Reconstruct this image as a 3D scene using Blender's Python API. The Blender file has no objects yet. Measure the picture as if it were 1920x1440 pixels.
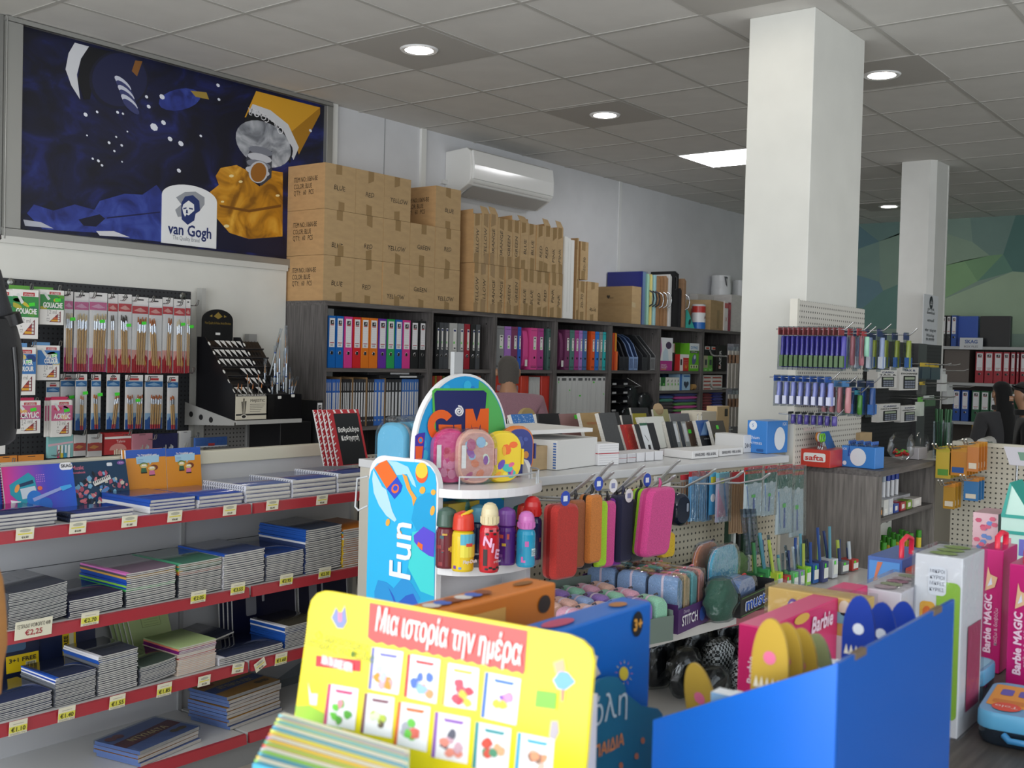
import bpy,bmesh,math,random
from mathutils import Vector as V,Matrix as MX
random.seed(7)
rnd=random.uniform
SC=bpy.context.scene
COL=SC.collection
PI=math.pi
# ---------------------------------------------------------------- camera
FPX,YAW,PITCH,ROLL=2049.868,0.914495548,-0.0243408,0.0251449
CAMH,CEIL=1.5,3.113
cy,sy,cp,sp,cr,sr=math.cos(YAW),math.sin(YAW),math.cos(PITCH),math.sin(PITCH),math.cos(ROLL),math.sin(ROLL)
FW=V((sy*cp,cy*cp,sp));R0=V((cy,-sy,0));U0=R0.cross(FW)
RT=R0*cr+U0*sr;UP=-R0*sr+U0*cr
CAM=V((0,0,CAMH))
cd=bpy.data.cameras.new('camera');cam=bpy.data.objects.new('camera',cd);COL.objects.link(cam)
rm=MX((RT,UP,-FW)).transposed().to_4x4();rm.translation=CAM
cam.matrix_world=rm
cd.sensor_width=36.0;cd.lens=FPX/1920*36.0;cd.clip_start=0.05
cd.dof.use_dof=True;cd.dof.focus_distance=4.6;cd.dof.aperture_fstop=9.0
SC.camera=cam
# ---------------------------------------------------------------- light
w=bpy.data.worlds.new('daylight');SC.world=w;w.use_nodes=True
bg=w.node_tree.nodes['Background'];bg.inputs[0].default_value=(0.86,0.93,1.0,1);bg.inputs[1].default_value=1.6
def area(name,loc,direction,sx,sy_,power,col=(1,1,1)):
 l=bpy.data.lights.new(name,'AREA');l.shape='RECTANGLE';l.size=sx;l.size_y=sy_;l.energy=power;l.color=col
 o=bpy.data.objects.new(name,l);COL.objects.link(o);o.location=loc
 o.rotation_euler=V(direction).to_track_quat('-Z','Y').to_euler()
 return o
area('storefront_daylight',(-2.3,0.6,1.55),(1,0,0.18),7.2,2.6,290,(0.96,0.98,1.0))
area('side_window_daylight',(3.0,-3.9,1.7),(0,1,0.2),9.0,2.4,72,(0.96,0.98,1.0))
SC.view_settings.view_transform='Standard';SC.view_settings.look='None'
SC.view_settings.exposure=-0.22;SC.view_settings.gamma=1.0
SC.view_settings.use_curve_mapping=False
# ---------------------------------------------------------------- pixel rays onto real planes
def ray(x,y):return FW+RT*((x-960)/FPX)- UP*((y-720)/FPX)
def pY(x,y,Y):d=ray(x,y);return CAM+d*(Y/d.y)
def pX(x,y,X):d=ray(x,y);return CAM+d*(X/d.x)
def pZ(x,y,Z):d=ray(x,y);return CAM+d*((Z-CAMH)/d.z)
# ---------------------------------------------------------------- materials
MATS={}
def lin(h):
 h=h.lstrip('#');c=[int(h[i:i+2],16)/255 for i in (0,2,4)]
 return [x/12.92 if x <= 0.04045 else ((x+0.055)/1.055)**2.4 for x in c]+[1]
def mt(key):
 """'#rrggbb' + optional finish: :g gloss :m matte :M metal :k cardboard :w wood :f fabric :e<strength> lamp :c clear film :n paper grain"""
 if key in MATS:return MATS[key]
 hx,_,fin=key.partition(':')
 m=bpy.data.materials.new('mat_'+key.replace('#','').replace(':','_'));m.use_nodes=True
 nt=m.node_tree;b=nt.nodes['Principled BSDF'];L=nt.links.new
 c=lin(hx);b.inputs['Base Color'].default_value=c;b.inputs['Roughness'].default_value=0.5
 m.diffuse_color=c
 def noise(scale,detail=3,vec=None,stretch=None):
  tc=nt.nodes.new('ShaderNodeTexCoord');n=nt.nodes.new('ShaderNodeTexNoise')
  n.inputs['Scale'].default_value=scale;n.inputs['Detail'].default_value=detail
  if stretch:
   mp=nt.nodes.new('ShaderNodeMapping');mp.inputs['Scale'].default_value=stretch
   L(tc.outputs['Object'],mp.inputs[0]);L(mp.outputs[0],n.inputs['Vector'])
  else:L(tc.outputs['Object'],n.inputs['Vector'])
  return n
 def vary(n,lo,hi,p0=0.3,p1=0.7):
  r=nt.nodes.new('ShaderNodeValToRGB');r.color_ramp.elements[0].position=p0;r.color_ramp.elements[1].position=p1
  r.color_ramp.elements[0].color=[min(1,x*lo) for x in c[:3]]+[1];r.color_ramp.elements[1].color=[min(1,x*hi) for x in c[:3]]+[1]
  L(n.outputs['Fac'],r.inputs[0]);L(r.outputs[0],b.inputs['Base Color'])
 def bump(n,s,d=0.002):
  bp=nt.nodes.new('ShaderNodeBump');bp.inputs['Strength'].default_value=s;bp.inputs['Distance'].default_value=d
  L(n.outputs['Fac'],bp.inputs['Height']);L(bp.outputs[0],b.inputs['Normal'])
 if fin=='g':b.inputs['Roughness'].default_value=0.12;b.inputs['Coat Weight'].default_value=0.4
 elif fin=='s':b.inputs['Roughness'].default_value=0.3
 elif fin=='m':b.inputs['Roughness'].default_value=0.85
 elif fin=='M':b.inputs['Metallic'].default_value=1;b.inputs['Roughness'].default_value=0.25
 elif fin=='A':b.inputs['Metallic'].default_value=0.7;b.inputs['Roughness'].default_value=0.45
 elif fin=='k':
  b.inputs['Roughness'].default_value=0.75;n=noise(14,4,stretch=(1,1,3));vary(n,0.93,1.06)
 elif fin=='w':
  b.inputs['Roughness'].default_value=0.55;n=noise(9,6,stretch=(9,9,0.6));vary(n,0.6,1.35);bump(n,0.15)
 elif fin=='wx':
  b.inputs['Roughness'].default_value=0.55;n=noise(9,6,stretch=(0.6,9,9));vary(n,0.6,1.35);bump(n,0.15)
 elif fin=='f':
  b.inputs['Roughness'].default_value=0.9;n=noise(350,2);vary(n,0.8,1.15);bump(n,0.3,0.001)
  b.inputs['Sheen Weight'].default_value=0.2
 elif fin=='n':
  b.inputs['Roughness'].default_value=0.9;n=noise(60,2,stretch=(0.6,0.6,40));vary(n,0.8,1.05,0.4,0.6)
 elif fin=='t':
  b.inputs['Roughness'].default_value=0.9;n=noise(5,5);vary(n,0.965,1.03)
 elif fin in ('px','py'):
  b.inputs['Roughness'].default_value=0.6;tc=nt.nodes.new('ShaderNodeTexCoord');sp=nt.nodes.new('ShaderNodeSeparateXYZ');L(tc.outputs['Object'],sp.inputs[0])
  def mth(op,a,v=None):
   q=nt.nodes.new('ShaderNodeMath');q.operation=op
   for i_,x_ in enumerate((a,v)):
    if x_ is None:continue
    if isinstance(x_,(int,float)):q.inputs[i_].default_value=x_
    else:L(x_,q.inputs[i_])
   return q.outputs[0]
  ds=[]
  for ax in (('X' if fin=='px' else 'Y'),'Z'):
   ds.append(mth('POWER',mth('SUBTRACT',mth('FRACT',mth('MULTIPLY',sp.outputs[ax],40.0)),0.5),2.0))
  h_=mth('LESS_THAN',mth('ADD',ds[0],ds[1]),0.035)
  mx=nt.nodes.new('ShaderNodeMix');mx.data_type='RGBA';mx.inputs['A'].default_value=c;mx.inputs['B'].default_value=[x*0.12 for x in c[:3]]+[1]
  L(h_,mx.inputs['Factor']);L(mx.outputs['Result'],b.inputs['Base Color'])
 elif fin.startswith('e'):
  b.inputs['Emission Color'].default_value=c;b.inputs['Emission Strength'].default_value=float(fin[1:])
 elif fin in ('c','cw','cb'):
  out=nt.nodes['Material Output']
  g=nt.nodes.new('ShaderNodeBsdfGlossy');g.inputs['Roughness'].default_value=0.12
  g.inputs['Color'].default_value=(0.95,0.96,0.97,1)
  t=nt.nodes.new('ShaderNodeBsdfTransparent');t.inputs['Color'].default_value=c
  fz=nt.nodes.new('ShaderNodeFresnel');fz.inputs['IOR'].default_value=1.35
  mx=nt.nodes.new('ShaderNodeMixShader')
  if fin != 'cb':
   n=noise(30 if fin=='c' else 22,3);bp=nt.nodes.new('ShaderNodeBump');bp.inputs['Strength'].default_value=0.6;bp.inputs['Distance'].default_value=0.012
   L(n.outputs['Fac'],bp.inputs['Height']);L(bp.outputs[0],g.inputs['Normal'])
  ad=nt.nodes.new('ShaderNodeMath');ad.operation='MULTIPLY_ADD';ad.inputs[1].default_value=0.4;ad.inputs[2].default_value=0.015;ad.use_clamp=True
  L(fz.outputs[0],ad.inputs[0])
  L(ad.outputs[0],mx.inputs[0]);L(t.outputs[0],mx.inputs[1]);L(g.outputs[0],mx.inputs[2]);L(mx.outputs[0],out.inputs[0])
 MATS[key]=m
 return m
# ---------------------------------------------------------------- mesh collector
TXT={}
def textmesh(s):
 if s in TXT:return TXT[s]
 c=bpy.data.curves.new('t','FONT');c.body=s;c.size=1.0;c.resolution_u=2;c.fill_mode='FRONT'
 o=bpy.data.objects.new('t',c);COL.objects.link(o)
 me=o.to_mesh()
 vs=[(v.co.x,v.co.y) for v in me.vertices];fs=[tuple(p.vertices) for p in me.polygons]
 o.to_mesh_clear();bpy.data.objects.remove(o);bpy.data.curves.remove(c)
 if not vs:vs=[(0,0)]
 x0=min(v[0] for v in vs);x1=max(v[0] for v in vs);y0=min(v[1] for v in vs);y1=max(v[1] for v in vs)
 TXT[s]=(vs,fs,x0,x1,y0,y1)
 return TXT[s]
class Fr:
 def __init__(s,o,u,v):s.o=V(o);s.u=V(u).normalized();s.v=V(v).normalized();s.n=s.u.cross(s.v).normalized()
 def p(s,x,y,l=0.0):return s.o+s.u*x+s.v*y+s.n*l
def front(x,y,z):return Fr((x,y,z),(1,0,0),(0,0,1))
def left(x,y,z):return Fr((x,y,z),(0,-1,0),(0,0,1))
def top(x,y,z):return Fr((x,y,z),(1,0,0),(0,1,0))
def ell(cx,cy_,rx,ry,n=20,a0=0.0,a1=2*PI,rot=0.0):
 out=[]
 full=abs(a1-a0-2*PI)<1e-6
 for i in range(n if full else n+1):
  a=a0+(a1-a0)*i/n;x,y=rx*math.cos(a),ry*math.sin(a)
  out.append((cx+x*math.cos(rot)-y*math.sin(rot),cy_+x*math.sin(rot)+y*math.cos(rot)))
 return out
def rrect(x0,y0,x1,y1,r,n=5):
 out=[]
 for cx,cz,a in ((x1-r,y1-r,0),(x0+r,y1-r,PI/2),(x0+r,y0+r,PI),(x1-r,y0+r,1.5*PI)):
  out += ell(cx,cz,r,r,n,a,a+PI/2)
 return out
def rect(x0,y0,x1,y1):return [(x0,y0),(x1,y0),(x1,y1),(x0,y1)]
class M:
 def __init__(s):s.v=[];s.f=[];s.m=[];s.ks=[];s.sm=[]
 def k(s,key):
  if key not in s.ks:s.ks.append(key)
  return s.ks.index(key)
 def face(s,pts,key,smooth=False):
  b=len(s.v);s.v += [V(p) for p in pts];s.f.append(tuple(range(b,b+len(pts))));s.m.append(s.k(key));s.sm.append(smooth)
 def faces(s,vs,fs,key,smooth=False):
  b=len(s.v);s.v += [V(p) for p in vs];k=s.k(key)
  for f in fs:s.f.append(tuple(b+i for i in f));s.m.append(k);s.sm.append(smooth)
 def box(s,x0,y0,z0,x1,y1,z1,key,keys=None):
  P=[(x0,y0,z0),(x1,y0,z0),(x1,y1,z0),(x0,y1,z0),(x0,y0,z1),(x1,y0,z1),(x1,y1,z1),(x0,y1,z1)]
  F=[(0,3,2,1),(4,5,6,7),(0,1,5,4),(1,2,6,5),(2,3,7,6),(3,0,4,7)]
  if not keys:s.faces(P,F,key)
  else:
   b=len(s.v);s.v += [V(p) for p in P]
   for n,f in zip('btfrkl',F):s.f.append(tuple(b+i for i in f));s.m.append(s.k(keys.get(n,key)));s.sm.append(False)
  return s
 def prism(s,fr,pts,d0,d1,key,side=None,smooth=False):
  """polygon pts in frame fr (counter-clockwise seen from outside), from depth d0 to d1 along n"""
  n=len(pts);a=[fr.p(x,y,d0) for x,y in pts];b=[fr.p(x,y,d1) for x,y in pts]
  s.face(b,key);s.face(a[::-1],key)
  s.faces(a+b,[(i,(i+1)% n,n+(i+1)% n,n+i) for i in range(n)],side or key,smooth)
  return s
 def poly(s,fr,pts,key,l=0.0006):s.face([fr.p(x,y,l) for x,y in pts],key);return s
 def text(s,fr,st,x,y,size,key,al='c',sx=1.0,l=0.001,sl=0.0,bold=0.0,wig=0.0,vert=False,va='m',width=None):
  vs,fs,x0,x1,y0,y1=textmesh(st)
  k=size
  if width:sx=width/max(1e-6,(x1-x0)*k)
  ox={'c':(x0+x1)/2,'l':x0,'r':x1}[al];oy={'m':(y0+y1)/2,'b':0,'t':y1}[va]
  out=[]
  for vx,vy in vs:
   a,b=(vx-ox)*k*sx,(vy-oy)*k
   if wig:b += math.sin(vx*5.0)*wig*k
   a += sl*b
   if vert:a,b=-b,a
   out.append(fr.p(x+a,y+b,l))
  s.faces(out,fs,key)
  if bold:
   for i_,(dx,dy) in enumerate(((bold,0),(0,bold),(bold,bold),(-bold,0),(0,-bold))):
    s.faces([q+fr.u*dx*k+fr.v*dy*k+fr.n*(.00008*(i_+1)) for q in out],fs,key)
  return s
 def tube(s,pts,r,key,n=6,cap=True,close=False):
  pts=[V(p) for p in pts];rs=r if isinstance(r,(list,tuple)) else [r]*len(pts)
  N=len(pts);vs=[];prev=None
  for i,p in enumerate(pts):
   if close:t=(pts[(i+1)% N]-pts[i-1]).normalized()
   else:t=((pts[min(i+1,N-1)]-p).normalized()+(p-pts[max(i-1,0)]).normalized())
   if t.length<1e-9:t=V((0,0,1))
   t.normalize()
   if prev is None:a=t.orthogonal().normalized()
   else:
    a=prev-t*prev.dot(t)
    a=a.normalized() if a.length>1e-6 else t.orthogonal().normalized()
   prev=a;b=t.cross(a)
   for j in range(n):q=2*PI*j/n;vs.append(p+(a*math.cos(q)+b*math.sin(q))*rs[i])
  fs=[]
  for i in range(N if close else N-1):
   i2=(i+1)% N
   for j in range(n):j2=(j+1)% n;fs.append((i*n+j,i*n+j2,i2*n+j2,i2*n+j))
  s.faces(vs,fs,key,True)
  if cap and not close:
   s.face(vs[:n][::-1],key);s.face(vs[-n:],key)
  return s
 def lathe(s,prof,key,c=(0,0,0),n=20,ax=None,keys=None,sxy=(1,1)):
  """prof [(r, z)...]; ax optional (u, v, w) axes"""
  u,v,w_=ax or (V((1,0,0)),V((0,1,0)),V((0,0,1)));c=V(c)
  for i in range(len(prof)-1):
   (ra,za),(rb,zb)=prof[i],prof[i+1]
   vs=[]
   for r_,z_ in ((ra,za),(rb,zb)):
    for j in range(n):q=2*PI*j/n;vs.append(c+u*(r_*math.cos(q)*sxy[0])+v*(r_*math.sin(q)*sxy[1])+w_*z_)
   s.faces(vs,[(j,(j+1)% n,n+(j+1)% n,n+j) for j in range(n)],keys[i] if keys else key,True)
  return s
 def loft(s,rings,key,smooth=True,cap=True,close=True):
  n=len(rings[0]);vs=[V(p) for r_ in rings for p in r_];fs=[]
  for i in range(len(rings)-1):
   for j in range(n if close else n-1):j2=(j+1)% n;fs.append((i*n+j,i*n+j2,(i+1)*n+j2,(i+1)*n+j))
  s.faces(vs,fs,key,smooth)
  if cap:s.face(rings[0][::-1],key,False);s.face(rings[-1],key,False)
  return s
 def build(s,name,parent=None,label=None,cat=None,group=None,kind=None,world=False,bev=0.0,weld=False,sub=0,loc=None,rz=0.0,org=True):
  me=bpy.data.meshes.new(name)
  vs=[V(p) for p in s.v]
  off=V((0,0,0))
  if parent is not None and world:
   inv=(MX.Translation(wloc(parent)) @ MX.Rotation(parent.get('_rz',0.0),4,'Z')).inverted();vs=[inv @ p for p in vs]
  elif parent is None and loc is None and org and vs:
   xs=[p.x for p in vs];ys=[p.y for p in vs];zs=[p.z for p in vs]
   off=V(((min(xs)+max(xs))/2,(min(ys)+max(ys))/2,min(zs)));vs=[p-off for p in vs]
  me.from_pydata(vs,[],s.f);me.update()
  for k in s.ks:me.materials.append(mt(k))
  for p,mi,sm in zip(me.polygons,s.m,s.sm):p.material_index=mi;p.use_smooth=sm
  if bev or weld:
   bm=bmesh.new();bm.from_mesh(me);bmesh.ops.remove_doubles(bm,verts=bm.verts,dist=1e-5)
   if bev:
    es=[e for e in bm.edges if len(e.link_faces)==2 and e.calc_face_angle(0)>0.6]
    bmesh.ops.bevel(bm,geom=es,offset=bev,segments=2,profile=0.5,affect='EDGES',clamp_overlap=True)
   bm.to_mesh(me);bm.free()
  o=bpy.data.objects.new(name,me);COL.objects.link(o)
  if parent is not None:o.parent=parent
  o.location=V(loc) if loc is not None else off
  if rz:o.rotation_euler=(0,0,rz)
  if sub:
   md=o.modifiers.new('sub','SUBSURF');md.levels=sub;md.render_levels=sub
  tag(o,label,cat,group,kind)
  return o
def wloc(o):return V(o.location) if o.parent is None else V(o.location)+wloc(o.parent)
def tag(o,label=None,cat=None,group=None,kind=None):
 for k,v in (('label',label),('category',cat),('group',group),('kind',kind)):
  if v:o[k]=v
 return o
def thing(name,label,cat,loc=(0,0,0),rz=0.0,group=None):
 o=bpy.data.objects.new(name,None);o.empty_display_size=0.05;COL.objects.link(o);o.location=loc
 o.rotation_euler=(0,0,rz);o['_rz']=rz
 return tag(o,label,cat,group)
def dup(root,loc=None,rz=None,label=None,group=None,rot=None):
 r=root.copy();COL.objects.link(r)
 if loc is not None:r.location=loc
 if rz is not None:r.rotation_euler=(0,0,rz)
 if rot is not None:r.rotation_euler=rot
 for ch in list(root.children):
  c=ch.copy();COL.objects.link(c);c.parent=r
  for g in ch.children:d=g.copy();COL.objects.link(d);d.parent=c
 return tag(r,label,None,group)
def struct(m,name,**kw):return m.build(name,kind='structure',**kw)
class PxY:
 def __init__(s,Y):s.Y=Y
 def P(s,x,y,l=0.0):q=pY(x,y,s.Y);return V((q.x,q.y-l,q.z))
class PxX:
 def __init__(s,X):s.X=X
 def P(s,x,y,l=0.0):q=pX(x,y,s.X);return V((q.x-l,q.y,q.z))
def pxp(m,pl,pts,key,l=0.001):
 m.face([pl.P(x,y,l) for x,y in pts][::-1],key)
# ================================================================ room shell
WX0,WX1,WY0,WY1=-2.4,12.25,-4.0,5.32
m=M();m.box(WX0,WY0,-0.1,WX1,WY1,0,'#b9b4aa:t');struct(m,'floor')
m=M();m.box(WX0,WY0,CEIL,WX1,WY1,CEIL+0.1,'#d6d4d0:t');struct(m,'ceiling')
m=M()
GX0,GY0=2.766,4.858
for k in range(-8,17):
 x=GX0+0.6*k
 if WX0<x<WX1:m.box(x-0.011,WY0,CEIL-0.004,x+0.011,WY1,CEIL-0.0005,'#b6b4af:m')
for k in range(-1,15):
 y=GY0-0.6*k
 if WY0<y<WY1:m.box(WX0,y-0.011,CEIL-0.0035,WX1,y+0.011,CEIL-0.0004,'#b6b4af:m')
struct(m,'trim_1')
m=M();m.box(WX0,WY1,0,WX1,WY1+0.12,CEIL,'#d9dadd:t');struct(m,'wall_back')
m=M()
m.box(WX1,WY0,0,WX1+0.12,WY1,CEIL,'#93aa9d:t')
struct(m,'wall_end')
m=M();E=PxX(WX1)
def ec(pts,key):
 pxp(m,E,[(1480+x/4.364,250+y/4.364) for x,y in pts],key,0.002)
ec([(560,740),(900,720),(900,830),(735,885)],'#7d9a95:t')
ec([(560,745),(735,885),(560,948)],'#6c8d96:t')
ec([(735,885),(905,815),(905,1230),(765,1290)],'#93ac9d:t')
ec([(560,948),(735,885),(740,1215),(560,1160)],'#88a49c:t')
ec([(555,1160),(735,1215),(768,1288),(600,1430),(555,1430)],'#7798a4:t')
ec([(768,1288),(905,1230),(905,1600),(600,1600),(600,1430)],'#749a92:t')
ec([(1255,690),(1480,690),(1500,890),(1255,810)],'#8fa79b:t')
ec([(1255,810),(1500,890),(1640,1000),(1240,1090)],'#99b09c:t')
ec([(1480,690),(1860,650),(1750,990),(1640,1000),(1500,890)],'#829c94:t')
ec([(1860,650),(1960,640),(1960,1140),(1830,1130),(1750,990)],'#648983:t')
ec([(1240,1090),(1430,1040),(1540,1210),(1230,1370)],'#93b98c:t')
ec([(1430,1040),(1640,1000),(1750,990),(1540,1210)],'#86ac84:t')
ec([(1750,990),(1830,1130),(1540,1210)],'#749c8b:t')
ec([(1830,1130),(1960,1140),(1960,1640),(1220,1640),(1230,1370)],'#adc4a8:t')
struct(m,'trim_2',org=False)
m=M()
m.box(WX0-0.12,WY0,0,WX0,WY1,0.25,'#d0cfca:t');m.box(WX0-0.12,WY0,2.85,WX0,WY1,CEIL,'#d0cfca:t')
m.box(WX0-0.12,4.2,0.25,WX0,WY1,2.85,'#d0cfca:t')
for y in (-4.0,-2.0,0.0,2.0,4.0):m.box(WX0-0.1,y,0.25,WX0-0.02,y+0.07,2.85,'#9a9a98:A')
struct(m,'wall_storefront')
m=M()
m.box(WX0,WY0-0.12,0,WX1,WY0,0.45,'#d0cfca:t');m.box(WX0,WY0-0.12,2.9,WX1,WY0,CEIL,'#d0cfca:t')
m.box(7.6,WY0-0.12,0.45,WX1,WY0,2.9,'#d0cfca:t')
for x in (-2.4,-0.4,1.6,3.6,5.6):m.box(x,WY0-0.1,0.45,x+0.07,WY0-0.02,2.9,'#9a9a98:A')
struct(m,'wall_window_side')
m=M();m.box(4.74,1.98,0,5.37,2.30,CEIL,'#d6d6d0:t');struct(m,'column',label='square white column rising behind the central gondola',bev=0.004)
m=M()
fr=top(0,0,0)
m.prism(fr,[(8.70,2.66),(8.74,2.62),(9.02,2.62),(9.02,2.88),(8.70,2.88)],0,CEIL,'#dcdcd8:t')
m.box(9.02,2.615,0,9.04,2.64,CEIL,'#e2e2de:m')
struct(m,'column',label='white column with chamfered corner carrying a paper notice')
m=M()
a=pY(613,260,WY1);b=pY(627,260,WY1);m.box(a.x,WY1-0.03,0,b.x,WY1,CEIL,'#e6e6e2:m');struct(m,'trim_3')
m=M()
a=pY(721,260,WY1);m.box(a.x-0.004,WY1-0.002,0,a.x+0.004,WY1,CEIL,'#a2a4a6:m')
for px in (1161,):q=pY(px,420,WY1);m.box(q.x-0.02,WY1-0.008,0,q.x+0.02,WY1,CEIL,'#dfe0e0:m')
struct(m,'trim_4')
m=M();a=pY(787,270,WY1);b=pY(796,270,WY1);m.box(a.x,WY1-0.02,1.8,b.x,WY1,CEIL,'#e8e8e4:m');m.build('cable_trunking',label='white vertical cable trunking on the back wall left of air conditioner',cat='trunking')
m=M();m.box(WX0,WY1-0.04,0,4.53,WY1,2.02,'#dcdcd6:t');m.box(WX0,WY1-0.055,2.0,4.53,WY1-0.04,2.035,'#cfcfca:m');struct(m,'trim_5')
# ---------------------------------------------------------------- ceiling lamps
def downlight(x,y,lab):
 t=thing('ceiling_downlight',lab,'ceiling light',(x,y,CEIL),group=None)
 m=M();m.box(-0.286,-0.286,-0.006,0.286,0.286,0.0,'#b4b1ac:m');m.build('mounting_panel',t)
 m=M();m.lathe([(0.075,-0.006),(0.075,-0.012),(0.095,-0.014),(0.102,-0.006)],'#ededed:s',n=32);m.build('trim_ring',t)
 m=M();m.face([V((0.078*math.cos(-q*PI/16),0.078*math.sin(-q*PI/16),-0.0105)) for q in range(32)],'#fff6e8:e42');m.build('diffuser',t)
 return t
downlight(4.266,3.958,'round downlight in the ceiling nearest the paint tube poster')
downlight(6.066,3.958,'round downlight in the ceiling between air conditioner and bright square panel')
downlight(6.02,2.12,'round downlight beside the right edge of the large white column')
downlight(10.98,3.75,'distant downlight low behind the chamfered white column')
for x,y in ((4.266,2.158),(2.466,3.958),(2.466,2.158),(6.066,.358),(4.266,.358)):downlight(x,y,'round downlight in the ceiling row above the photo edge')['group']='added fill downlights above the photo edge'  # unseen downlights on the same grid, added to raise the fill light
t=thing('ceiling_panel_light','bright square panel light flush in the ceiling left of the large column','ceiling light',(7.866,3.958,CEIL))
m=M();m.box(-0.298,-0.298,-0.006,0.298,0.298,0,'#f0f0f0:s');m.build('frame',t)
m=M();m.face([(-0.285,-0.285,-0.0075),(-0.285,0.285,-0.0075),(0.285,0.285,-0.0075),(0.285,-0.285,-0.0075)],'#fdfdff:e14');m.build('diffuser',t)
# ---------------------------------------------------------------- air conditioner
t=thing('air_conditioner','white split air conditioner high on the back wall above the boxes','air conditioner',(6.55,WY1,2.68))
prof=[(0,0.31),(-0.2,0.325),(-0.235,0.30),(-0.25,0.20),(-0.245,0.09),(-0.22,0.06),(-0.10,-0.005),(0,0.0)]
m=M()
fr=Fr((-0.51,0,0),(0,-1,0),(0,0,1))
m.prism(fr,[(-y,z) for y,z in prof][::-1],0,-1.02,'#e9e9e6:s');m.build('housing',t,bev=0.008)
m=M();m.prism(Fr((-0.49,0,0),(0,-1,0),(0,0,1)),[(0.262,0.10),(0.266,0.20),(0.251,0.302),(0.235,0.302),(0.235,0.10)],0,-0.98,'#f2f2f0:g');m.build('front_panel',t)
m=M();m.face([(-0.46,-0.228,0.052),(-0.46,-0.11,-0.012),(0.46,-0.11,-0.012),(0.46,-0.228,0.052)][::-1],'#b9b9b7:s')
m.prism(Fr((-0.46,0,0),(0,-1,0),(0,0,1)),[(0.235,0.075),(0.238,0.083),(0.12,0.006),(0.115,-0.004)],0,-0.92,'#d6d6d4:s');m.build('air_flap',t)
m=M();m.box(-0.56,-0.03,0.07,-0.51,0,0.10,'#dcdcda:m');m.build('pipe_cover',t)
m=M();m.box(-0.40,-0.03,-0.10,0.45,0,0.0,'#d4d5d6:m');m.build('mounting_plate',t)
# ---------------------------------------------------------------- poster with frame
PL=PxY(5.30)
m=M()
def g1(pts):return [(x/3,y/3) for x,y in pts]
def bar(pts,key='#a5a5a2:A',l=0.02):pxp(m,PxY(5.30),pts,key,l)
TL,TR,BL_,BR_=pY(40,52,5.30),pY(604,195,5.30),pY(44,425,5.30),pY(604,502,5.30)
px0,px1,pz0,pz1=2.825,4.826,2.085,3.085
t=thing('wall_poster','large dark blue poster of paint tubes squeezing blue and yellow paint','poster',((px0+px1)/2,5.315,pz0))
m=M()
for a in ((px0-0.10,pz0-0.065,px1+0.055,pz0-0.012),(px0-0.10,pz1+0.0,px1+0.055,CEIL-0.004),(px0-0.10,pz0-0.012,px0-0.012,pz1),(px1+0.006,pz0-0.012,px1+0.055,pz1)):
 m.box(a[0],5.268,a[1],a[2],5.318,a[3],'#a8a8a4:A')
m.box(px0-0.10,5.262,pz0-0.065,px0-0.092,5.27,CEIL-0.01,'#8a8a88:A')
m.build('frame',t,world=True,bev=0.003)
m=M();m.box(px0-0.012,5.300,pz0-0.012,px1+0.006,5.312,pz1,'POSTER');
P3=PxY(5.300)
def pp(pts,key,l=0.001):pxp(m,P3,g1(pts),key,l)
def postermat():
 mm=bpy.data.materials.new('mat_poster_paint');mm.use_nodes=True;nt=mm.node_tree;b=nt.nodes['Principled BSDF'];L=nt.links.new
 tc=nt.nodes.new('ShaderNodeTexCoord');mp=nt.nodes.new('ShaderNodeMapping');mp.inputs['Scale'].default_value=(1.6,1,2.2);mp.inputs['Rotation'].default_value=(0,0.7,0)
 n=nt.nodes.new('ShaderNodeTexNoise');n.inputs['Scale'].default_value=2.0;n.inputs['Detail'].default_value=5;n.inputs['Distortion'].default_value=1.6
 r=nt.nodes.new('ShaderNodeValToRGB');el=r.color_ramp.elements
 el[0].position=0.38;el[0].color=lin('#080a20');el[1].position=0.86;el[1].color=lin('#2c4296')
 e=el.new(0.54);e.color=lin('#0e133a');e=el.new(0.66);e.color=lin('#172060')
 L(tc.outputs['Object'],mp.inputs[0]);L(mp.outputs[0],n.inputs['Vector']);L(n.outputs['Fac'],r.inputs[0]);L(r.outputs[0],b.inputs['Base Color'])
 b.inputs['Roughness'].default_value=0.45
 MATS['POSTER']=mm
cm=bpy.data.materials.new('mat_checker');cm.use_nodes=True;_n=cm.node_tree;_c=_n.nodes.new('ShaderNodeTexChecker');_c.inputs['Scale'].default_value=90;_c.inputs['Color1'].default_value=(.75,.75,.75,1);_c.inputs['Color2'].default_value=(.015,.015,.015,1);_t=_n.nodes.new('ShaderNodeTexCoord');_n.links.new(_t.outputs['Object'],_c.inputs[0]);_n.links.new(_c.outputs[0],_n.nodes['Principled BSDF'].inputs['Base Color']);MATS['CHECK']=cm
postermat()
def paintmat(key,c0,c1,c2):
 mm=bpy.data.materials.new('mat_'+key.lower());mm.use_nodes=True;nt=mm.node_tree;b=nt.nodes['Principled BSDF'];L=nt.links.new
 tc=nt.nodes.new('ShaderNodeTexCoord');n=nt.nodes.new('ShaderNodeTexNoise');n.inputs['Scale'].default_value=5;n.inputs['Detail'].default_value=3;n.inputs['Distortion'].default_value=2.0
 r=nt.nodes.new('ShaderNodeValToRGB');el=r.color_ramp.elements
 el[0].position=0.32;el[0].color=lin(c0);el[1].position=0.72;el[1].color=lin(c2);e=el.new(0.5);e.color=lin(c1)
 L(tc.outputs['Object'],n.inputs['Vector']);L(n.outputs['Fac'],r.inputs[0]);L(r.outputs[0],b.inputs['Base Color']);b.inputs['Roughness'].default_value=0.45
 MATS[key]=mm
paintmat('OCHRE','#8a5a10','#c98a1c','#e8b040')
paintmat('BLUEP','#1c2564','#2c3c90','#4256ac')
paintmat('STEEL','#50545c','#9a9ea6','#d8dae0')
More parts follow.
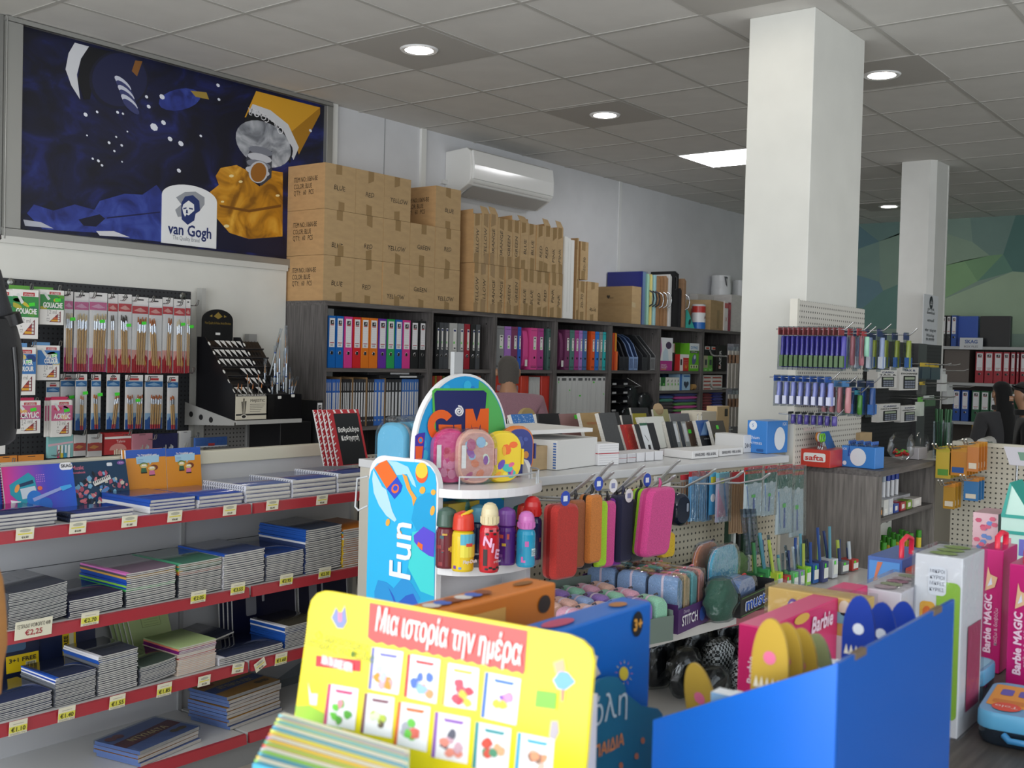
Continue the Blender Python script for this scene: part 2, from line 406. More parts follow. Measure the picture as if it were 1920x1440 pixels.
pp([(150,1200),(190,1150),(300,1185),(420,1150),(530,1180),(560,1130),(700,1090),(800,1095),(880,1040),(910,1080),(910,1360),(700,1340),(560,1310),(240,1290)],'BLUEP',0.0012)
pp([(130,1235),(230,1250),(300,1285),(140,1270)],'#b9bcc8',0.0016);pp([(540,1300),(640,1300),(730,1335),(560,1325)],'#d7d7de',0.0016)
pp([(440,1235),(560,1205),(590,1230),(540,1275),(470,1270)],'#10122e',0.0016)
pp([(600,1222),(760,1205),(900,1190),(900,1196),(760,1213),(600,1230)],'#15194a',0.0016)
pp([(385,300),(420,240),(500,262),(455,330),(432,420),(450,560),(400,480),(368,390)],'#d6d7dc',0.0012)
pp([(500,262),(690,305),(600,350),(530,430),(505,560),(470,560),(435,450),(455,340)],'#0c0d14',0.0012)
pp(ell(668,450,168,165,26,rot=0.2),'#15172c',0.0014);pp(ell(672,448,155,150,26,rot=0.2),'#1b1f44',0.0016)
pp([(760,340),(800,345),(770,430),(740,400)],'#8a5a28',0.0018)
for k in range(6):
 c=(735-k*4,445+k*30);pp(ell(690+k*9,470+k*26,62,20,14,rot=0.75),'#cfd2e0' if k% 2==0 else '#3a3f70',0.002+k*0.0002)
for q in [(480,645,14),(545,630,9),(660,632,10),(690,640,8),(835,600,13),(823,545,11),(865,715,26),(918,690,16),(955,782,16),(1016,808,18),(652,770,7),(612,803,10),(683,818,9),(642,850,8),(520,893,8),(552,905,10),(572,930,9),(685,910,6),(715,740,6),(488,762,6),(910,545,18),(1005,960,14),(1128,765,9),(1225,480,12),(1230,560,10),(1745,735,10)]:
 pp(ell(q[0],q[1],q[2],q[2]*0.7,7,rot=0.8),'#e9ecf6',0.0025)
pp([(1070,510),(1160,520),(1175,560),(1100,545)],'#a58a3c',0.0016)
pp(ell(1010,560,120,60,16,rot=-.2),'BLUEP',0.0011)
pp([(1440,512),(1800,605),(1680,860),(1640,740),(1530,660),(1375,660)],'#dfa42a',0.0014)
pp([(1640,740),(1800,605),(1800,640),(1680,870)],'#b07c18',0.0016)
pp([(1420,585),(1520,620),(1620,700),(1680,830),(1650,900),(1600,800),(1500,700),(1380,668)],'#d9dade',0.0018)
pp([(1395,630),(1500,662),(1590,730),(1645,850),(1630,920),(1570,800),(1480,720),(1370,690)],'#101218',0.002)
pp(ell(1480,810,168,118,26,rot=0.55),'STEEL',0.0022)
pp(ell(1600,860,45,60,16,rot=0.3),'#1a1c2c',0.0019)
pp([(1410,830),(1530,850),(1525,1000),(1470,1045),(1400,990),(1380,900)],'#3c3f4a',0.0024)
for k in range(4):pp(ell(1465-k*6,850+k*38,70,24,16,rot=0.25),'#c9ccd4' if k% 2 else '#7c808c',0.0026+k*0.0001)
pp(ell(1452,968,55,62,18,rot=0.2),'#c9cbd2',0.0031);pp(ell(1452,970,44,55,18,rot=0.2),'#9c6420',0.0033)
pp([(1212,990),(1240,945),(1330,928),(1390,960),(1420,1020),(1460,1050),(1530,960),(1590,970),(1588,1330),(1400,1345),(1290,1310),(1220,1230),(1180,1080),(1230,1040)],'OCHRE',0.0017)
pp([(1230,1300),(1290,1312),(1400,1348),(1590,1335),(1590,1440),(1220,1400)],'#0d1030',0.0016)
for q in [(1300,990,14),(1352,1022,12),(1250,1135,10),(1272,1272,16),(1560,1100,12)]:pp(ell(q[0],q[1],q[2],q[2]*0.6,8),'#f3dda0',0.0028)
pp([(1230,1150),(1400,1180),(1580,1150),(1580,1165),(1400,1195),(1240,1165)],'#7a4c10',0.0026)
F3=front(0,5.300,0)
q=pY(1560/3,690/3,5.3)
for i,ch in enumerate('OIL COLOUR'):
 a=1575-i*19,735-20*i+i*i*0.9
 m.text(Fr(P3.P(a[0]/3,a[1]/3),(-1,0,-0.45+0.06*i),(0.45-0.06*i,0,-1)),ch,0,0,0.062,'#e6e6ea',l=0.0035)
lx0,lx1=pY(303,400,5.298).x,pY(406,400,5.298).x
lz0=pY(303,455,5.298).z
arc=[(lx0,lz0),(lx1,lz0),(lx1,2.36)]+[((lx0+lx1)/2+(lx1-lx0)/2*math.cos(a),2.36+0.075*math.sin(a)) for a in [PI*k/14 for k in range(1,14)]]+[(lx0,2.36)]
m.prism(F3,[(x,z) for x,z in arc],0.001,0.005,'#eef0f2')
P4=PxY(5.295)
def p4(pts,key,l=0.001):pxp(m,P4,g1(pts),key,l)
p4([(990,1110),(1040,1080),(1100,1078),(1150,1110),(1150,1150),(1120,1190),(1090,1210),(1000,1220),(985,1180),(1020,1150)],'#9b9fa6',0.0006)
p4([(1020,1140),(1040,1105),(1085,1098),(1120,1130),(1125,1185),(1100,1200),(1092,1240),(1055,1265),(1022,1235),(1018,1180)],'#21346e',0.0012)
p4([(1030,1150),(1060,1128),(1090,1150),(1092,1185),(1060,1212),(1048,1205),(1040,1220),(1030,1200),(1024,1170)],'#eef0f2',0.0018)
p4([(1030,1170),(1048,1166),(1048,1174),(1030,1178)],'#21346e',0.0022);p4([(1062,1168),(1084,1172),(1084,1180),(1062,1176)],'#21346e',0.0022);p4([(1046,1180),(1054,1180),(1056,1200),(1044,1200)],'#21346e',0.0022)
m.text(Fr(P4.P(356,436),(1,0,-0.01),(0,0,1)),'van Gogh',0,0,0.088,'#1d2e68',bold=0.02,width=0.29)
m.text(Fr(P4.P(349,449),(1,0,-0.01),(0,0,1)),'The Quality Brand',0,0,0.034,'#8c9098',width=0.18)
m.build('print',t,world=True)
t=thing('wall_poster','poster of green and ochre painted wall cut off at the left photo edge','poster',(2.4,5.315,pz0))
m=M();m.box(1.0,5.3,pz0-0.012,2.70,5.312,pz1+0.02,'#4a4a2c')
P3=PxY(5.300)
pp([(0,135),(55,140),(55,235),(0,225)],'#9aa648');pp([(0,225),(55,235),(55,250),(0,245)],'#2c5aa8');pp([(0,250),(30,260),(55,400),(58,560),(40,680),(0,700)],'#b78a4e')
pp([(25,255),(55,255),(58,420),(50,600),(40,660),(50,500),(45,350)],'#3c2218',0.0014);pp([(35,660),(62,640),(62,720),(25,715)],'#1f58b8',0.0016)
pp([(0,700),(60,720),(62,1050),(0,1040)],'#7f7a5a');pp([(0,1100),(25,1110),(45,1150),(30,1230),(0,1240)],'#ecebe4',0.0014)
m.build('print',t,world=True)
m=M();m.box(2.70,5.285,pz0-0.06,2.722,5.318,CEIL-0.004,'#8d8d8a:A');m.box(1.0,5.285,pz0-0.06,2.70,5.318,pz0-0.012,'#8d8d8a:A');m.build('frame',t,world=True)
# ================================================================ wall bookcases
BF,BB=4.93,5.31
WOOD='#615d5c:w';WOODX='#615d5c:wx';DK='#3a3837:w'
def xa(px,Y,py=640):return pY(px,py,Y).x
edges=[4.534,5.493,6.183,6.945,7.739,8.547,9.369,10.19,11.0]
ST=1.815
def clampx(x0,x1):
 for i in range(8):
  a,b=edges[i]+.025,edges[i+1]-.025
  if edges[i] <= (x0+x1)/2<edges[i+1]:return max(x0,a),min(x1,b)
 return x0,x1
shelfz={0:[1.4077,1.0404,.67,.30],1:[1.4077,1.0404,.67,.30],2:[1.4077,1.0404,.67,.30],3:[1.41,1.0404,.67,.30],4:[1.412,1.0,.67,.30],5:[1.412,1.232,1.0,.67,.3],6:[1.412,1.232,1.0,.67,.3],7:[1.412,1.232,1.0,.67,.3]}
bl=['holding the rainbow row of lever arch files','second from the left, with grey and black files',
      'with hot pink and lilac files, behind the man','holding plum, teal and orange box files over white ring binders','holding mesh magazine racks over black letter trays',
      'holding green label printer boxes over folded cloth','holding black and green packs, partly behind the large column','mostly hidden behind the large column']
for i in range(8):
 a,b=edges[i]+0.001,edges[i+1]-0.001
 t=thing('bookcase','dark grey woodgrain bookcase '+bl[i],'bookcase',((a+b)/2,(BF+BB)/2,0),group='dark grey bookcases along the back wall')
 for x in (a,b-0.022):
  m=M();m.box(x,BF,0,x+0.022,BB,ST-0.028,WOOD);m.build('side_panel',t,world=True)
 m=M();m.box(a,BF-0.004,ST-0.028,b,BB,ST,WOODX);m.build('top_panel',t,world=True)
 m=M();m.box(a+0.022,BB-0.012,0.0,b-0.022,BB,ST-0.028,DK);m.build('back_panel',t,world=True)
 for z in shelfz[i]:
  m=M();m.box(a+0.022,BF+0.008,z-0.024,b-0.022,BB-0.012,z,WOODX);m.build('shelf',t,world=True)
 for z in shelfz[i][:2]:
  m=M();m.lathe([(0.006,0),(0.006,0.003),(0,0.003)],'#d8d8d8:M',c=(b-0.022,BF+0.06,z+0.33),n=8,ax=(V((0,1,0)),V((0,0,1)),V((-1,0,0))))
  m.build('shelf_pin',t,world=True)
# ---------------------------------------------------------------- cartons on top
KR='#b99c72:k';KL='#c29a6a:k';TAPE='#9c8058:g';INK='#3a3024'
def carton(x0,x1,z0,z1,y0,y1,lab,word=None,side=None,vert=False,flaps=0,group=None,name='carton',tape=True,ts=None):
 t=thing(name,lab,'cardboard box',((x0+x1)/2,(y0+y1)/2,z0),group=group)
 m=M();m.box(x0,y0,z0,x1,y1,z1,KR,{'l':KL})
 W,H_=x1-x0,z1-z0
 f=front(x0,y0,z0)
 if word:
  if vert:m.text(f,word,W*rnd(.42,.62),H_*rnd(.38,.5),0.045,INK,sx=1.1,wig=0.06,vert=True,sl=0.15)
  else:m.text(f,word,W*rnd(.42,.56),H_*rnd(.2,.5),0.042,INK,sx=1.0,wig=0.08,sl=0.1)
 if side:
  g=left(x0,y1,z0);D=y1-y0
  for q,ln in enumerate(side):m.text(g,ln,D*0.18,H_*(0.68-0.15*q),0.043,'#2c241c',al='l',sx=0.62)
 m.box(x0+0.002,y0-0.0005,z0+H_-0.0002,x1-0.002,y1,z1+0.0002,KR)
 m.build('carton_body',t,world=True,bev=0.0)
 if tape:
  m=M();cx=x0+W*0.5;tw=min(0.024,W*0.3)
  hh=0.06 if not vert else 0.075
  o1,o2=rnd(-.015,.015),rnd(-.015,.015)
  m.prism(f,[(W/2+o1-tw,H_-hh*rnd(.9,1.3)),(W/2+o1+tw,H_-hh*rnd(.9,1.3)),(W/2+o1+tw,H_),(W/2+o1-tw,H_)],0.0002,0.0012,TAPE)
  m.build('packing_tape',t,world=True);m=M()
  m.prism(f,[(W/2+o2-tw,0),(W/2+o2+tw,0),(W/2+o2+tw,hh*rnd(.8,1.2)),(W/2+o2-tw,hh*rnd(.8,1.2))],0.0002,0.0012,TAPE)
  m.build('packing_tape',t,world=True)
 if flaps:
  m=M()
  if flaps==1:m.loft([[(x0,y0+.01,z1),(x0,y1,z1),(x0+.002,y1,z1),(x0+.002,y0+.01,z1)],[(x0+W*.1,y0+.02,z1+.035),(x0+W*.1,y1,z1+.02),(x0+W*.1+.003,y1,z1+.02),(x0+W*.1+.003,y0+.02,z1+.035)]],KL,False)
  else:m.loft([[(x0,y0,z1),(x1,y0,z1),(x1,y0+.003,z1),(x0,y0+.003,z1)],[(x0+.004,y0+.012*flaps,z1+.055),(x1-.008,y0+.012*flaps,z1+.05),(x1-.008,y0+.012*flaps+.003,z1+.05),(x0+.004,y0+.012*flaps+.003,z1+.055)]],KR,False)
  m.build('flap',t,world=True)
 return t
SD=['ITEM NO.:106N-BE','COLOR: BLUE',"Q'TY:   60   PCS"]
BY0,BY1=4.965,5.305
cx=[4.545,4.803,5.055,5.305,5.553,5.815]
hz=(pY(608,302,4.95).z-ST)/3
rowname=['bottom','middle','top']
for c,words_,nm in ((0,['BLUE']*3,'leftmost'),(1,['RED']*3,'second'),(2,['YELLOW']*3,'third'),(3,['GREEN','GREEN'],'fourth'),(4,['YELLOW','RED','BLUE'],'fifth')):
 for r_,wd in enumerate(words_):
  carton(cx[c]+.001,cx[c+1]-.001,ST+0.001+r_*hz,ST+(r_+1)*hz-0.001,BY0+rnd(-.004,.004),BY1,f'large brown carton marked {wd}, {rowname[r_]} of the {nm} stack from the poster',wd,SD if c==0 or (c==4 and r_==2) else None,group='large cartons on the bookcases')
e1=[889,901.5,917,935,948.5,962.5,976.5,992,1005,1018,1031,1044,1056]
e2=[890,905,920,934.5,949,963,977,992.5,1006.5,1021,1033,1046.5,1058]
wd12=['YELLOW','YELLOW','ORANGE','ORANGE','GREEN','GREEN','BLUE','BLUE','RED','RED','PINK','PINK']
ordn=['left','right']
NY=4.905
zt1=pY(960,497,NY).z;zt1=(pY(905,494,NY).z+pY(1050,513,NY).z)/2
nz=zt1-ST
for r_,ee in ((0,e1),(1,e2)):
 for i in range(12):
  x0,x1=xa(ee[i],NY,540-r_*90),xa(ee[i+1],NY,540-r_*90)
  top_={0:0,1:[0,.03,.045,.0,.0,.015,.0,.0,.0,.02,.0,.03][i]}[r_]
  carton(x0+.001,x1-.002,ST+.001+r_*nz,ST+(r_+1)*nz-.001+top_*0.4,NY+rnd(0,.012),BY1-0.05,
               f'narrow brown carton marked {wd12[i]} in the {["lower", "upper"][r_]} row, {ordn[i % 2]} one of its two',wd12[i],vert=True,group='narrow upright cartons on the bookcases',
               flaps={(1,0):1,(1,1):2,(1,2):2,(1,3):1,(1,5):1,(1,6):3,(1,7):1,(1,9):2,(1,10):1,(1,11):2}.get((r_,i),0))
for i,(a,b,zt) in enumerate(((1058,1064,443),(1064.5,1070,446),(1070.5,1078,449))):
 x0,x1=xa(a,NY,520),xa(b,NY,520);z1=pY(a,zt,NY).z
 m=M();m.box(x0,NY+.005*i,ST+.001,x1-.003,5.2,z1,'#e9e9e6');m.box(x0+.004,NY-.001+.005*i,ST+.05,x0+.007,NY+.005*i,z1-.03,'#cfcfcc')
 m.build('foam_board',label=f'tall white foam board standing among the cartons, {["left", "middle", "right"][i]} of three',cat='foam board',group='white foam boards',bev=.003)
for i,(a,b,y0,y1_,wd,lab) in enumerate(((1079,1084.5,523,598,'','thin brown carton right of the white foam boards, lower row'),(1080,1083,446,521,'','thin brown carton right of the white foam boards, upper row'),
  (1085,1099,527,600,'20-30','narrow carton marked with a handwritten size, under the single narrow carton'),(1086,1101,453,525,'20-30','single narrow carton on top at the right end of upper row'),(1100.5,1122,529,601,'40-50','wider narrow carton marked 40-50 left of the big rotated carton'))):
 x0,x1=xa(a,4.95,560),xa(b,4.95,560);z0=ST+.001 if y0>520 else pY(1092,526,4.95).z;z1=pY((a+b)/2,y0,4.95).z
 if i in (1,3):z0=max(z0,pY(1092,527,4.95).z+.012)
 carton(x0+.001,x1-.002,z0,z1,4.95,BY1-.02,lab,wd or None,vert=i<4,group='narrow upright cartons on the bookcases')
bx0,bx1,bx2=xa(1184,4.95,590),xa(1201.5,4.95,590),xa(1213,4.95,590);hh=pY(1184,536,4.95).z-ST
t=thing('carton','big brown carton showing its long side, tape along its near corner','cardboard box',((bx0+bx1)/2,5.13,ST+.001))
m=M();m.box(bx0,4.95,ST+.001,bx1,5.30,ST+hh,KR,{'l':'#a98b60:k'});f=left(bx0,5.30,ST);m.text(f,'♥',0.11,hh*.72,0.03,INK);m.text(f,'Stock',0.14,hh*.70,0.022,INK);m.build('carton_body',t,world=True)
m=M();m.poly(f,rect(0,hh*.47,.35,hh*.56),'#a4855a:k',.0006);f2=front(bx0,4.95,ST);m.prism(f2,[(0,hh*.45),(.06,hh*.43),(.06,hh*.56),(0,hh*.58)],.0004,.001,'#cdb892:g');m.build('packing_tape',t,world=True)
zb=pY(1199,508,4.95).z;t=thing('folder_pack','shrink wrapped pack of dark blue folders beside the big brown carton','folders',((bx1+bx2)/2,5.13,ST+.001))
for k in range(4):
 w_=(bx2-bx1)/4;m=M();m.box(bx1+.002+w_*k,4.955+.004*k,ST+.001,bx1+w_*(k+1)-.001,5.305,zb,'#2c3290:s' if k==0 else '#8fa6c6:s');m.build('folder',t,world=True)
m=M();m.box(bx1+.001,4.95,ST+.001,bx2-.001,5.306,zb+.004,'#eef2f8:c');m.build('shrink_wrap',t,world=True)
CB=[('#a8d6bb:s',1214,1219.5,513,'mint green clipboard',1),('#ecd98a:s',1220,1225,514,'pale yellow clipboard',1),('#a6d2da:s',1226,1230,515,'pale turquoise clipboard',1),
      ('#a67e58:k',1231,1239.5,519,'brown hardboard clipboard nearest the turquoise one',2),('#a07852:k',1240,1246,518,'brown hardboard clipboard in the middle',2),('#ab8460:k',1246.5,1254,517,'brown hardboard clipboard nearest the white board',2),('#dcdcda',1254.5,1261,514,'white board next to the clipboards',0),
      ('#1b1b1d:m',1263,1274,508,'black portfolio case standing among the clipboards',3),('#1f1f22:m',1274,1280,540,'low black folder against the portfolio case',0),('#9c7a5c:k',1281,1288,522,'wrapped brown clipboard right of the black portfolio',2)]
for key,a,b,yt,lab,kind in CB:
 Yf=4.94;x0,x1=xa(a,Yf,570),xa(b,Yf,570);z1=pY(a,yt,Yf).z
 t=thing('clipboard' if kind in (1,2) else 'folder',lab+' on the bookcase top','clipboard' if kind in (1,2) else 'folder',((x0+x1)/2,5.05,ST+.001))
 m=M();n=3 if x1-x0>.04 else 1
 for k in range(n):
  w_=(x1-x0)/n;m.box(x0+w_*k+.001,Yf+.006*k,ST+.001,x0+w_*(k+1)-.002,5.19,z1-.008*k,key)
 m.build('board',t,world=True,bev=.002)
 if kind in (1,2):
  zc=(ST+z1)/2+0.01;m=M();xm=(x0+x1)/2
  m.tube([(xm,Yf-.002,zc-.07),(xm+.012,Yf-.03,zc-.05),(xm+.016,Yf-.038,zc),(xm+.012,Yf-.03,zc+.05),(xm,Yf-.002,zc+.07)],.006,'#c9ccd0:M' if kind==2 else '#3a3a40:M');m.build('clip',t,world=True)
 if kind==3:
  m=M();m.tube([(x0+.01,Yf-.005,z1-.05),(x0+.01,Yf-.02,z1-.06),(x0+.01,Yf-.02,z1-.16),(x0+.01,Yf-.005,z1-.17)],.006,'#2a2a2c');m.build('handle',t,world=True)
t=thing('book','turquoise wedge of a display card leaning on the bookcase top','card',pY(1296,608,4.96))
m=M();x0=xa(1289,4.96,600);x1=xa(1303,4.96,600);m.prism(front(0,4.96,0),[(x0,ST+.001),(x1,ST+.001),(x0,ST+.17)],0,-.02,'#49c0b2');m.prism(front(0,4.958,0),ell(x0+.04,ST+.06,.018,.03,12,rot=-.5),.0,.003,'#2c3a40');m.build('display_card',t,world=True)
m=M();x0=xa(1289,5.05,590);x1=xa(1297,5.05,590);m.box(x0,5.15,ST+.001,x1,5.28,ST+.26,'#2a2624');m.build('box',label='slim black box behind the turquoise card on the bookcase top',cat='box',bev=.004)
for k,(a,b,Yc) in enumerate(((1303,1317,4.99),(1299,1306,5.1),(1312,1317,5.06))):
 xm=(xa(a,Yc,590)+xa(b,Yc,590))/2;r_=.066 if k==0 else .035
 m=M();h_=.235 if k==0 else .22
 m.lathe([(0,0),(r_,0),(r_,h_*.27)],'#2b6fc0:s',n=18);m.lathe([(r_,h_*.27),(r_,h_*.66)],'#e8e8ea:s',n=18);m.lathe([(r_,h_*.66),(r_,h_*.92)],'#c23a34:s',n=18);m.lathe([(r_,h_*.92),(r_*.98,h_*.97),(r_*.9,h_),(0,h_)],'#d9d9db:s',n=18)
 m.text(front(0,-r_-.001,h_*.48),'A',0,0,.05,'#7a2c34')
 m.build('canister',label=['red, white and blue canister on the bookcase top','canister partly hidden behind the left of the front one','canister partly hidden behind the right of the front one'][k],cat='canister',loc=(xm,Yc,ST+.001))
Yc=5.0
t=thing('carton','brown carton beside the red white and blue canister','cardboard box',(xa(1340,Yc,590),Yc+.1,ST+.001))
xa0,xa1,xa2=xa(1296,5.15,590),xa(1327,Yc,590),xa(1358,Yc+.03,590);zc=pY(1327,562,Yc).z
m=M();m.loft([[(xa1,4.97,ST+.001),(xa2,5.02,ST+.001),(xa2,5.2,ST+.001),(xa1-.07,5.2,ST+.001)],[(xa1,4.97,zc),(xa2,5.02,zc),(xa2,5.2,zc),(xa1-.07,5.2,zc)]],KR,False);m.build('carton_body',t,world=True)
m=M();m.box((xa1+xa2)/2-.03,4.99,ST+.02,(xa1+xa2)/2+.02,4.997,ST+.2,TAPE);m.build('packing_tape',t,world=True)
for k,(a,b,key,h_) in enumerate(((1358.5,1365,'#e6e2e0',.3),(1366,1370,'#9c4a5a',.29))):
 m=M();x0,x1=xa(a,5.0,590),xa(b,5.0,590);m.box(x0,5.0,ST+.001,x1,5.2,ST+h_,key);m.box(x0,4.998,ST+h_-.07,x1,5.0,ST+h_-.02,'#c8686a');m.text(front((x0+x1)/2,5.0,ST+.12),'X',0,0,.06,'#b04a4a');m.build('box',label=['slim white and pink box right of the brown carton','slim maroon box squeezed beside the white and pink one'][k]+' on the bookcase top',cat='box')
x0,x1=xa(1371,5.02,590),xa(1400,5.02,590)
t=thing('carton','pale grey carton at the bookcase end by the large column','cardboard box',((x0+x1)/2,5.15,ST+.001));z1=pY(1371,552,5.02).z
m=M();m.box(x0,5.02,ST+.001,x1+.3,5.31,z1,'#d5d3cf:k');m.build('carton_body',t,world=True);m=M();m.box(x0-.35,5.215,ST+.001,x0-.002,5.312,z1-.01,'#cfcdc9:k');m.build('carton_wing',t,world=True)
for k,(px,r_,h_) in enumerate(((1352,.10,.2),(1386,.07,.18))):
 xm=xa(px,5.2,540);m=M();m.lathe([(0,0),(r_,0),(r_*1.03,h_*.3),(r_*.97,h_*.7),(r_,h_),(r_*.5,h_),(.02,h_*.98)],'#e3e5e7:s',n=18);m.build('bubble_wrap_roll',label=['wide roll of bubble wrap on the pale carton','roll of bubble wrap at the edge of the large column'][k],cat='bubble wrap',loc=(xm,5.2,z1+.001))
m=M();xm=xa(1367,5.12,545);fr=Fr((xm,5.12,z1+.001),(1,0,0),(-.42,0,1));m.prism(fr,rect(-.035,0,.035,.2),0,.01,'#5c5e62');m.prism(fr,rect(-.025,.02,.025,.18),.0101,.011,'#d4d4d6');m.build('packet',label='small grey packet leaning beside the bubble wrap',cat='packet')
# ================================================================ files on the shelves
BC={'blue':'#1566b8','pink':'#d63f8f','red':'#d22a2c','orange':'#e07a22','purple':'#6a34a4','green':'#2fa35c','black':'#232426','dgrey':'#4b4e53','lgrey':'#b9bab8','grey':'#8f9294','maroon':'#a02030','navy':'#24386c'}
FC={}
def lever_file(colname,w_,x,z,Y,label,group,h=.318,d=.285,style=0,lean=0.0,loc=None,rz=0.0,labw=.72):
 key=(colname,round(w_,3),style,round(h,3))
 P0=loc or (x+w_/2,Y,z+.001)
 if key in FC:return dup(FC[key],P0,rz,label,group)
 t=thing('lever_arch_file',label,'binder',P0,rz,group)
 col=BC.get(colname,colname)+':s'
 m=M();m.box(-w_/2,0,0,w_/2,d,h,col,{'t':'#55504a:n'});m.box(-w_/2+.003,-.0006,.0,w_/2-.003,0,h,col);m.build('cover',t,bev=.003)
 f=front(0,-.0008,0);lw=w_*labw/2
 m=M()
 if style==0:
  m.poly(f,rect(-lw,h*.4,lw,h*.955),'#e9e9ec');m.poly(f,rect(-lw*.62,h*.84,lw*.62,h*.915),'#1a1a1c',.0012);m.poly(f,[(-lw*.2,h*.86),(0,h*.9),(lw*.15,h*.9),(-lw*.02,h*.86)],'#e9e9ec',.0016);m.poly(f,[(lw*.1,h*.86),(lw*.3,h*.9),(lw*.42,h*.9),(lw*.25,h*.86)],'#e9e9ec',.0016)
  m.poly(f,rect(-lw*.62,h*.815,lw*.62,h*.835),'#a8383c',.0012)
  for k in range(6):m.poly(f,rect(-lw*.8,h*(.55+.045*k),lw*.8,h*(.552+.045*k)),'#b9bac0',.0012)
  m.poly(f,rect(-lw*.75,h*.475,lw*.75,h*.49),'#b03a40',.0012)
  for k in range(5):m.poly(f,rect(-lw*.5+k*lw*.2,h*.42,-lw*.42+k*lw*.2,h*.455),'#3a3a3e',.0012)
 elif style==1:
  m.poly(f,rect(-lw*.1,h*.42,lw*.95,h*.88),'#e6e6e2');m.poly(f,rect(0,h*.82,lw*.85,h*.86),'#2e3a78',.0012);m.poly(f,rect(lw*.1,h*.44,lw*.8,h*.47),'#55585c',.0012);m.poly(f,rect(0,h*.55,lw*.4,h*.6),'#53d33a',.0013)
 else:
  m.poly(f,rect(-lw*.2,h*.48,lw,h*.79),'#e8e8e4');m.poly(f,rect(lw*.05,h*.74,lw*.75,h*.77),'#2b2b2e',.0012);m.poly(f,rect(lw*.25,h*.66,lw*.5,h*.69),'#55585c',.0012);m.poly(f,rect(0,h*.51,lw*.5,h*.54),'#53d33a',.0013)
 m.build('spine_label',t)
 m=M();rr=min(.0125,w_*.24);zc=h*.29;cxr=0 if style != 2 else w_*.12
 ax=(V((1,0,0)),V((0,0,1)),V((0,-1,0)))
 m.lathe([(0,.0007),(rr*.78,.0007)],'#0c0c0e',c=(cxr,0,zc),n=14,ax=ax)
 if style<2:m.lathe([(rr*.78,.0006),(rr*.85,.003),(rr,.002),(rr*1.02,.0)],'#c8cacc:M',c=(cxr,0,zc),n=14,ax=ax)
 m.build('finger_ring',t)
 if style==2:
  m=M();m.poly(f,rect(-w_*.42,h*.055,w_*.42,h*.068),'#2a2a2c',.0004);m.poly(f,rect(-w_*.42,h*.085,w_*.42,h*.092),'#2a2a2c',.0004);m.poly(f,rect(-w_*.42,h*.93,w_*.42,h*.937),'#2a2a2c',.0004);m.build('rib',t)
 FC[key]=t
 return t
def rowfiles(spec,Y,z,style,group,wherelab,h=.318):
 for i,(col,a,b,lab) in enumerate(spec):
  x0,x1=clampx(xa(a,Y),xa(b,Y))
  lever_file(col,x1-x0-.003,x0,z,Y,lab+wherelab,group,h=h,style=style)
g=580;s4=4.0
c5=lambda v:580+v/4.0
row=[('blue',140,199,'blue lever arch file at the left end'),('blue',201,258,'blue lever arch file, second from the left'),('pink',263,325,'pink lever arch file between blue and red ones'),('red',329,388,'red lever arch file'),('orange',390,450,'orange lever arch file next to the red one'),
       ('orange',452,515,'orange lever arch file next to the purple one'),('purple',519,580,'purple lever arch file'),('green',583,642,'green lever arch file'),('blue',645,698,'blue lever arch file right of the green one'),('pink',700,759,'pink lever arch file beside the black ones'),('black',763,820,'left black lever arch file'),('black',826,882,'right black lever arch file')]
rowfiles([(c,c5(a),c5(b),l) for c,a,b,l in row],4.95,1.4077,0,'rainbow row of lever arch files',' in the rainbow row')
row=[('black',948,976,'black file at the left of the second bay'),('dgrey',977,1008,'charcoal file with white label, second from the left'),('dgrey',1009,1046,'charcoal file beside the light grey one'),('lgrey',1052,1110,'light grey wide file'),('grey',1114,1160,'mid grey file beside the dark red one'),('maroon',1164,1206,'dark red file among grey ones'),('black',1211,1246,'black file right of the dark red one'),('dgrey',1250,1282,'charcoal file at the right end')]
rowfiles([(c,c5(a),c5(b),l) for c,a,b,l in row],4.96,1.4077,1,'grey and black files in the second bay',' of the second bay')
c6=lambda v:900+v/3.692
row=[('#8b8e90',112,168,'grey box file at the left end of the third bay'),('#a673c4',171,217,'lilac box file of the third bay'),('#7d3a62',219,261,'plum box file of the third bay'),('#2f5fc0',263,286,'thin blue box file of the third bay'),('#dc4f96',350,397,'hot pink box file with curved side'),('#b0408c',399,441,'magenta box file beside the hot pink one'),('#4f726c',470,525,'dark teal box file at the right end of the third bay')]
rowfiles([(c,c6(a),c6(b),l) for c,a,b,l in row],4.96,1.409,2,'box files of the third bay','')
row=[('#7a3c66',590,621,'plum box file at the left of the fourth bay'),('#4f7f78',624,655,'teal box file of the fourth bay'),('#a83f8c',657,685,'magenta box file of the fourth bay'),('#a97cc8',687,711,'lilac box file of the fourth bay'),('#4a6ea4',713,742,'steel blue box file of the fourth bay'),('#e25a24',770,797,'orange box file of the fourth bay'),('#2f7ad2',799,825,'bright blue box file of the fourth bay'),('#8a8d8e',827,850,'grey box file of the fourth bay'),('#2fb4b8',852,879,'turquoise box file of the fourth bay'),('#232426',882,903,'black box file at the right of the fourth bay')]
rowfiles([(c,c6(a),c6(b),l) for c,a,b,l in row],4.96,1.411,2,'box files of the fourth bay','')
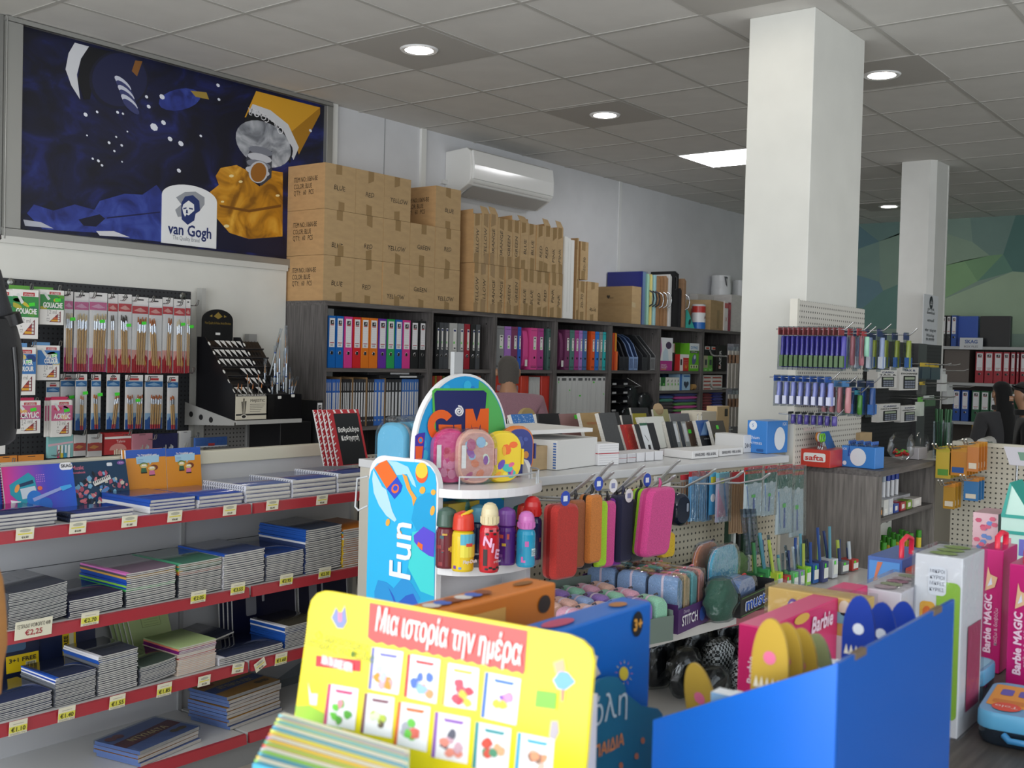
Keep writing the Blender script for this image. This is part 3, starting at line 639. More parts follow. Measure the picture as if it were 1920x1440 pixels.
for a,b,key,lab in ((288,349,'#dc4f96','hot pink box file lying deeper beside the curved one'),(541,589,'#7a3c66','plum box file with bulging side, deeper in the fourth bay'),(744,769,'#e25a24','orange box file side deeper in the fourth bay'),(444,469,'#4f726c','dark teal box file side, third bay')):
 x0,x1=clampx(xa(c6(a),4.99),xa(c6(b-2),4.965));m=M()
 zb=1.4105;m.prism(left(x0,5.27,zb),[(0,0),(.25,0),(.285,.03),(.30,.1),(.30,.22),(.285,.29),(.25,.316),(0,.316)],0,-(x1-x0-.014),key+':s')
 m.poly(front(x0+.02,4.97,zb),rect(.0,.025,.03,.075),'#e4e4e0',.0012)
 m.build('box_file',label=lab,cat='binder',bev=.004)
FK={}
def thinfile(key,a,b,z,h,Y,lab,group,d=.24,band=True):
 x0,x1=clampx(xa(a,Y,760),xa(b,Y,760));w_=x1-x0-.001
 kk=(key,round(w_,3),h)
 P0=((x0+x1)/2,Y+rnd(0,.008),z+.001)
 if kk in FK:return dup(FK[kk],P0,0,lab,group)
 t=thing('display_book',lab,'folder',P0,0,group)
 m=M();m.box(-w_/2,0,0,w_/2,d,h,key+':s');m.build('cover',t)
 m=M();f=front(0,-.0005,0);lw=w_*.32
 m.poly(f,rect(-lw,h*.2,lw,h*.72),'#d8dce0');m.poly(f,rect(-lw*.6,h*.76,lw*.6,h*.93),'#b9bdc2' if band else key)
 m.poly(f,rect(-lw*.6,h*.1,lw*.6,h*.13),'#b9bdc2');m.build('spine_label',t)
 FK[kk]=t;return t
seq=[('#33353a',105,122,2),('#3a6cc0',122,232,7),('#2b2c30',237,320,6),('#3a3c40',327,424,5),('#36383c',432,484,3),('#3f74c8',487,562,3),('#3a3c40',569,690,5),('#4478c4',692,822,7)]
desc=['two thin black display books at the left end','thin blue display books in the left block','thin black display books right of the left blue block','black display books with wide labels near the left brown divider','three black display books between the brown dividers and the blue trio','wide blue display books, the trio in the middle','black display books right of the blue trio','blue display books in the right block']
for (key,a,b,n),dsc in zip(seq,desc):
 for k in range(n):thinfile(key,c5(a+(b-a)*k/n),c5(a+(b-a)*(k+1)/n),1.0404,.297,4.96,dsc+' of the lower shelf',dsc)
for a,b,lab in ((232,236,'left'),(320,326,'second'),(425,431,'third'),(563,568,'right')):
 m=M();x0,x1=clampx(xa(c5(a),4.955,760),xa(c5(b),4.955,760));m.box(x0+.002,4.952,1.042,x1-.002,5.2,1.35,'#8a6c48:k');m.build('divider_card',label=f'{lab} brown cardboard divider between display books',cat='divider')
for k,(a,b,zz,tl) in enumerate(((520,845,1.345,.02),(440,800,1.366,.0),(450,815,1.388,-.01))):
 x0,x1=clampx(xa(c5(a),4.96,705),xa(c5(b),4.96,705));t=thing('ring_binder',['lowest','middle','top'][k]+' of three black binders lying flat on the display books','binder',((x0+x1)/2,5.05,zz),0,'black binders lying flat')
 m=M();m.box(x0,4.95+.01*k,zz,x1,5.2,zz+.019,'#26272a:s');m.build('cover',t,world=True,bev=.002)
 m=M();m.poly(front(x0,4.95+.01*k,zz),rect((x1-x0)*.45,.004,(x1-x0)*.85,.015),'#cdd0d2');m.build('spine_label',t,world=True)
for k,(a,b,key) in enumerate(((60,84,'#b0402c'),(86,104,'#8a8c3a'),(106,128,'#a83c30'),(130,160,'#c04a34'),(162,185,'#5d6a34'),(500,525,'#b8412e'),(528,555,'#c46a50'))):
 c7=lambda v:800+v/5.486
 m=M();x0,x1=clampx(xa(c7(a),4.97,720),xa(c7(b),4.97,720));m.box(x0,4.97,1.042,x1-.002,5.2,1.36,key+':s');m.build('ring_binder',label=['red file at the left of the lower second bay','olive file beside the red one in lower second bay','dark red file in lower second bay','orange red file in lower second bay','green file in lower second bay','red file in the right of lower second bay','salmon file in the right of lower second bay'][k],cat='binder')
c7=lambda v:800+v/5.486
for k,(a,b,key,lab) in enumerate(((697,740,'#cf3a2c','red file left of the man, third bay'),(745,800,'#c73a2e','red file behind the neck of the man, third bay'),(970,1012,'#d24430','left orange red file right of the man'),(1014,1048,'#c43a2a','right orange red file right of the man'),(1180,1288,'#c8392e','wide glossy red file beside the white binders'))):
 m=M();x0,x1=clampx(xa(c7(a),4.96,740),xa(c7(b),4.96,740));m.box(x0,4.96,1.042,x1-.002,5.24,1.362,key+':s');m.lathe([(0,.001),(.012,.001)],'#3a1512',c=((x0+x1)/2,4.96,1.12),n=12,ax=(V((1,0,0)),V((0,0,1)),V((0,-1,0))));m.build('lever_arch_file',label=lab,cat='binder',bev=.003)
for k in range(5):
 a=1050+k*23;m=M();x0,x1=clampx(xa(c7(a),4.97,740),xa(c7(a+21),4.97,740));m.box(x0,4.97,1.042,x1,5.24,1.355,'#c6c8c8:s');m.poly(front(x0,4.97,1.042),rect(.006,.06,x1-x0-.006,.16),'#3c3e40');m.poly(front(x0,4.97,1.042),rect(.01,.08,x1-x0-.01,.15),'#dcdcda',.001);m.build('ring_binder',label='slim grey white ring binder in the row right of the man',cat='binder',group='slim grey ring binders',bev=.002)
eb=[1340,1368,1448,1490,1538,1614,1652,1682,1748,1802,1856]
for k in range(10):
 x0,x1=clampx(xa(c7(eb[k]),4.955,740),xa(c7(eb[k+1]),4.955,740))
 t=thing('ring_binder','white ring binder in the pale row of the fourth bay','binder',((x0+x1)/2,4.955,1.0415),0,'white ring binders of the fourth bay');w_=x1-x0-.003
 m=M();m.box(-w_/2,0,0,w_/2,.27,.318,'#d3d5d5:s');m.build('cover',t,bev=.002)
 m=M();f=front(-w_/2,-.0006,0);m.poly(f,rect(w_*.2,.285,w_*.8,.305),'#5a5c60');m.poly(f,rect(w_*.1,.03,w_*.12,.28),'#b6b8ba')
 m.poly(f,rect(w_*.82,.03,w_*.84,.28),'#b6b8ba');m.build('spine_label',t)
 if k in (0,2,4,7,9):m=M();zz=rnd(.12,.27);m.poly(f,rect(w_*.35,zz,w_*.6,zz+.012),'#53d33a',.0012);m.build('price_sticker',t)
c8=lambda v:1090+v/6.194
for k,(a,b,h_,key) in enumerate(((348,362,.315,'#a8281e'),(363,374,.315,'#c8541e'),(375,387,.315,'#b03428'),(388,398,.315,'#c89a2c'),(399,408,.312,'#e0963c'),(404,424,.16,'#e8743c'))):
 m=M();Yk=4.96 if k<5 else 4.945;x0,x1=clampx(xa(c8(a),Yk,660),xa(c8(b),Yk,660));m.box(x0,Yk,1.4125,x1-.001,5.2,1.4125+h_,key);m.build('folder',label=['dark red folder','orange brown folder','brick red folder','mustard folder','pale orange folder','short orange folder'][k]+' at the left of the fifth bay',cat='folder')
def rack(a,b,key,lab,h=.31,side='#2a2d36',cur=True,Y=4.955):
 x0,x1=clampx(xa(c8(a),Y,690),xa(c8(b),Y,690));t=thing('magazine_rack',lab,'magazine rack',((x0+x1)/2,Y,1.4165),0,'magazine racks of the fifth bay')
 pr_=[(.25,0),(.25,h),(.17,h)]+([(.10,h*.9),(.05,h*.72),(.015,h*.45),(0,h*.36)] if cur else [(0,h*.42)])+[(0,0)]
 for xx in (x0,x1-.004):
  m=M();fr=Fr((xx,Y,1.4165),(0,-1,0),(0,0,1));pts=[(-y,z) for y,z in pr_][::-1]
  m.prism(fr,pts,0,-.004,side+':s');m.tube([fr.p(x,z,-.002) for x,z in pts],.003,key,close=True);m.build('side_panel',t,world=True)
 m=M();m.box(x0,Y-.001,1.4165,x1,Y+.003,1.4125+h*.38,key)
 for q in range(4):m.box(x0+(x1-x0)*(.12+.2*q),Y-.002,1.43,x0+(x1-x0)*(.2+.2*q),Y-.0005,1.4125+h*.33,side)
 m.build('front_panel',t,world=True);m=M();m.box(x0,Y,1.4165,x1,Y+.25,1.419,side);m.build('base',t,world=True)
rack(440,490,'#2a2c34','black mesh magazine rack nearest the coloured folders',side='#1f2026');rack(495,545,'#2e3038','second black mesh magazine rack',side='#1f2026')
rack(552,600,'#7f9ac6','left blue mesh magazine rack',side='#34456c');rack(604,652,'#8aa4ce','right blue mesh magazine rack',side='#34456c');rack(705,765,'#3a3c40','charcoal solid magazine rack',side='#333539',cur=False);rack(800,854,'#8c8e90','grey patterned magazine rack at the right',side='#4c4e50',cur=False)
c9=lambda v:1130+v/7.111
d9=lambda v:640+v/7.111
t=thing('letter_tray_stack','stack of smoky black letter trays at the left of the lower fifth bay','letter trays',(xa(c9(230),5.0,740),5.1,1.0))
x0,x1=clampx(xa(c9(112),4.96,720),xa(c9(345),4.96,720))
for k in range(4):
 z=1.06+.075*k;m=M();m.box(x0,4.96,z,x1,5.25,z+.004,'#2a2a2e:g');m.box(x0,4.96,z,x0+.004,5.25,z+.05,'#2a2a2e:g');m.box(x1-.004,4.96,z,x1,5.25,z+.05,'#2a2a2e:g');m.box(x0+.02,4.957,z+.004,x0+.08,4.96,z+.02,'#b8babc:g');m.box(x1-.08,4.957,z+.004,x1-.02,4.96,z+.02,'#b8babc:g');m.build('tray',t,world=True)
m=M();m.box(x0+.01,4.99,1.003,x1-.01,5.22,1.06,'#1c1c20:g');m.build('tray',t,world=True)
for k in range(3):
 t=thing('letter_tray',['lowest','middle','upper'][k]+' slanted wire letter tray at the right of the lower fifth bay','letter tray',(xa(c9(560),5.0,720),5.1,1.1+.07*k))
 z=1.06+.095*k;x0,x1=clampx(xa(c9(470),5.0,720),xa(c9(680),5.0,720));x1 -= .008;key='#c4c6c6:s' if k==2 else '#3a3b3e:s'
 m=M();m.prism(Fr((0,5.09,0),(1,0,0),(0,0,1)),[(x0,z),(x1,z+.02),(x1,z+.026),(x0,z+.006)],0,-.19,key);m.build('tray_floor',t,world=True)
 m=M();m.tube([(x0-.05,5.2,z+.075),(x0,5.09,z)],.004,'#dcdcdc:M');m.build('side_wire',t,world=True);m=M();m.tube([(x1-.06,5.2,z+.09),(x1,5.09,z+.02)],.004,'#dcdcdc:M');m.build('side_wire',t,world=True)
def crumple(name,lab,cat,c,rx,ry,rz_,key='#e8ecee:c',core=None,seed=1,group=None,rot=0.0,amp=.16,nu=14,nv=9):
 """a crinkled plastic bag (film) round a core shape"""
 rs=random.Random(seed);t=thing(name,lab,cat,c,rot,group)
 rings=[]
 for i in range(1,nv):
  ph=PI*i/nv;rg=[]
  for j in range(nu):
   th=2*PI*j/nu;k=1+rs.uniform(-amp,amp);e=0.75
   sx=math.copysign(abs(math.cos(th))**e,math.cos(th));sy_=math.copysign(abs(math.sin(th))**e,math.sin(th))
   rg.append((rx*k*sx*math.sin(ph)**.55,ry*k*sy_*math.sin(ph)**.55,rz_+rz_*-math.cos(ph)*(1+rs.uniform(-amp,amp)*.3)))
  rings.append(rg)
 for rg in rings:
  for q in range(len(rg)):rg[q]=(rg[q][0],rg[q][1],max(rg[q][2],.001))
 if core:
  m=M();m.loft([[V((x*.86,y*.86,z*.92+rz_*.08)) for x,y,z in rg] for rg in rings],core,True);m.build('contents',t)
 m=M();m.loft(rings,key,False);m.build('plastic_bag',t)
 return t
crumple('wrapped_pack','black desk tray in crinkled clear bag at the centre of the lower fifth bay','packaged tray',(xa(c9(410),4.98,760),5.02,1.003),.09,.06,.14,core='#242428:g',seed=3)
crumple('wrapped_pack','black organiser in crumpled film at the right of the lower fifth bay','packaged tray',(xa(c9(585),4.96,760),5.0,1.003),.11,.06,.11,core='#2a2b2e:g',seed=5)
crumple('wrapped_pack','glossy black bag at the bottom left of the lower fifth bay','packaged tray',(xa(c9(210),4.98,780),4.9,1.002),.1,.04,.05,core='#161618:g',seed=6)
# ================================================================ sixth and seventh bays
def onshelf(name,lab,cat,a,b,Y,z,h,d,key,dec=None,keys=None,group=None,bev=.002,conv=None,py=700):
 cv=conv or (lambda v:v)
 x0,x1=clampx(xa(cv(a),Y,py),xa(cv(b),Y,py));W=x1-x0-.002
 t=thing(name,lab,cat,(x0+W/2,Y,z+.0015),0,group)
 m=M();m.box(-W/2,0,0,W/2,d,h,key,keys);m.build('carton_body',t,bev=bev)
 if dec:m=M();dec(m,front(-W/2,-.0008,0),W,h);m.build('printed_face',t)
 return t
def d_pink(m,f,W,h):
 m.poly(f,[(0,h*.3),(W*.1,h*.62),(W*.02,h),(W,h),(W*.98,h*.5),(W,h*.3)],'#e6e8ea');m.poly(f,[(W*.2,h*.3),(W*.2,h*.55),(W*.4,h*.7),(W*.6,h*.62),(W*.7,h*.3)],'#c3d6e2',.0012)
 m.poly(f,ell(W*.66,h*.77,W*.24,h*.11,14),'#4a3a56',.0014);m.text(f,'SPORTS',W*.08,h*.17,.026,'#f2e4ee',al='l',sx=1.1);m.text(f,'MAGNET',W*.08,h*.1,.026,'#f2e4ee',al='l',sx=1.1);m.poly(f,rect(W*.08,h*.04,W*.5,h*.055),'#e6b23a')
onshelf('boxed_gadget','tall white and magenta box at the left of the sixth bay','box',910,1052,4.955,1.412,.30,.16,'#b5368c',d_pink,conv=c8)
def d_dymo(m,f,W,h):
 m.poly(f,rect(0,h*.74,W,h),'#dfe6ea');m.text(f,'DYMO',W*.5,h*.84,.038,'#2a86b8',bold=.02,width=W*.7);m.poly(f,rect(W*.08,h*.65,W*.92,h*.72),'#26302a');m.text(f,'LabelManager',W/2,h*.685,.016,'#dfe6ea',width=W*.7,l=.0014)
 m.poly(f,ell(W*.5,h*.42,W*.2,h*.2,14,rot=-.5),'#5a6690',.0014);m.poly(f,ell(W*.55,h*.5,W*.1,h*.08,10,rot=-.5),'#c8d4de',.0018);m.poly(f,rect(W*.12,h*.1,W*.9,h*.22),'#dce8b8')
 for k in range(3):m.poly(f,rect(W*(.18+.25*k),h*.12,W*(.32+.25*k),h*.2),'#4a5a3a',.0014)
onshelf('label_printer_box','green label printer box at the front right of the sixth bay','box',1248,1360,4.955,1.412,.262,.1,'#6cbc2c',d_dymo,conv=c8)
onshelf('label_printer_box','green label printer box behind the red and white one','box',1150,1246,5.06,1.412,.265,.1,'#6cbc2c',d_dymo,conv=c8)
t=thing('label_printer_box','grey white label printer box lying behind the black cup','box',(xa(c8(1060),5.12,690),5.2,1.4135));m=M();m.box(-.1,0,0,.15,.08,.25,'#cfd3d6');m.text(front(0,-.001,.2),'DYMO',.08,0,.04,'#2a86b8',bold=.02);m.build('carton_body',t)
m=M();xm=xa(c8(1100),4.99,690);m.lathe([(0,0),(.052,0),(.058,.155),(.058,.165),(.05,.165),(.046,.02),(0,.02)],'#1d1d20:g',n=20);m.build('pen_cup',label='glossy black pen cup in the sixth bay',cat='pen cup',loc=(xm,5.06,1.4135))
m=M();m.lathe([(0,0),(.03,0)],'#d8d4cc',n=8);m.box(-.035,-.03,0,.035,.03,.085,'#dcd8d4');m.prism(front(0,-.031,0),rect(.028,.0,.036,.085),0,.002,'#a83a3a');m.build('sticky_note_cube',label='white block standing on the black pen cup',cat='note block',loc=(xm,5.06,1.582))
def d_red(m,f,W,h):
 m.poly(f,rect(0,0,W*.35,h),'#e9e4e2');m.poly(f,rect(W*.05,h*.35,W*.24,h*.7),'#3a3a3c',.0012);m.poly(f,rect(W*.35,h*.8,W,h),'#ece8e6');m.text(f,'W',W*.68,h*.25,.05,'#e0c04a')
 for k in range(3):m.poly(f,rect(W*.4,h*(.42+.1*k),W*.9,h*(.43+.1*k)),'#e8b0a8')
onshelf('boxed_gadget','red and white box between pen cup and label printer box','box',1140,1245,4.952,1.412,.155,.09,'#c8322c',d_red,conv=c8)
def d_leaf(m,f,W,h):m.poly(f,rect(0,h*.0,W,h*.35),'#e6efe2');m.poly(f,[(W*.3,h*.78),(W*.45,h*.72),(W*.5,h*.78),(W*.7,h*.85),(W*.55,h*.66),(W*.42,h*.66)],'#3c3a34');m.poly(f,rect(W*.4,h*.4,W*.75,h*.55),'#7fd06a',.0012)
onshelf('small_box','white and green box, half hidden at the bay edge','box',752,780,4.955,1.232,.12,.1,'#e4e8e2',d_leaf,conv=c9)
onshelf('small_box','dark green box with leaf, second from the left of the sixth bay','box',783,842,4.955,1.232,.12,.1,'#2c7038',d_leaf,conv=c9)
for k,(a,b) in enumerate(((847,898),(902,948),(951,988),(990,1027))):onshelf('small_box',['white leaf box right beside the dark green one','second white leaf box from the dark green one','third white leaf box from the dark green one','white leaf box next to the blue box'][k]+' in the sixth bay','box',a,b,4.955,1.232,.12,.1,'#dfe2dc',d_leaf,conv=c9,group='white leaf boxes')
def d_head(m,f,W,h):m.poly(f,rect(0,0,W*.2,h),'#3f74c0');m.poly(f,rect(W*.35,h*.84,W*.92,h*.92),'#3a7ac0');m.poly(f,[(W*.6,h*.1),(W*.38,h*.35),(W*.4,h*.52),(W*.52,h*.55),(W*.6,h*.48),(W*.7,h*.55),(W*.84,h*.5),(W*.84,h*.35)],'#3a4458')
onshelf('boxed_gadget','pale blue box with dark heart shape on the middle shelf of sixth bay','box',1030,1172,4.955,1.232,.15,.12,'#a8cce8',d_head,conv=c9)
onshelf('long_box','long dark blue box lying behind the small leaf boxes','box',800,1020,5.1,1.232,.15,.12,'#2a4a6a',conv=c9)
m=M();x0,x1=xa(c9(1180),5.0,730),xa(c9(1262),5.0,730);m.lathe([(0,0),(.028,0),(.028,x1-x0),(0,x1-x0)],'#c49a60:s',n=14,ax=(V((0,1,0)),V((0,0,1)),V((1,0,0))));m.build('wooden_roll',label='light wooden roll lying right of the pale blue box',cat='roll',loc=(x0,5.0,1.262))
cl=[('#3a6a78',0),('#2a3f8c',1),('#c83a98',1),('#2b3a78',1),('#4f8c3c',1),('#c23a94',1),('#5a9a48',1),('#b83a8c',1)]
def clothpile(a,b,cols,z0,th,lab,grp,Y=4.96,d=.22,cv=c9,names=None):
 z=z0+.0015
 for k,key in enumerate(cols):
  x0,x1=clampx(xa(cv(a),Y,760),xa(cv(b),Y,760));W=x1-x0-.004;o=rnd(-.006,.002)
  m=M();n=10;R_=[]
  for i in range(n+1):
   u=-W/2+W*i/n;e=th*.5*(1-abs(2*i/n-1)**6*.7);zz=th*.5+math.sin(i*1.3+k)*th*.06
   R_.append([(u,0+o,max(zz-e,0)+.0),(u,d,max(zz-e,0)),(u,d,zz+e*.9),(u,o,zz+e*.9),(u,o-.006,zz)])
  m.loft(R_,key+':f',True)
  nm=(names or {}).get(k)
  m.build('folded_cloth',label=(nm or f'folded cloth sheet in the {lab}'),cat='folded cloth',group=grp,loc=(x0+W/2,Y+.006,z));z += th*1.05
clothpile(955,1290,['#b8398e','#5a9a48','#c23a94','#4f8c3c','#2b3a78','#c83a98','#33418c'],1.0,.028,'pink, green and blue pile of the sixth bay','pink green blue cloth pile')
clothpile(755,945,['#22252c','#2a2a30','#3c2c2a','#2f2f36','#2a7a66','#2b4f9a'],1.0,.030,'dark left pile of the sixth bay','dark cloth pile',names={4:'folded green cloth in the dark pile of the sixth bay',5:'folded blue cloth topping the dark pile of the sixth bay'})
def d_blk(m,f,W,h):m.poly(f,rect(W*.1,h*.84,W*.9,h*.96),'#d8dcd8');m.poly(f,rect(W*.25,h*.86,W*.75,h*.93),'#c0402c',.0012)
onshelf('boxed_gadget','black box with red and white top badge, left in the seventh bay','box',1345,1430,5.0,1.412,.25,.1,'#202224',d_blk,conv=c9)
onshelf('boxed_gadget','black box with badge beside the tall razor box, seventh bay','box',1432,1512,4.99,1.412,.25,.1,'#222426',d_blk,conv=c9)
def d_rz(m,f,W,h):m.text(f,'RAZER',W*.35,h*.45,.06,'#e2e2e0',vert=True,bold=.02);m.poly(f,rect(W*.2,h*.1,W*.45,h*.22),'#b04a3a')
onshelf('boxed_gadget','black box with white vertical lettering in the seventh bay','box',1515,1640,4.97,1.412,.26,.1,'#201c1c',d_rz,conv=c9)
for k,(a,b) in enumerate(((1340,1398),(1400,1462))):
 def d_bud(m,f,W,h):m.poly(f,rect(0,0,W,h*.22),'#6cc048');m.text(f,'bud',W/2,h*.11,.026,'#f2f6ee',l=.0014);m.poly(f,rect(W*.3,h*.4,W*.8,h*.75),'#3a4a48')
 onshelf('blister_box',['pale green box at the left front of the seventh bay','green box with dark window, second in the seventh bay front'][k],'box',a,b,4.95,1.412,.15,.04,'#a8a88a' if k==0 else '#6aaa4c',d_bud,conv=c9)
z=1.2335
for k in range(4):
 for c_ in range(2):
  if c_==1 and k==3:pass
  x0,x1=clampx(xa(c9(1337 if c_==0 else 1452),4.955,730),xa(c9(1448 if c_==0 else 1592),4.955,730));W=x1-x0-.003
  t=thing('paper_box',f'flat red and white box in the {["left", "right"][c_]} stack of the seventh bay','box',(x0+W/2,4.955,z+.036*k-.008*c_*0),0,['left','right'][c_]+' red and white box stack')
  m=M();m.box(-W/2,0,0,W/2,.18,.0345,'#dedad6');m.build('carton_body',t);m=M();m.poly(front(-W/2,-.0006,0),rect(W*.06,.004,W*.9,.017),'#b0483c');m.build('printed_band',t)
clothpile(1336,1462,['#7a1f28','#801f2a','#7a1c26','#84222c','#7c2028','#7e202a','#86242e'],1.0,.027,'dark red pile of the seventh bay','dark red cloth pile')
clothpile(1468,1600,['#1f2a86','#1e2880','#20308c','#1c2678','#1f2a86','#202f90','#1d2884'],1.0,.029,'blue pile of the seventh bay','blue cloth pile')
t=thing('display_rack','grey upright rack with long hooks beside the left edge of large column','display rack',(0,0,0))
PYQ=3.62
x0,x1=xa(1373,PYQ,720),xa(1384,PYQ,720);x1=x0+.10;t.location=((x0+x1)/2,PYQ+.05,0)
m=M();m.box(x0,PYQ,0.02,x1,PYQ+.05,pY(1378,645,PYQ).z,'#6e7078:s');m.build('upright',t,world=True,bev=.003)
m=M();m.box(x0-.25,PYQ-.2,0,x1+.2,PYQ+.25,.02,'#5e6066:s');m.build('foot',t,world=True)
for k,yy in enumerate((668,728,806)):
 z=pY(1360,yy,PYQ).z;xl=xa(1330,PYQ,yy);m=M();m.tube([(x0+.01,PYQ-.004,z),(xl+.06,PYQ-.004,z),(xl+.02,PYQ-.004,z+.012),(xl,PYQ-.004,z+.035)],.006,'#d4d6d8:M');m.build('hook',t,world=True)
for k,(ya,yb) in enumerate(((650,727),(731,798))):
 for j in range(3):
  a=1360+j*4;xx0,xx1=xa(a,PYQ-.03,ya),xa(a+5.5,PYQ-.03,ya);z1,z0=pY(1366,ya,PYQ).z,pY(1366,yb,PYQ).z
  tt=thing('paper_pack',f'long clear pack of cream paper on the {["upper", "lower"][k]} hook of the grey upright','paper pack',((xx0+xx1)/2,PYQ-.04,z0),0,['upper','lower'][k]+' long paper packs')
  m=M();m.box(xx0,PYQ-.06-.012*j,z0,xx1,PYQ-.052-.012*j,z1-.03,'#d9d0c4');m.box(xx0,PYQ-.0605-.012*j,z1-.12,xx1,PYQ-.0515-.012*j,z1-.06,'#d8a884');m.build('paper_sheets',tt,world=True)
  m=M();m.box(xx0-.002,PYQ-.063-.012*j,z0-.004,xx1+.002,PYQ-.05-.012*j,z1,'#f0f2f4:c');m.build('plastic_sleeve',tt,world=True)
# ================================================================ black pegboard with brush packs
d3=lambda x,y:(x/4,500+y/4)
PB=5.262
zt=pY(357,547,PB).z
t=thing('pegboard','black pegboard on the wall holding brush packs','pegboard',(3.3,PB+.005,.7))
for x0,x1 in ((2.30,xa(43,PB,530)),(xa(43,PB,530)+.004,xa(358,PB,560))):
 m=M();m.box(x0,PB,.72,x1,PB+.014,zt,'#34363a:px');m.build('board',t,world=True,bev=.001)
for px,py in ((20,529),(342,555)):
 m=M();q=pY(px,py,PB);m.lathe([(.02,0),(.02,.004),(.008,.006),(0,.006)],'#9a9c98:M',c=q,n=12,ax=(V((1,0,0)),V((0,0,1)),V((0,-1,0))));m.build('screw_washer',t,world=True)
HK=[]
def hook(px,py,Yt,lab,Y0=PB,key='#b8babc:M',r=.0028,two=True,root=None):
 q=pY(px,py,Yt);m=M();L_=Y0-Yt
 m.tube([(0,0,0),(0,-L_*.9,.0),(0,-L_*.97,.008),(0,-L_,.028)],r,key)
 if two:m.tube([(.011,0,.0),(.011,-L_*.9,.0),(.011,-L_*.97,.008),(.011,-L_,.028),(0.0,-L_-.001,.03)],r,key)
 return m.build('display_hook',label=lab,cat='hook',group='display hooks',loc=(q.x,Y0,q.z-.02))
BK={}
def brushset(m,W,h,n,tip,x0,fan,z0=.01,rr=.0036,fer='#c9ccd2:M',wood='#c69e64:s',end='#b8282e:s',hs=.72,fat=False):
 for k in range(n):
  u=(k-(n-1)/2);xb=x0+u*rr*2.05;xt=x0+u*rr*2.15+fan*h
  zt_=z0+h*hs*(1+.02*math.sin(k*2.1));d=-.004-.002*(k% 2)
  def P(f_):return (xb+(xt-xb)*f_,d,z0+(zt_-z0)*f_)
  m.tube([P(0),P(.12)],[rr*.95,rr],end,n=5);m.tube([P(.12),P(.74)],rr,wood,n=5);m.tube([P(.74),P(.92)],[rr*1.0,rr*1.15],fer,n=5);m.tube([P(.92),P(1.0)],[rr*1.2,rr*.6],tip,n=5)
def brushpack(px0,px1,py0,py1,Yf,kind,n,tip,fan,lab,off=0.0,fat=1.0,split=None,hs=.70):
 a=pY(px0,(py0+py1)/2,Yf).x;b=pY(px1,(py0+py1)/2,Yf).x;z1,z0=pY((px0+px1)/2,py0,Yf).z,pY((px0+px1)/2,py1,Yf).z
 W,H_=b-a,z1-z0
 t=thing('brush_pack',lab,'brush pack',((a+b)/2,Yf,z0),0,'brush packs on the black pegboard')
 m=M();m.box(-W/2,0,0,W/2,.002,H_,'#e2e1e0');f=front(-W/2,-.0004,0)
 c1,c2,c3={'pink':('#c86a94','#d7a2bc','#b03a70'),'red':('#c2484e','#dca49c','#a82832'),'blue':('#2f6ea8','#8fb4d4','#27569a')}[kind]
 m.poly(f,rect(W*.02,H_*.78,W*.98,H_*.88),c1,.0003)
 m.poly(f,rect(W*.02,0,W*.98,H_*.30),c2,.0003);pts=[(W*.02,0),(W*.98,0)]+[(W*(.98-.96*k/8),H_*(.20+.05*math.sin(k*2.3))) for k in range(9)];m.poly(f,pts,c3,.0005)
 m.poly(f,[(W*.1,H_*.82),(W*.5,H_*.86),(W*.9,H_*.81),(W*.5,H_*.80)],c2,.0005)
 if kind=='blue':m.poly(f,rect(W*.25,H_*.90,W*.75,H_*.94),'#b8383c',.0005)
 else:m.poly(f,[(W*.6,H_*.12),(W*.8,H_*.2),(W*.9,H_*.12),(W*.75,H_*.05)],'#d8a04a' if kind=='red' else c2,.0007)
 m.poly(f,rect(W*.3,H_*.955,W*.7,H_*.972),'#2c2c2e',.0005);m.build('backing_card',t)
 kk=1 if not split else 2
 for s_ in range(kk):
  for i in range(n if not split else split[s_]):
   nn=n if not split else split[s_]
   x0=off*W+(0 if not split else (-.22,.2)[s_]*W);rr=.0034*fat;u=i-(nn-1)/2
   m=M();xb=x0+u*rr*2.05;fn=fan if not split else (-.03,.06)[s_];zb=H_*.01;zt_=H_*hs*(1+.025*math.sin(i*2.1+px0));xt=xb+fn*(zt_-zb)+u*rr*.2;dpt=-.006-.004*(i% 2)
   P=lambda f_:(xb+(xt-xb)*f_,dpt,zb+(zt_-zb)*f_)
   m.tube([P(0),P(.13)],[rr*.95,rr],'#b8282e:s',n=5);m.tube([P(.13),P(.74)],rr,'#c69e64:s',n=5);m.tube([P(.74),P(.90)],[rr,rr*1.2],'#d4d8de:M',n=5);m.tube([P(.90),P(1.0)],[rr*1.25,rr*.7],tip,n=5)
   m.build('paintbrush',t)
 m=M();sx_=W/2-.002
 m.face([(-sx_,-.016,.002),(sx_,-.016,.002),(sx_,-.016,H_*.9),(-sx_,-.016,H_*.9)],'#f4f6f8:c');m.build('plastic_sleeve',t)
 if rnd(0,1)<.7:
  m=M();zz=H_*rnd(.5,.66);m.poly(Fr((off*W*.5,-.0165,zz),(1,0,.1),(-.1,0,1)),rect(0,0,.028,.016),'#48d83a',.0004);m.build('price_sticker',t)
 return t
up=[(480,545,185,788,'pink',4,'#d8c8a4',.0),(553,664,193,788,'pink',7,'#d8c49c',.01),(667,801,195,790,'pink',9,'#d4c098',.03),(806,880,205,795,'red',2,'#5c5040',-.02),(884,985,207,795,'red',5,'#3c342c',-.03),(987,1110,228,795,'red',7,'#b86a2c',.03),(1114,1213,240,800,'red',5,'#b4662a',-.08),(1216,1295,232,798,'red',3,'#b06228',.04),(1300,1385,245,800,'red',4,'#dcd0b0',-.02),(1388,1425,245,800,'red',2,'#dcd0b0',.0)]
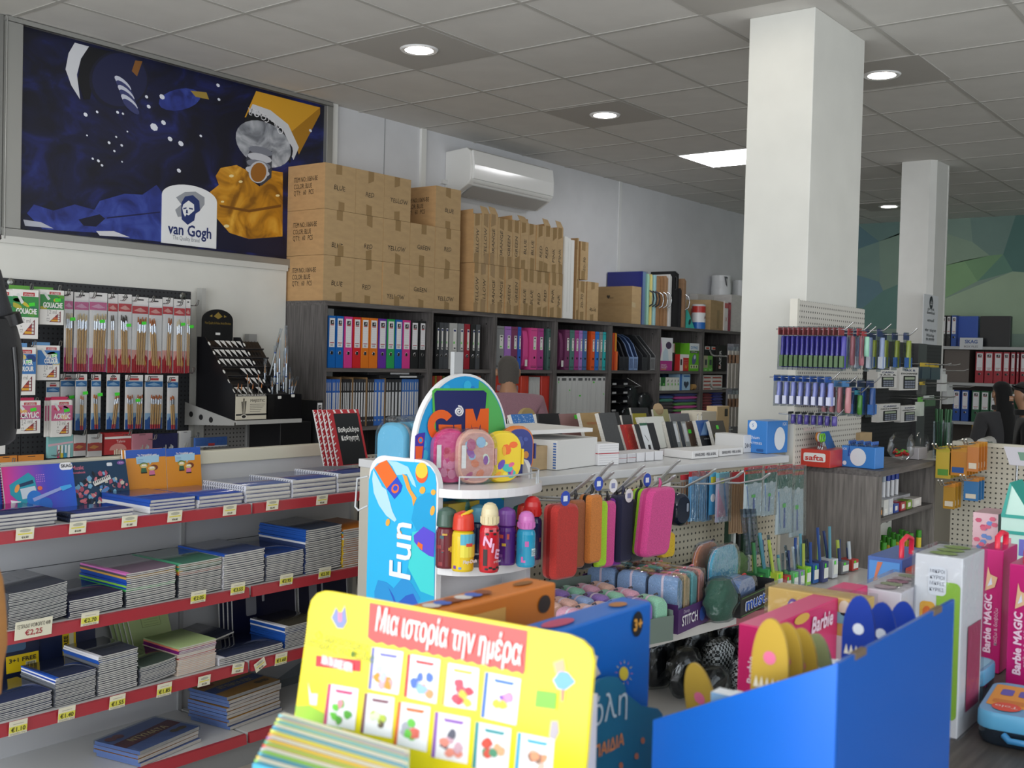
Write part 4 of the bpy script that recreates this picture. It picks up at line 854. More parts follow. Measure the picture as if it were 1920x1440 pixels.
ul=['thin pink pack behind the gouache box','pink pack of seven pale bristled brushes','pink pack of nine pale bristled brushes','narrow red pack with two dark brushes','red pack of dark bristled brushes','wide red pack of orange tipped brushes','red pack of leaning orange tipped brushes','narrow red pack with three orange tipped brushes','red pack of cream brushes near the board edge','narrow red pack at the right end of the upper row']
for k,(a,b,y0,y1,kind,n,tip,fan) in enumerate(up):
 x0,ya=d3(a,y0);x1,yb=d3(b,y1);brushpack(x0,x1,ya,yb,5.10+.006*(k% 2),kind,n,tip,fan,ul[k]+', upper row',hs=.72)
lo=[(345,445,862,1220,'blue',3,'#8a5a30',0,1,None),(452,560,806,1225,'blue',4,'#4a4038',.0,1,None),(565,650,806,1228,'blue',2,'#c87a4a',.0,1.1,None),(683,755,808,1220,'blue',2,'#c26a24',-.05,1.3,None),(798,897,808,1218,'blue',3,'#c88a5c',.12,1.1,None),(937,1070,812,1218,'blue',7,'#b8622c',0,1,(4,4)),(1085,1220,812,1218,'blue',8,'#b8622c',.03,1.05,None),(1253,1334,818,1222,'blue',3,'#c0662a',-.06,1.2,None)]
ll=['blue pack half hidden above the acrylic boxes','blue pack with grey brushes beside the acrylic box','blue pack with two slim upright brushes','blue pack with one fat orange brush','blue pack with brushes leaning right','blue pack holding two fans of brushes','blue pack holding eight orange tipped brushes','blue pack with three brushes at the row end']
for k,(a,b,y0,y1,kind,n,tip,fan,fat,sp) in enumerate(lo):
 x0,ya=d3(a,y0);x1,yb=d3(b,y1);brushpack(x0,x1,ya,yb,(5.16 if k<2 else 5.10),kind,n,tip,fan,ll[k]+', lower row',fat=fat,split=sp,off=.05 if k in (6,7) else 0,hs=.62)
hn=0
for px,py in ((64,533),(117,536),(134,543),(158,546),(183,548),(216,549),(240,553),(262,554),(293,556),(322,559),(346,563),(376,563),(70,640),(118,640),(125,701),(152,701),(180,702),(217,704),(247,704),(285,706),(324,708),(368,690),(74,746),(132,748),(165,806),(190,812),(250,806),(297,815),(376,812),(115,845),(30,860)):
 hook(px-6,py+3,5.06,'wire display hook tip showing above the packs on the black pegboard')
def paintbox(px0,px1,py0,py1,Yf,top_,pic,acc,word,lab,words2=None,depth=.05,tcol='#efeeec',seed=0):
 a=pY(px0,(py0+py1)/2,Yf).x;b=pY(px1,(py0+py1)/2,Yf).x;z1,z0=pY((px0+px1)/2,py0,Yf).z,pY((px0+px1)/2,py1,Yf).z
 W,H_=b-a,z1-z0;hb=H_*.92
 t=thing('paint_box',lab,'paint set',((a+b)/2,Yf,z0),0,'hanging paint tube boxes')
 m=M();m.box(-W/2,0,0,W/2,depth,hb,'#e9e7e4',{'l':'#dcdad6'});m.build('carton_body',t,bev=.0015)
 m=M();m.box(-W/2+.004,depth-.004,hb,W/2-.02,depth-.002,H_,top_);m.build('hang_tab',t)
 m=M();f=front(-W/2,-.0004,0)
 m.poly(f,rect(0,hb*.44,W,hb*.86),pic);rs=random.Random(seed)
 for k in range(5):m.poly(f,[(min(max(x,0),W),min(max(y,hb*.44),hb*.86)) for x,y in ell(W*rs.uniform(.1,.9),hb*rs.uniform(.46,.84),W*rs.uniform(.1,.25),hb*rs.uniform(.03,.08),9,rot=rs.uniform(-.6,.6))],acc[k% len(acc)],.0006+.0001*k)
 m.poly(f,[(W*.12,hb*.9),(W*.22,hb*.92),(W*.42,hb*.74),(W*.32,hb*.70)],'#d8dcda',.0014)
 m.poly(f,rect(W*.38,hb*.87,W*.84,hb*.945),'#b8383c',.0012);m.text(f,'art creation',W*.61,hb*.907,.02,'#f0eeec',width=W*.36,l=.0018)
 if words2:
  m.text(f,words2[0],W*.6,hb*.68,.032,tcol,bold=.03,width=W*.52,l=.002);m.text(f,words2[1],W*.6,hb*.55,.032,tcol,bold=.03,width=W*.6,l=.002)
 else:m.text(f,word,W*.52,hb*.56,.036,tcol,bold=.03,width=W*.8,l=.002)
 m.text(f,'12 ml',W*.5,hb*.37,.028,'#9a9896',width=W*.38);m.text(f,'12 ×',W*.33,hb*.2,.02,'#8a8886',vert=True)
 m.poly(f,[(W*.38,hb*.08),(W*.86,hb*.08),(W*.86,hb*.40)],'#7a3038',.0006)
 for k,cc in enumerate(('#d8a43c','#c8643c','#8a3a44','#c8c6c0')):
  u=W*(.46+.1*k);m.poly(f,rect(u,hb*(.1+.065*k),W*.82,hb*(.15+.065*k)),cc,.001);m.poly(f,rect(W*.74,hb*(.1+.065*k),W*.82,hb*(.15+.065*k)),'#d8d6d2',.0012)
 m.build('printed_face',t)
 m=M();m.poly(Fr((W*.12,-.002,hb*.66),(1,0,.15),(-.15,0,1)),rect(0,0,.03,.016),'#48d83a',.0005);m.build('price_sticker',t)
 return t
gp=('#3c8a4a',['#7aa83a','#c8b83a','#2f6e58','#5c9a3c','#b0a838'])
paintbox(24,72,535,635,4.99,'#5a9a3c',gp[0],gp[1],'GOUACHE','large green GOUACHE paint box beside the black backpack',seed=1)
paintbox(75,120,538,609,5.03,'#5a9a3c',gp[0],gp[1],'GOUACHE','smaller green GOUACHE paint box next to the brush packs',seed=2,depth=.07)
paintbox(-24,24,535,625,4.99,'#5a9a3c','#2f8a58',gp[1],'GOUACHE','green paint box mostly hidden by the black backpack strap',seed=3)
bp=('#3f78b8',['#2c4f94','#d8c078','#6aa4d0','#25407c','#8ab8d8'])
paintbox(18,67,643,741,4.99,'#6a9ed0',bp[0],bp[1],'','larger blue WATER COLOUR box half behind the black backpack',('WATER','COLOUR'),seed=4)
paintbox(70,112,642,713,5.03,'#6a9ed0',bp[0],bp[1],'','smaller blue WATER COLOUR box below the gouache boxes',('WATER','COLOUR'),seed=5,depth=.06)
ap=('#c8688c',['#d88a5c','#b878a8','#c83c54','#e0b070','#a868a0'])
for k in range(3):paintbox(84+k*5,126+k*5,745,818.5-k*.8,5.09-.012*k,'#c4305a',ap[0],ap[1],'ACRYLIC',['rearmost of the pink ACRYLIC boxes hung in one row','second pink ACRYLIC box behind the foremost','third pink ACRYLIC box just behind the foremost'][k],seed=6,depth=.01)
paintbox(96,134,744,819,5.045,'#c4305a',ap[0],ap[1],'ACRYLIC','foremost pink ACRYLIC box at the right of its row',seed=6,depth=.012)
paintbox(25,76,746,813,5.0,'#c4305a',ap[0],ap[1],'ACRYLIC','pink ACRYLIC box with red and blue swatches beside the backpack',seed=7,depth=.03)
def hangpack(px0,px1,py0,py1,Yf,key,lab,dec=None,group=None,name='hanging_pack',depth=.015,cat='pack',film=False):
 a=pY(px0,(py0+py1)/2,Yf).x;b=pY(px1,(py0+py1)/2,Yf).x;z1,z0=pY((px0+px1)/2,py0,Yf).z,pY((px0+px1)/2,py1,Yf).z
 W,H_=b-a,z1-z0
 t=thing(name,lab,cat,((a+b)/2,Yf,z0),0,group)
 m=M();m.box(-W/2,0,0,W/2,depth,H_,key);m.build('card',t,bev=.001)
 m=M();f=front(-W/2,-.0005,0)
 m.poly(f,rect(W*.35,H_*.93,W*.65,H_*.955),'#2a2a2c',.0004)
 if dec:dec(m,f,W,H_)
 m.build('printed_face',t)
 if film:m=M();m.face([(-W/2,-.012,0),(W/2,-.012,0),(W/2,-.012,H_),(-W/2,-.012,H_)],'#f4f6f8:c');m.build('plastic_sleeve',t)
 return t
def d_pens(m,f,W,h):
 for k,cc in enumerate(('#d84a78','#e0c83c','#3c9ac8','#e8e8ea')):m.prism(f,rect(W*(.35+.14*k),0,W*(.43+.14*k),h*.5),.001,.006,cc);m.poly(f,rect(W*(.35+.14*k),h*.2,W*(.43+.14*k),h*.55),'#e4eef0',.007)
 m.poly(f,[(0,h*.6),(W,h*.7),(W,h*.62),(0,h*.5)],'#e0b8c4')
def d_rb(m,f,W,h):m.poly(f,rect(0,h*.25,W,h*.6),'#a84a44');m.poly(f,rect(0,h*.62,W,h*.98),'#dcdad8');m.poly(f,[(W*.1,h*.4),(W*.4,h*.52),(W*.8,h*.44),(W*.5,h*.34)],'#c88a50',.0008);m.poly(f,rect(W*.2,h*.57,W*.8,h*.62),'#b8383c',.0009)
def d_rd(m,f,W,h):m.poly(f,rect(0,h*.72,W,h*.82),'#e6e0de');m.poly(f,ell(W*.5,h*.2,W*.32,h*.3,16,0,PI),'#c88a84');m.text(f,'Talens',W*.6,h*.6,.02,'#f0d8d4');[m.prism(f,rect(W*(.35+.08*k),0,W*(.39+.08*k),h*(.2+.05*(k% 2))),.001,.005,'#d8ceb8') for k in range(5)]
def d_nv(m,f,W,h):[m.prism(f,rect(W*(.35+.07*k),0,W*(.38+.07*k),h*(.2+.12*(k% 3))),.001,.005,'#c8c4ba') for k in range(6)];m.poly(f,ell(W*.75,h*.3,W*.07,h*.1,10),'#e6e6ea',.002)
bl2=[(90,137,815,858,'#8cc4c4',d_pens,'teal pack of coloured brush pens in the bottom row'),(138,161,815,855,'#d4d0ce',d_rb,'small rust and white pack beside the teal pen pack'),(164,191,814,856,'#d4d0ce',d_rb,'small rust and white pack beside the red box packs'),(196,246,811,852,'#b03438',d_rd,'thick red pack in the bottom row'),(247,286,813,850,'#d08a98',d_nv,'pink brush pouch in the bottom row'),(287,333,813,850,'#26285a',d_nv,'navy brush pouch in the bottom row'),(336,358,808,848,'#d6d4d2',d_nv,'white pack with dark pens at the board edge')]
for k,(a,b,y0,y1,key,dc,lab) in enumerate(bl2):hangpack(a,b,y0,y1,5.12,key,lab,dc,'bottom row packs on the black pegboard',film=k in (1,2,4,5,6),depth=.02 if k != 3 else .06)
for k,(a,b) in enumerate(((-10,32),(35,82))):hangpack(a,b,853+2*(1-k),900,5.1,'#d88a3c',['orange pack at the left photo edge under the pegboard hooks','orange pack just right of the photo edge below the acrylic boxes'][k],None,'orange packs')
hangpack(-20,10,835,852,5.08,'#e4e2e0','white tag with red corner at the far left edge',None)
# ---------------------------------------------------------------- brush display on its shelf
SX0,SX1,SYF=3.784,4.25,4.80
t=thing('wall_shelf','grey metal shelf with three round holes in its end bracket','shelf',(4.0,5.1,1.08))
m=M();m.box(SX0,SYF,1.108,SX1,5.25,1.118,'#a2a2a0:s');m.box(SX0,SYF-.004,1.095,SX1,SYF,1.118,'#b4b4b2:s');m.build('shelf_board',t,world=True)
fr=Fr((SX0-.004,0,0),(0,-1,0),(0,0,1));m=M();m.prism(fr,[(-5.25,1.07),(-4.81,1.092),(-4.81,1.118),(-5.25,1.20)],0,-.004,'#a8a8a6:s')
m.build('end_bracket',t,world=True)
for yy,zz in ((5.19,1.14),(5.10,1.128),(5.01,1.118)):
 m=M();m.prism(fr,ell(-yy,zz-.006,.018,.016,14),.0005,.0012,'#1a1a1c:m');m.build('hole',t,world=True)
t=thing('wall_panel','grey perforated metal panel below the brush display','panel',(4.1,5.24,.6));m=M();m.box(3.86,5.235,.55,4.20,5.25,1.10,'#8c8a88:px');m.build('perforated_sheet',t,world=True)
m=M();m.box(4.2,5.22,.5,4.26,5.26,1.6,'#9a9a98:s');m.box(3.855,5.215,.5,3.885,5.26,1.85,'#b6b6b2:s');m.build('upright',t,world=True)
t=thing('brush_display','stepped black brush display with rounded header and Majestic card','display stand',(4.0,5.0,1.119))
z0=1.119;zl,ztop=1.267,1.572;LX0,LXM,LX1=SX0+.004,4.03,4.26
fr=Fr((LX0,0,0),(0,-1,0),(0,0,1))
m=M();m.prism(fr,[(-5.16,z0),(-4.806,z0),(-4.806,zl),(-5.09,ztop),(-5.16,ztop)],0,-(.006),'#17171a:s');m.build('side_panel',t,world=True)
m=M();m.prism(Fr((LXM,0,0),(0,-1,0),(0,0,1)),[(-5.15,z0),(-4.815,z0),(-4.815,zl),(-5.09,ztop+.004),(-5.15,ztop+.004)],0,-.005,'#1c1c20:s');m.build('divider',t,world=True)
m=M();m.prism(Fr((LX0+.007,0,0),(0,-1,0),(0,0,1)),[(-5.155,z0),(-4.82,z0),(-4.82,zl-.02),(-5.10,ztop-.02),(-5.155,ztop-.02)],0,-(LX1-.1-LX0),'#101013:s');m.build('stepped_body',t,world=True)
sl=V((0,5.09-4.82,ztop-zl));N6=6
fs=Fr((LX0,4.815,zl-.018),(1,0,0),sl)
L_=sl.length
for r_ in range(6):
 v0=L_*(1-(r_+1)/6);m=M();m.prism(fs,rect(.005,v0,LX1-.1-LX0,v0+.006),.002,.012,'#2a2a2e:s');m.build('step_edge',t,world=True)
 cells={0:range(1,6),1:range(0,6),2:range(0,6),3:range(3,6),4:range(3,6),5:(0,1,2,4)}[r_]
 if r_==4:cells=(3,4,5)
 for c_ in cells:
  u0=.018+c_*.037;m=M();m.prism(fs,[(u0,v0+L_/6-.008),(u0+.028,v0+.012),(u0+.028,v0+L_/6-.008)],.006,.008,'#dcdcda');m.build('size_tag',t,world=True)
 for uu in (0.0,LXM-LX0):
  m=M();m.prism(Fr(fs.p(uu,v0+.03,.013),(1,0,0),sl),ell(0,0,.006,.014,8),0,.002,'#e4e4e0');m.build('price_sticker',t,world=True)
for k in range(11):
 u=LXM-LX0+.01+.022*k;m=M();m.prism(fs,rect(u,0,u+.002,L_),.003,.005,'#2c2c30:s');m.build('slot_divider',t,world=True) if u<LX1-.1-LX0 else None
ha,hb=xa(380,5.13,600),xa(437,5.13,600);zc=pY(408,600,5.13).z;ztp=pY(408,580,5.13).z
hw=(hb-ha)/2;pts=[(-hw,ztop-.06),(hw,ztop-.06),(hw,zc)]+[(hw*math.cos(a),zc+(ztp-zc)*math.sin(a)) for a in [PI*k/16 for k in range(1,16)]]+[(-hw,zc)]
m=M();fh=front((ha+hb)/2,5.13,0);m.prism(fh,pts,0,-.008,'#141416:s');m.build('header_card',t,world=True)
m=M();m.text(fh,'Fine Quality & Value Artist Brushes',0,zc-.02,.02,'#8a7430',width=hw*1.7);m.poly(fh,[(-.03,zc+.02),(0,zc+.045),(.03,zc+.02),(0,zc+.005)],'#8a7430');m.poly(fh,[(-.06,zc+.02),(-.04,zc+.03),(-.04,zc+.015)],'#8a7430');m.poly(fh,[(.06,zc+.02),(.04,zc+.03),(.04,zc+.015)],'#8a7430');m.poly(fh,rect(-.016,zc-.085,.016,zc-.072),'#d8d8d6');m.build('header_print',t,world=True)
ca,cb=xa(442,4.80,760),xa(499,4.80,760);m=M();m.box(ca,4.798,z0+.004,cb,4.803,zl-.003,'#d8d2c0');f=front(ca,4.7975,z0+.004);W=cb-ca;hh=zl-z0-.007
m.poly(f,rect(0,hh*.9,W,hh),'#1a1a1c');m.text(f,'WATERCOLOR & ACRYLIC',W/2,hh*.95,.014,'#e6e4de',width=W*.92,bold=.02,l=.0014);m.text(f,'MAJESTIC',W*.7,hh*.72,.022,'#3c3a36',width=W*.48)
for k,(u,l) in enumerate(((-.06,.5),(0,.62),(.06,.52))):m.poly(f,[(W*(.25+u*.5)-.001,hh*.15),(W*(.25+u*.5)+.001,hh*.15),(W*(.25+u)+.004,hh*(.2+l)),(W*(.25+u)-.004,hh*(.2+l))],'#2a2622',.0008+.0002*k)
for k in range(5):m.poly(f,rect(W*.45,hh*(.58-.07*k),W*(.95-.04*k),hh*(.595-.07*k)),'#5c5850')
m.poly(f,rect(0,hh*.16,W,hh*.22),'#1a1a1c',.0006);m.poly(f,ell(W*.25,hh*.12,W*.1,hh*.09,14),'#e6e2d6',.002);m.poly(f,ell(W*.25,hh*.12,W*.07,hh*.06,14),'#2c2a28',.0022);m.build('title_card',t,world=True)
ba,bb=xa(500,4.81,760),xa(563,4.81,760);m=M()
for x0,y0,x1,y1 in ((ba,4.80,bb,4.806),(ba,4.94,bb,4.946),(ba,4.806,ba+.005,4.94),(bb-.005,4.806,bb,4.94)):m.box(x0,y0,z0,x1,y1,zl-.008,'#151517:g')
m.build('brush_bin',t,world=True)
for px,py in ((524,745),(549,742)):m=M();q=pY(px,py,4.80);m.prism(front(q.x,4.7995,q.z),rrect(-.012,-.008,.012,.008,.004),0,.002,'#e4e4e0');m.build('price_sticker',t,world=True)
rs=random.Random(4)
tops=[(489,616,5.0),(508,636,4.93),(512,648,4.9),(534,610,4.92),(529,648,4.88),(533,658,4.87),(497,672,4.9),(514,670,4.86),(520,690,4.86),(541,688,4.9),(538,700,4.85),(531,695,4.85),(552,706,4.86),(566,706,4.87),(505,706,4.86),(524,704,4.88),(545,714,4.84)]
for k,(px,py,Yt) in enumerate(tops):
 tp=pY(px,py,Yt);bx=min(max(tp.x,ba+.018),bb-.018);bt=V((bx,4.822+.1*((k*5)% 17)/17,z0+.012));tp.y=bt.y
 if k==0:bt=V((tp.x,4.93,z0+.2))
 tt=thing('sleeved_brush','slim paintbrush in a clear sleeve standing in the black display bin','paintbrush',bt,0,'sleeved brushes in the black display bin');d=tp-bt
 m=M();m.tube([bt,bt+d*.55],[.0035,.0045],'#dedcd6:s',n=6);m.build('handle',tt,world=True)
 m=M();m.tube([bt+d*.55,bt+d*.57],.006,'#2a50a4:s',n=6);m.tube([bt+d*.57,bt+d*.75],.0045,'#c4c6ca:M',n=6);m.tube([bt+d*.75,bt+d*.9],[.0045,.001],'#a8743c',n=6);m.build('ferrule',tt,world=True)
 m=M();m.tube([bt+d*.1,bt+d],[.008,.009],'#eef2f6:c',n=6,cap=False);m.build('sleeve',tt,world=True)
for k in range(7):
 px=448+k*7+rs.uniform(-2,2);q=pY(px,737,4.83);m=M();h_=rs.uniform(.03,.1);m.tube([(0,0,-.05),(rs.uniform(-.01,.01),0,h_)],.0022,'#6a6660:s',n=5);m.tube([(0,0,h_),(.003,0,h_+.03)],[.004,.001],'#b06a30',n=5);m.build('paintbrush',label='loose orange tipped brush poking up behind the title card',cat='paintbrush',group='loose brushes behind the title card',loc=(q.x,4.835,zl-.015))
lever_file('black',.052,0,0,0,'black lever arch file standing against the end of the bookcases',None,loc=(4.49,4.91,.895))
m=M();m.box(4.20,4.92,.7015,4.435,5.2,1.09,'#18181b:s');m.build('storage_box',label='plain black box below the grey shelf beside the black file',cat='box',bev=.003)
t=thing('low_ledge','grey ledge along the back wall under the perforated panel','ledge',(4.1,5.1,.85));m=M();m.box(3.70,4.85,.66,4.53,5.2,.70,'#b4b3b0:s');m.box(4.44,4.87,.70,4.53,5.2,.893,'#7a7876:s');m.box(3.70,4.9,0,4.53,5.2,.66,'#a8a7a4:m');m.build('ledge_body',t,world=True)
hangpack(366,426,820,838,5.05,'#3c64a8','flat blue blister pack lying low right of the black pegboard',lambda m,f,W,h:(m.poly(f,rect(W*.4,h*.1,W*.6,h*.4),'#b8383c'),m.poly(f,rect(W*.02,h*.0,W,h*.14),'#d8dce4')),film=True)
BX,BY=1.70,3.32
t=thing('backpack','black textured backpack hanging at the left edge of the photo','backpack',(BX-.12,BY,1.19))
def bpt(px,py):return pY(px,py,BY)
m=M();R_=[]
for py,pr in ((832,18),(822,30),(800,34),(770,38),(735,41),(700,43),(665,45),(640,41),(615,34),(600,28)):
 q=bpt(pr,py);w_=.15;R_.append([(q.x-w_+w_*math.cos(a),BY+.02+.10*math.sin(a),q.z) for a in [2*PI*k/14 for k in range(14)]])
m.loft(R_,'#1d1e21:f');m.build('main_body',t,world=True)
m=M();a,b,c_=bpt(28,612),bpt(14,560),bpt(-2,512)
m.tube([V(a)+V((-.03,0,0)),V(b)+V((-.03,0,0)),V(c_)+V((-.02,0,0)),V(c_)+V((-.06,0,.08))],[.034,.03,.026,.02],'#26272b:f',n=8);m.build('shoulder_strap',t,world=True)
m=M();m.tube([bpt(30,610)+V((-.03,-.03,0)),bpt(24,590)+V((-.03,-.03,0))],.036,'#141416:s',n=8);m.build('strap_buckle',t,world=True)
m=M();m.tube([bpt(2,800)+V((0,-.1,0)),bpt(22,760)+V((-.04,-.11,0)),bpt(26,700)+V((-.05,-.11,0)),bpt(10,650)+V((-.03,-.11,0))],.008,'#0e0e10:s');m.build('zipper',t,world=True)
t2=thing('bag_stand','black floor stand carrying the hanging backpack, outside the left edge','stand',(1.25,2.8,0));m=M();m.lathe([(0,0),(.18,0),(.18,.015),(.02,.03),(.02,1.9)],'#2a2a2c:s',c=(1.25,2.8,0),n=14);m.tube([(1.25,2.8,1.83),(1.70,BY,1.83)],.012,'#2a2a2c:s');m.build('pole',t2,world=True)
# ================================================================ left gondola with exercise books
GB,GF,GX_0,GX_J,GX_1=3.50,3.10,1.40,2.515,3.40
GZ=[.955,.657,.389,.13]
RAIL='#a8323c:s';GM='#cfd0d0:s';CAP='#d9d6c4:s'
t=thing('gondola_shelf','long grey gondola with red price rails full of exercise books','shelving',((GX_0+GX_1)/2,3.3,0));GON=t
for a,b in ((GX_0,GX_J-.008),(GX_J+.008,GX_1-.002)):
 m=M();m.box(a,GB,.05,b,GB+.02,1.085,'#c2c4c8:s')
 for z in (.36,.62,.75):m.box(a,GB-.0006,z,b,GB,z+.003,'#5c5e62')
 m.build('back_panel',t,world=True)
 for z in GZ:
  m=M();m.box(a,GF,z-.03,b,GB,z,GM);o=m.build('shelf',t,world=True)
  m=M();fr=front(a,GF-.002,z);W=b-a
  m.loft([[(a,GF-.001,z+.002),(a,GF-.012,z+.0),(a,GF-.016,z-.034),(a,GF-.001,z-.036)],[(b,GF-.001,z+.002),(b,GF-.012,z),(b,GF-.016,z-.034),(b,GF-.001,z-.036)]],RAIL,False)
  m.build('price_rail',o,world=True)
  m=M();m.prism(left(b-.004,GB,z-.03),[(0,0),(.12,0),(0,-.06)][::-1],0,.003,'#d6d4cc');m.build('bracket',o,world=True)
m=M();m.box(GX_0,GB-.012,1.06,GX_1,GB+.032,1.11,CAP);m.build('top_cap',t,world=True,bev=.003)
m=M();m.box(GX_J-.008,GB-.01,.05,GX_J+.008,GB+.02,1.07,'#a9abad:s');m.build('upright',t,world=True)
m=M();m.box(GX_1-.002,GB-.02,.0,GX_1+.02,GB+.02,1.09,'#bcbab2:s');m.build('upright',t,world=True)
m=M();m.box(GX_0,GF+.03,0,GX_1,GB,.1,'#8c8e90:s');m.build('base',t,world=True)
t=thing('pegboard','cream pegboard end panel beyond the red price rails','pegboard',(3.6,3.52,0));m=M();m.box(3.43,3.46,.02,4.05,3.475,1.05,'#c4beb0:px');m.build('board',t,world=True);m=M();m.box(3.43,3.44,.0,4.05,3.5,.02,'#8c8e90');m.build('foot',t,world=True)
def tagat(px,py,w_,h_,big,lab,style=0,z=None,tilt=0):
 q=pY(px,py,GF-.018)
 m=M();a=math.radians(tilt);f=Fr((0,0,0),(math.cos(a),0,math.sin(a)),(-math.sin(a),-.12,math.cos(a)))
 m.prism(f,rect(-w_/2,0,w_/2,h_),-.0012,0,'#e9e5cf')
 if style==0:m.poly(f,rect(-w_/2,h_*.2,w_/2,h_*.62),'#e8e25a',.0004);m.text(f,big,0,h_*.41,h_*.42,'#3a3a20',bold=.015,l=.0012);m.text(f,'τετράδιο 50φ.',0,h_*.1,h_*.18,'#8a8674');m.poly(f,rect(-w_*.3,h_*.75,w_*.3,h_*.8),'#bdb9a6',.0004)
 elif style==1:m.poly(f,ell(0,h_*.75,w_*.32,h_*.14,10),'#b8b8a8',.0004);m.poly(f,rect(-w_*.4,h_*.44,w_*.4,h_*.54),'#e4d84a',.0004);m.text(f,big,0,h_*.22,h_*.24,'#4a4a40',bold=.02)
 else:m.text(f,'ΤΕΤΡΑΔΙΟ ΨΟΦΟΡΙΓΟ 40Φ.',0,h_*.72,h_*.3,'#3a3630',width=w_*.92);m.text(f,big,0,h_*.32,h_*.42,'#b03a44',bold=.02)
 m.build('price_tag',label=lab,cat='price tag',loc=(q.x,GF-.0185,q.z))
for (px,py,p_),d in zip(((46,1012,'€4.50'),(145,1000,'€4.00'),(242,988,'€1.80'),(327,978,'€4.60'),(430,966,'€2.60'),(510,956,'€6.40'),(603,946,'€5.80'),(683,937,'€7.80')),('leftmost, below dark hardbacks','below the two flat spiral books','below the left end of the blue hardbacks','below the right end of the blue hardbacks','below the small blue pile','below the first spiral pile','below the middle spiral pile','below the grade books')):tagat(px,py,.055,.037,p_,'cream price tag on the top red rail, '+d,1)
for (px,py,p_),d in zip(((168,1172,'€2.70'),(371,1130,'€2.05'),(445,1114,'€3.55'),(536,1097,'€2.95'),(608,1084,'€2.30')),('leftmost, below the low dark stack','below the mint spined stack','at the rail joint','just right of the rail joint','below the tall blue spined stack')):tagat(px,py,.06,.042,p_,'yellow price tag on the second red rail, '+d)
tagat(62,1195,.115,.055,'€2,25','wide cream two line tag at the left of the second red rail',2)
for (px,py,p_),d in zip(((33,1377,'€1.10'),(124,1351,'€1.40'),(219,1328,'€1.55'),(307,1305,'€1.85'),(526,1246,'€1.60')),('leftmost, near the photo corner','second from the left','below the tallest small stack','below the dark green stack','rightmost, right of the rail joint')):tagat(px,py,.055,.044,p_,'yellow price tag on the third red rail, '+d)
for px,py,p_,tl,d in ((382,1286,'€1.05',0,'below the cream and pink stack'),(445,1262,'€2.20',-4,'left of the tilted one'),(490,1254,'€2.00',24,'hanging tilted')):tagat(px,py,.05,.036,p_,'cream price tag on the third red rail, '+d,1,tilt=tl)
NB={}
def notebook(W,L,T,cov,spine,curve,kind='nb'):
 key=(round(W,3),round(L,3),round(T,4),cov,spine,curve,kind)
 if key in NB:return dup(NB[key])
 n=6;cz=lambda x:curve*(x/W)**2
 m=M();e=.0006
 R_=lambda z0,z1,y0,y1,x0,x1:[[(x0+(x1-x0)*i/n-W/2,y0,cz(x0+(x1-x0)*i/n)+z0),(x0+(x1-x0)*i/n-W/2,y1,cz(x0+(x1-x0)*i/n)+z0),(x0+(x1-x0)*i/n-W/2,y1,cz(x0+(x1-x0)*i/n)+z1),(x0+(x1-x0)*i/n-W/2,y0,cz(x0+(x1-x0)*i/n)+z1)] for i in range(n+1)]
 m.loft(R_(T-e,T,0,L,0,W),cov);m.loft(R_(0,e,0,L,0,W),cov)
 sb=W*.09 if spine != cov else .002
 m.box(-W/2-.0006,0,0,-W/2+.001,L,T,spine)
 if spine != cov:m.loft(R_(T,T+.0003,0,L,0,sb),spine)
 o=m.build({'nb':'exercise_notebook','hard':'hardback_notebook','spiral':'spiral_notebook'}[kind],loc=(0,0,0),org=False)
 m=M();m.loft(R_(e,T-e,.002 if kind=='hard' else .0005,L-.002,.001,W-(.003 if kind=='hard' else .0008)),'#d9d8d4:n');m.build('page_block',o)
 if kind=='spiral':
  m=M();nn=18
  for k in range(nn):
   y=.01+(L-.02)*k/(nn-1);m.tube([(-W/2+.006*math.cos(a)+.001,y+.002*math.sin(a/2),T/2+(T*.5-.0012)*math.sin(a)) for a in [2*PI*q/8 for q in range(8)]],.0011,'#3a4258:M',n=4,close=True)
  m.build('wire_spiral',o)
 NB[key]=o
 return o
GRY='#3e424c:g'
def stack(X0,X1,z0,ztop,n,L,cols,lab,labtop=None,Yf=3.122,curve=.004,kind='nb',jit=.004,name=None):
 W=X1-X0-.006;T=(ztop-z0-curve)/n;z=z0+.0012;cw=0
 for k in range(n):
  cov,sp=cols[k% len(cols)] if k<n-len(cols) or True else cols[0]
  if k >= n-len(cols):cov,sp=cols[k-(n-len(cols))]
  else:cov,sp=cols[0]
  o=notebook(W,L,T-.0008,cov,sp,curve if kind=='nb' else 0,kind)
  o.location=((X0+X1)/2+rnd(-jit,jit)*.5,Yf+rnd(0,jit),z);o.rotation_euler=(0,0,rnd(-.012,.012))
  tag(o,labtop if (labtop and k==n-1) else lab,'notebook',lab if not (labtop and k==n-1) else None);z += T
  if labtop and k==n-1 and 'group' in o:del o['group']
g1_,b1_,n1_=(GRY,'#3c4048:s'),('#2b3044:g','#1f50b4:s'),('#343844:g','#e4e4ea:s')
Z2=GZ[1];Z3=GZ[2];Z1=GZ[0]
stack(1.643,1.835,Z2,.776,22,.27,[g1_],'grey covered notebook in the tall stack behind the wide cream tag','top grey notebook on the stack behind the wide cream tag',curve=.012)
stack(1.836,2.028,Z2,.718,9,.27,[('#2c3046:g','#2c3046:s')],'dark notebook in the low dark stack on the second shelf','top shiny dark notebook of the low dark stack on the second shelf',curve=.006)
stack(2.034,2.228,Z2,.772,17,.27,[g1_,('#49c06a:g','#52cc6e:s'),b1_,('#3a3e48','#8cd050:s'),b1_,b1_,b1_,('#b89048','#d8a850:s'),('#3c3c44','#54525c:s'),('#7a6878:g','#d878c0:s')],'notebook in the stack topped by a pink spined cover','mauve notebook with pink spine topping its mixed stack')
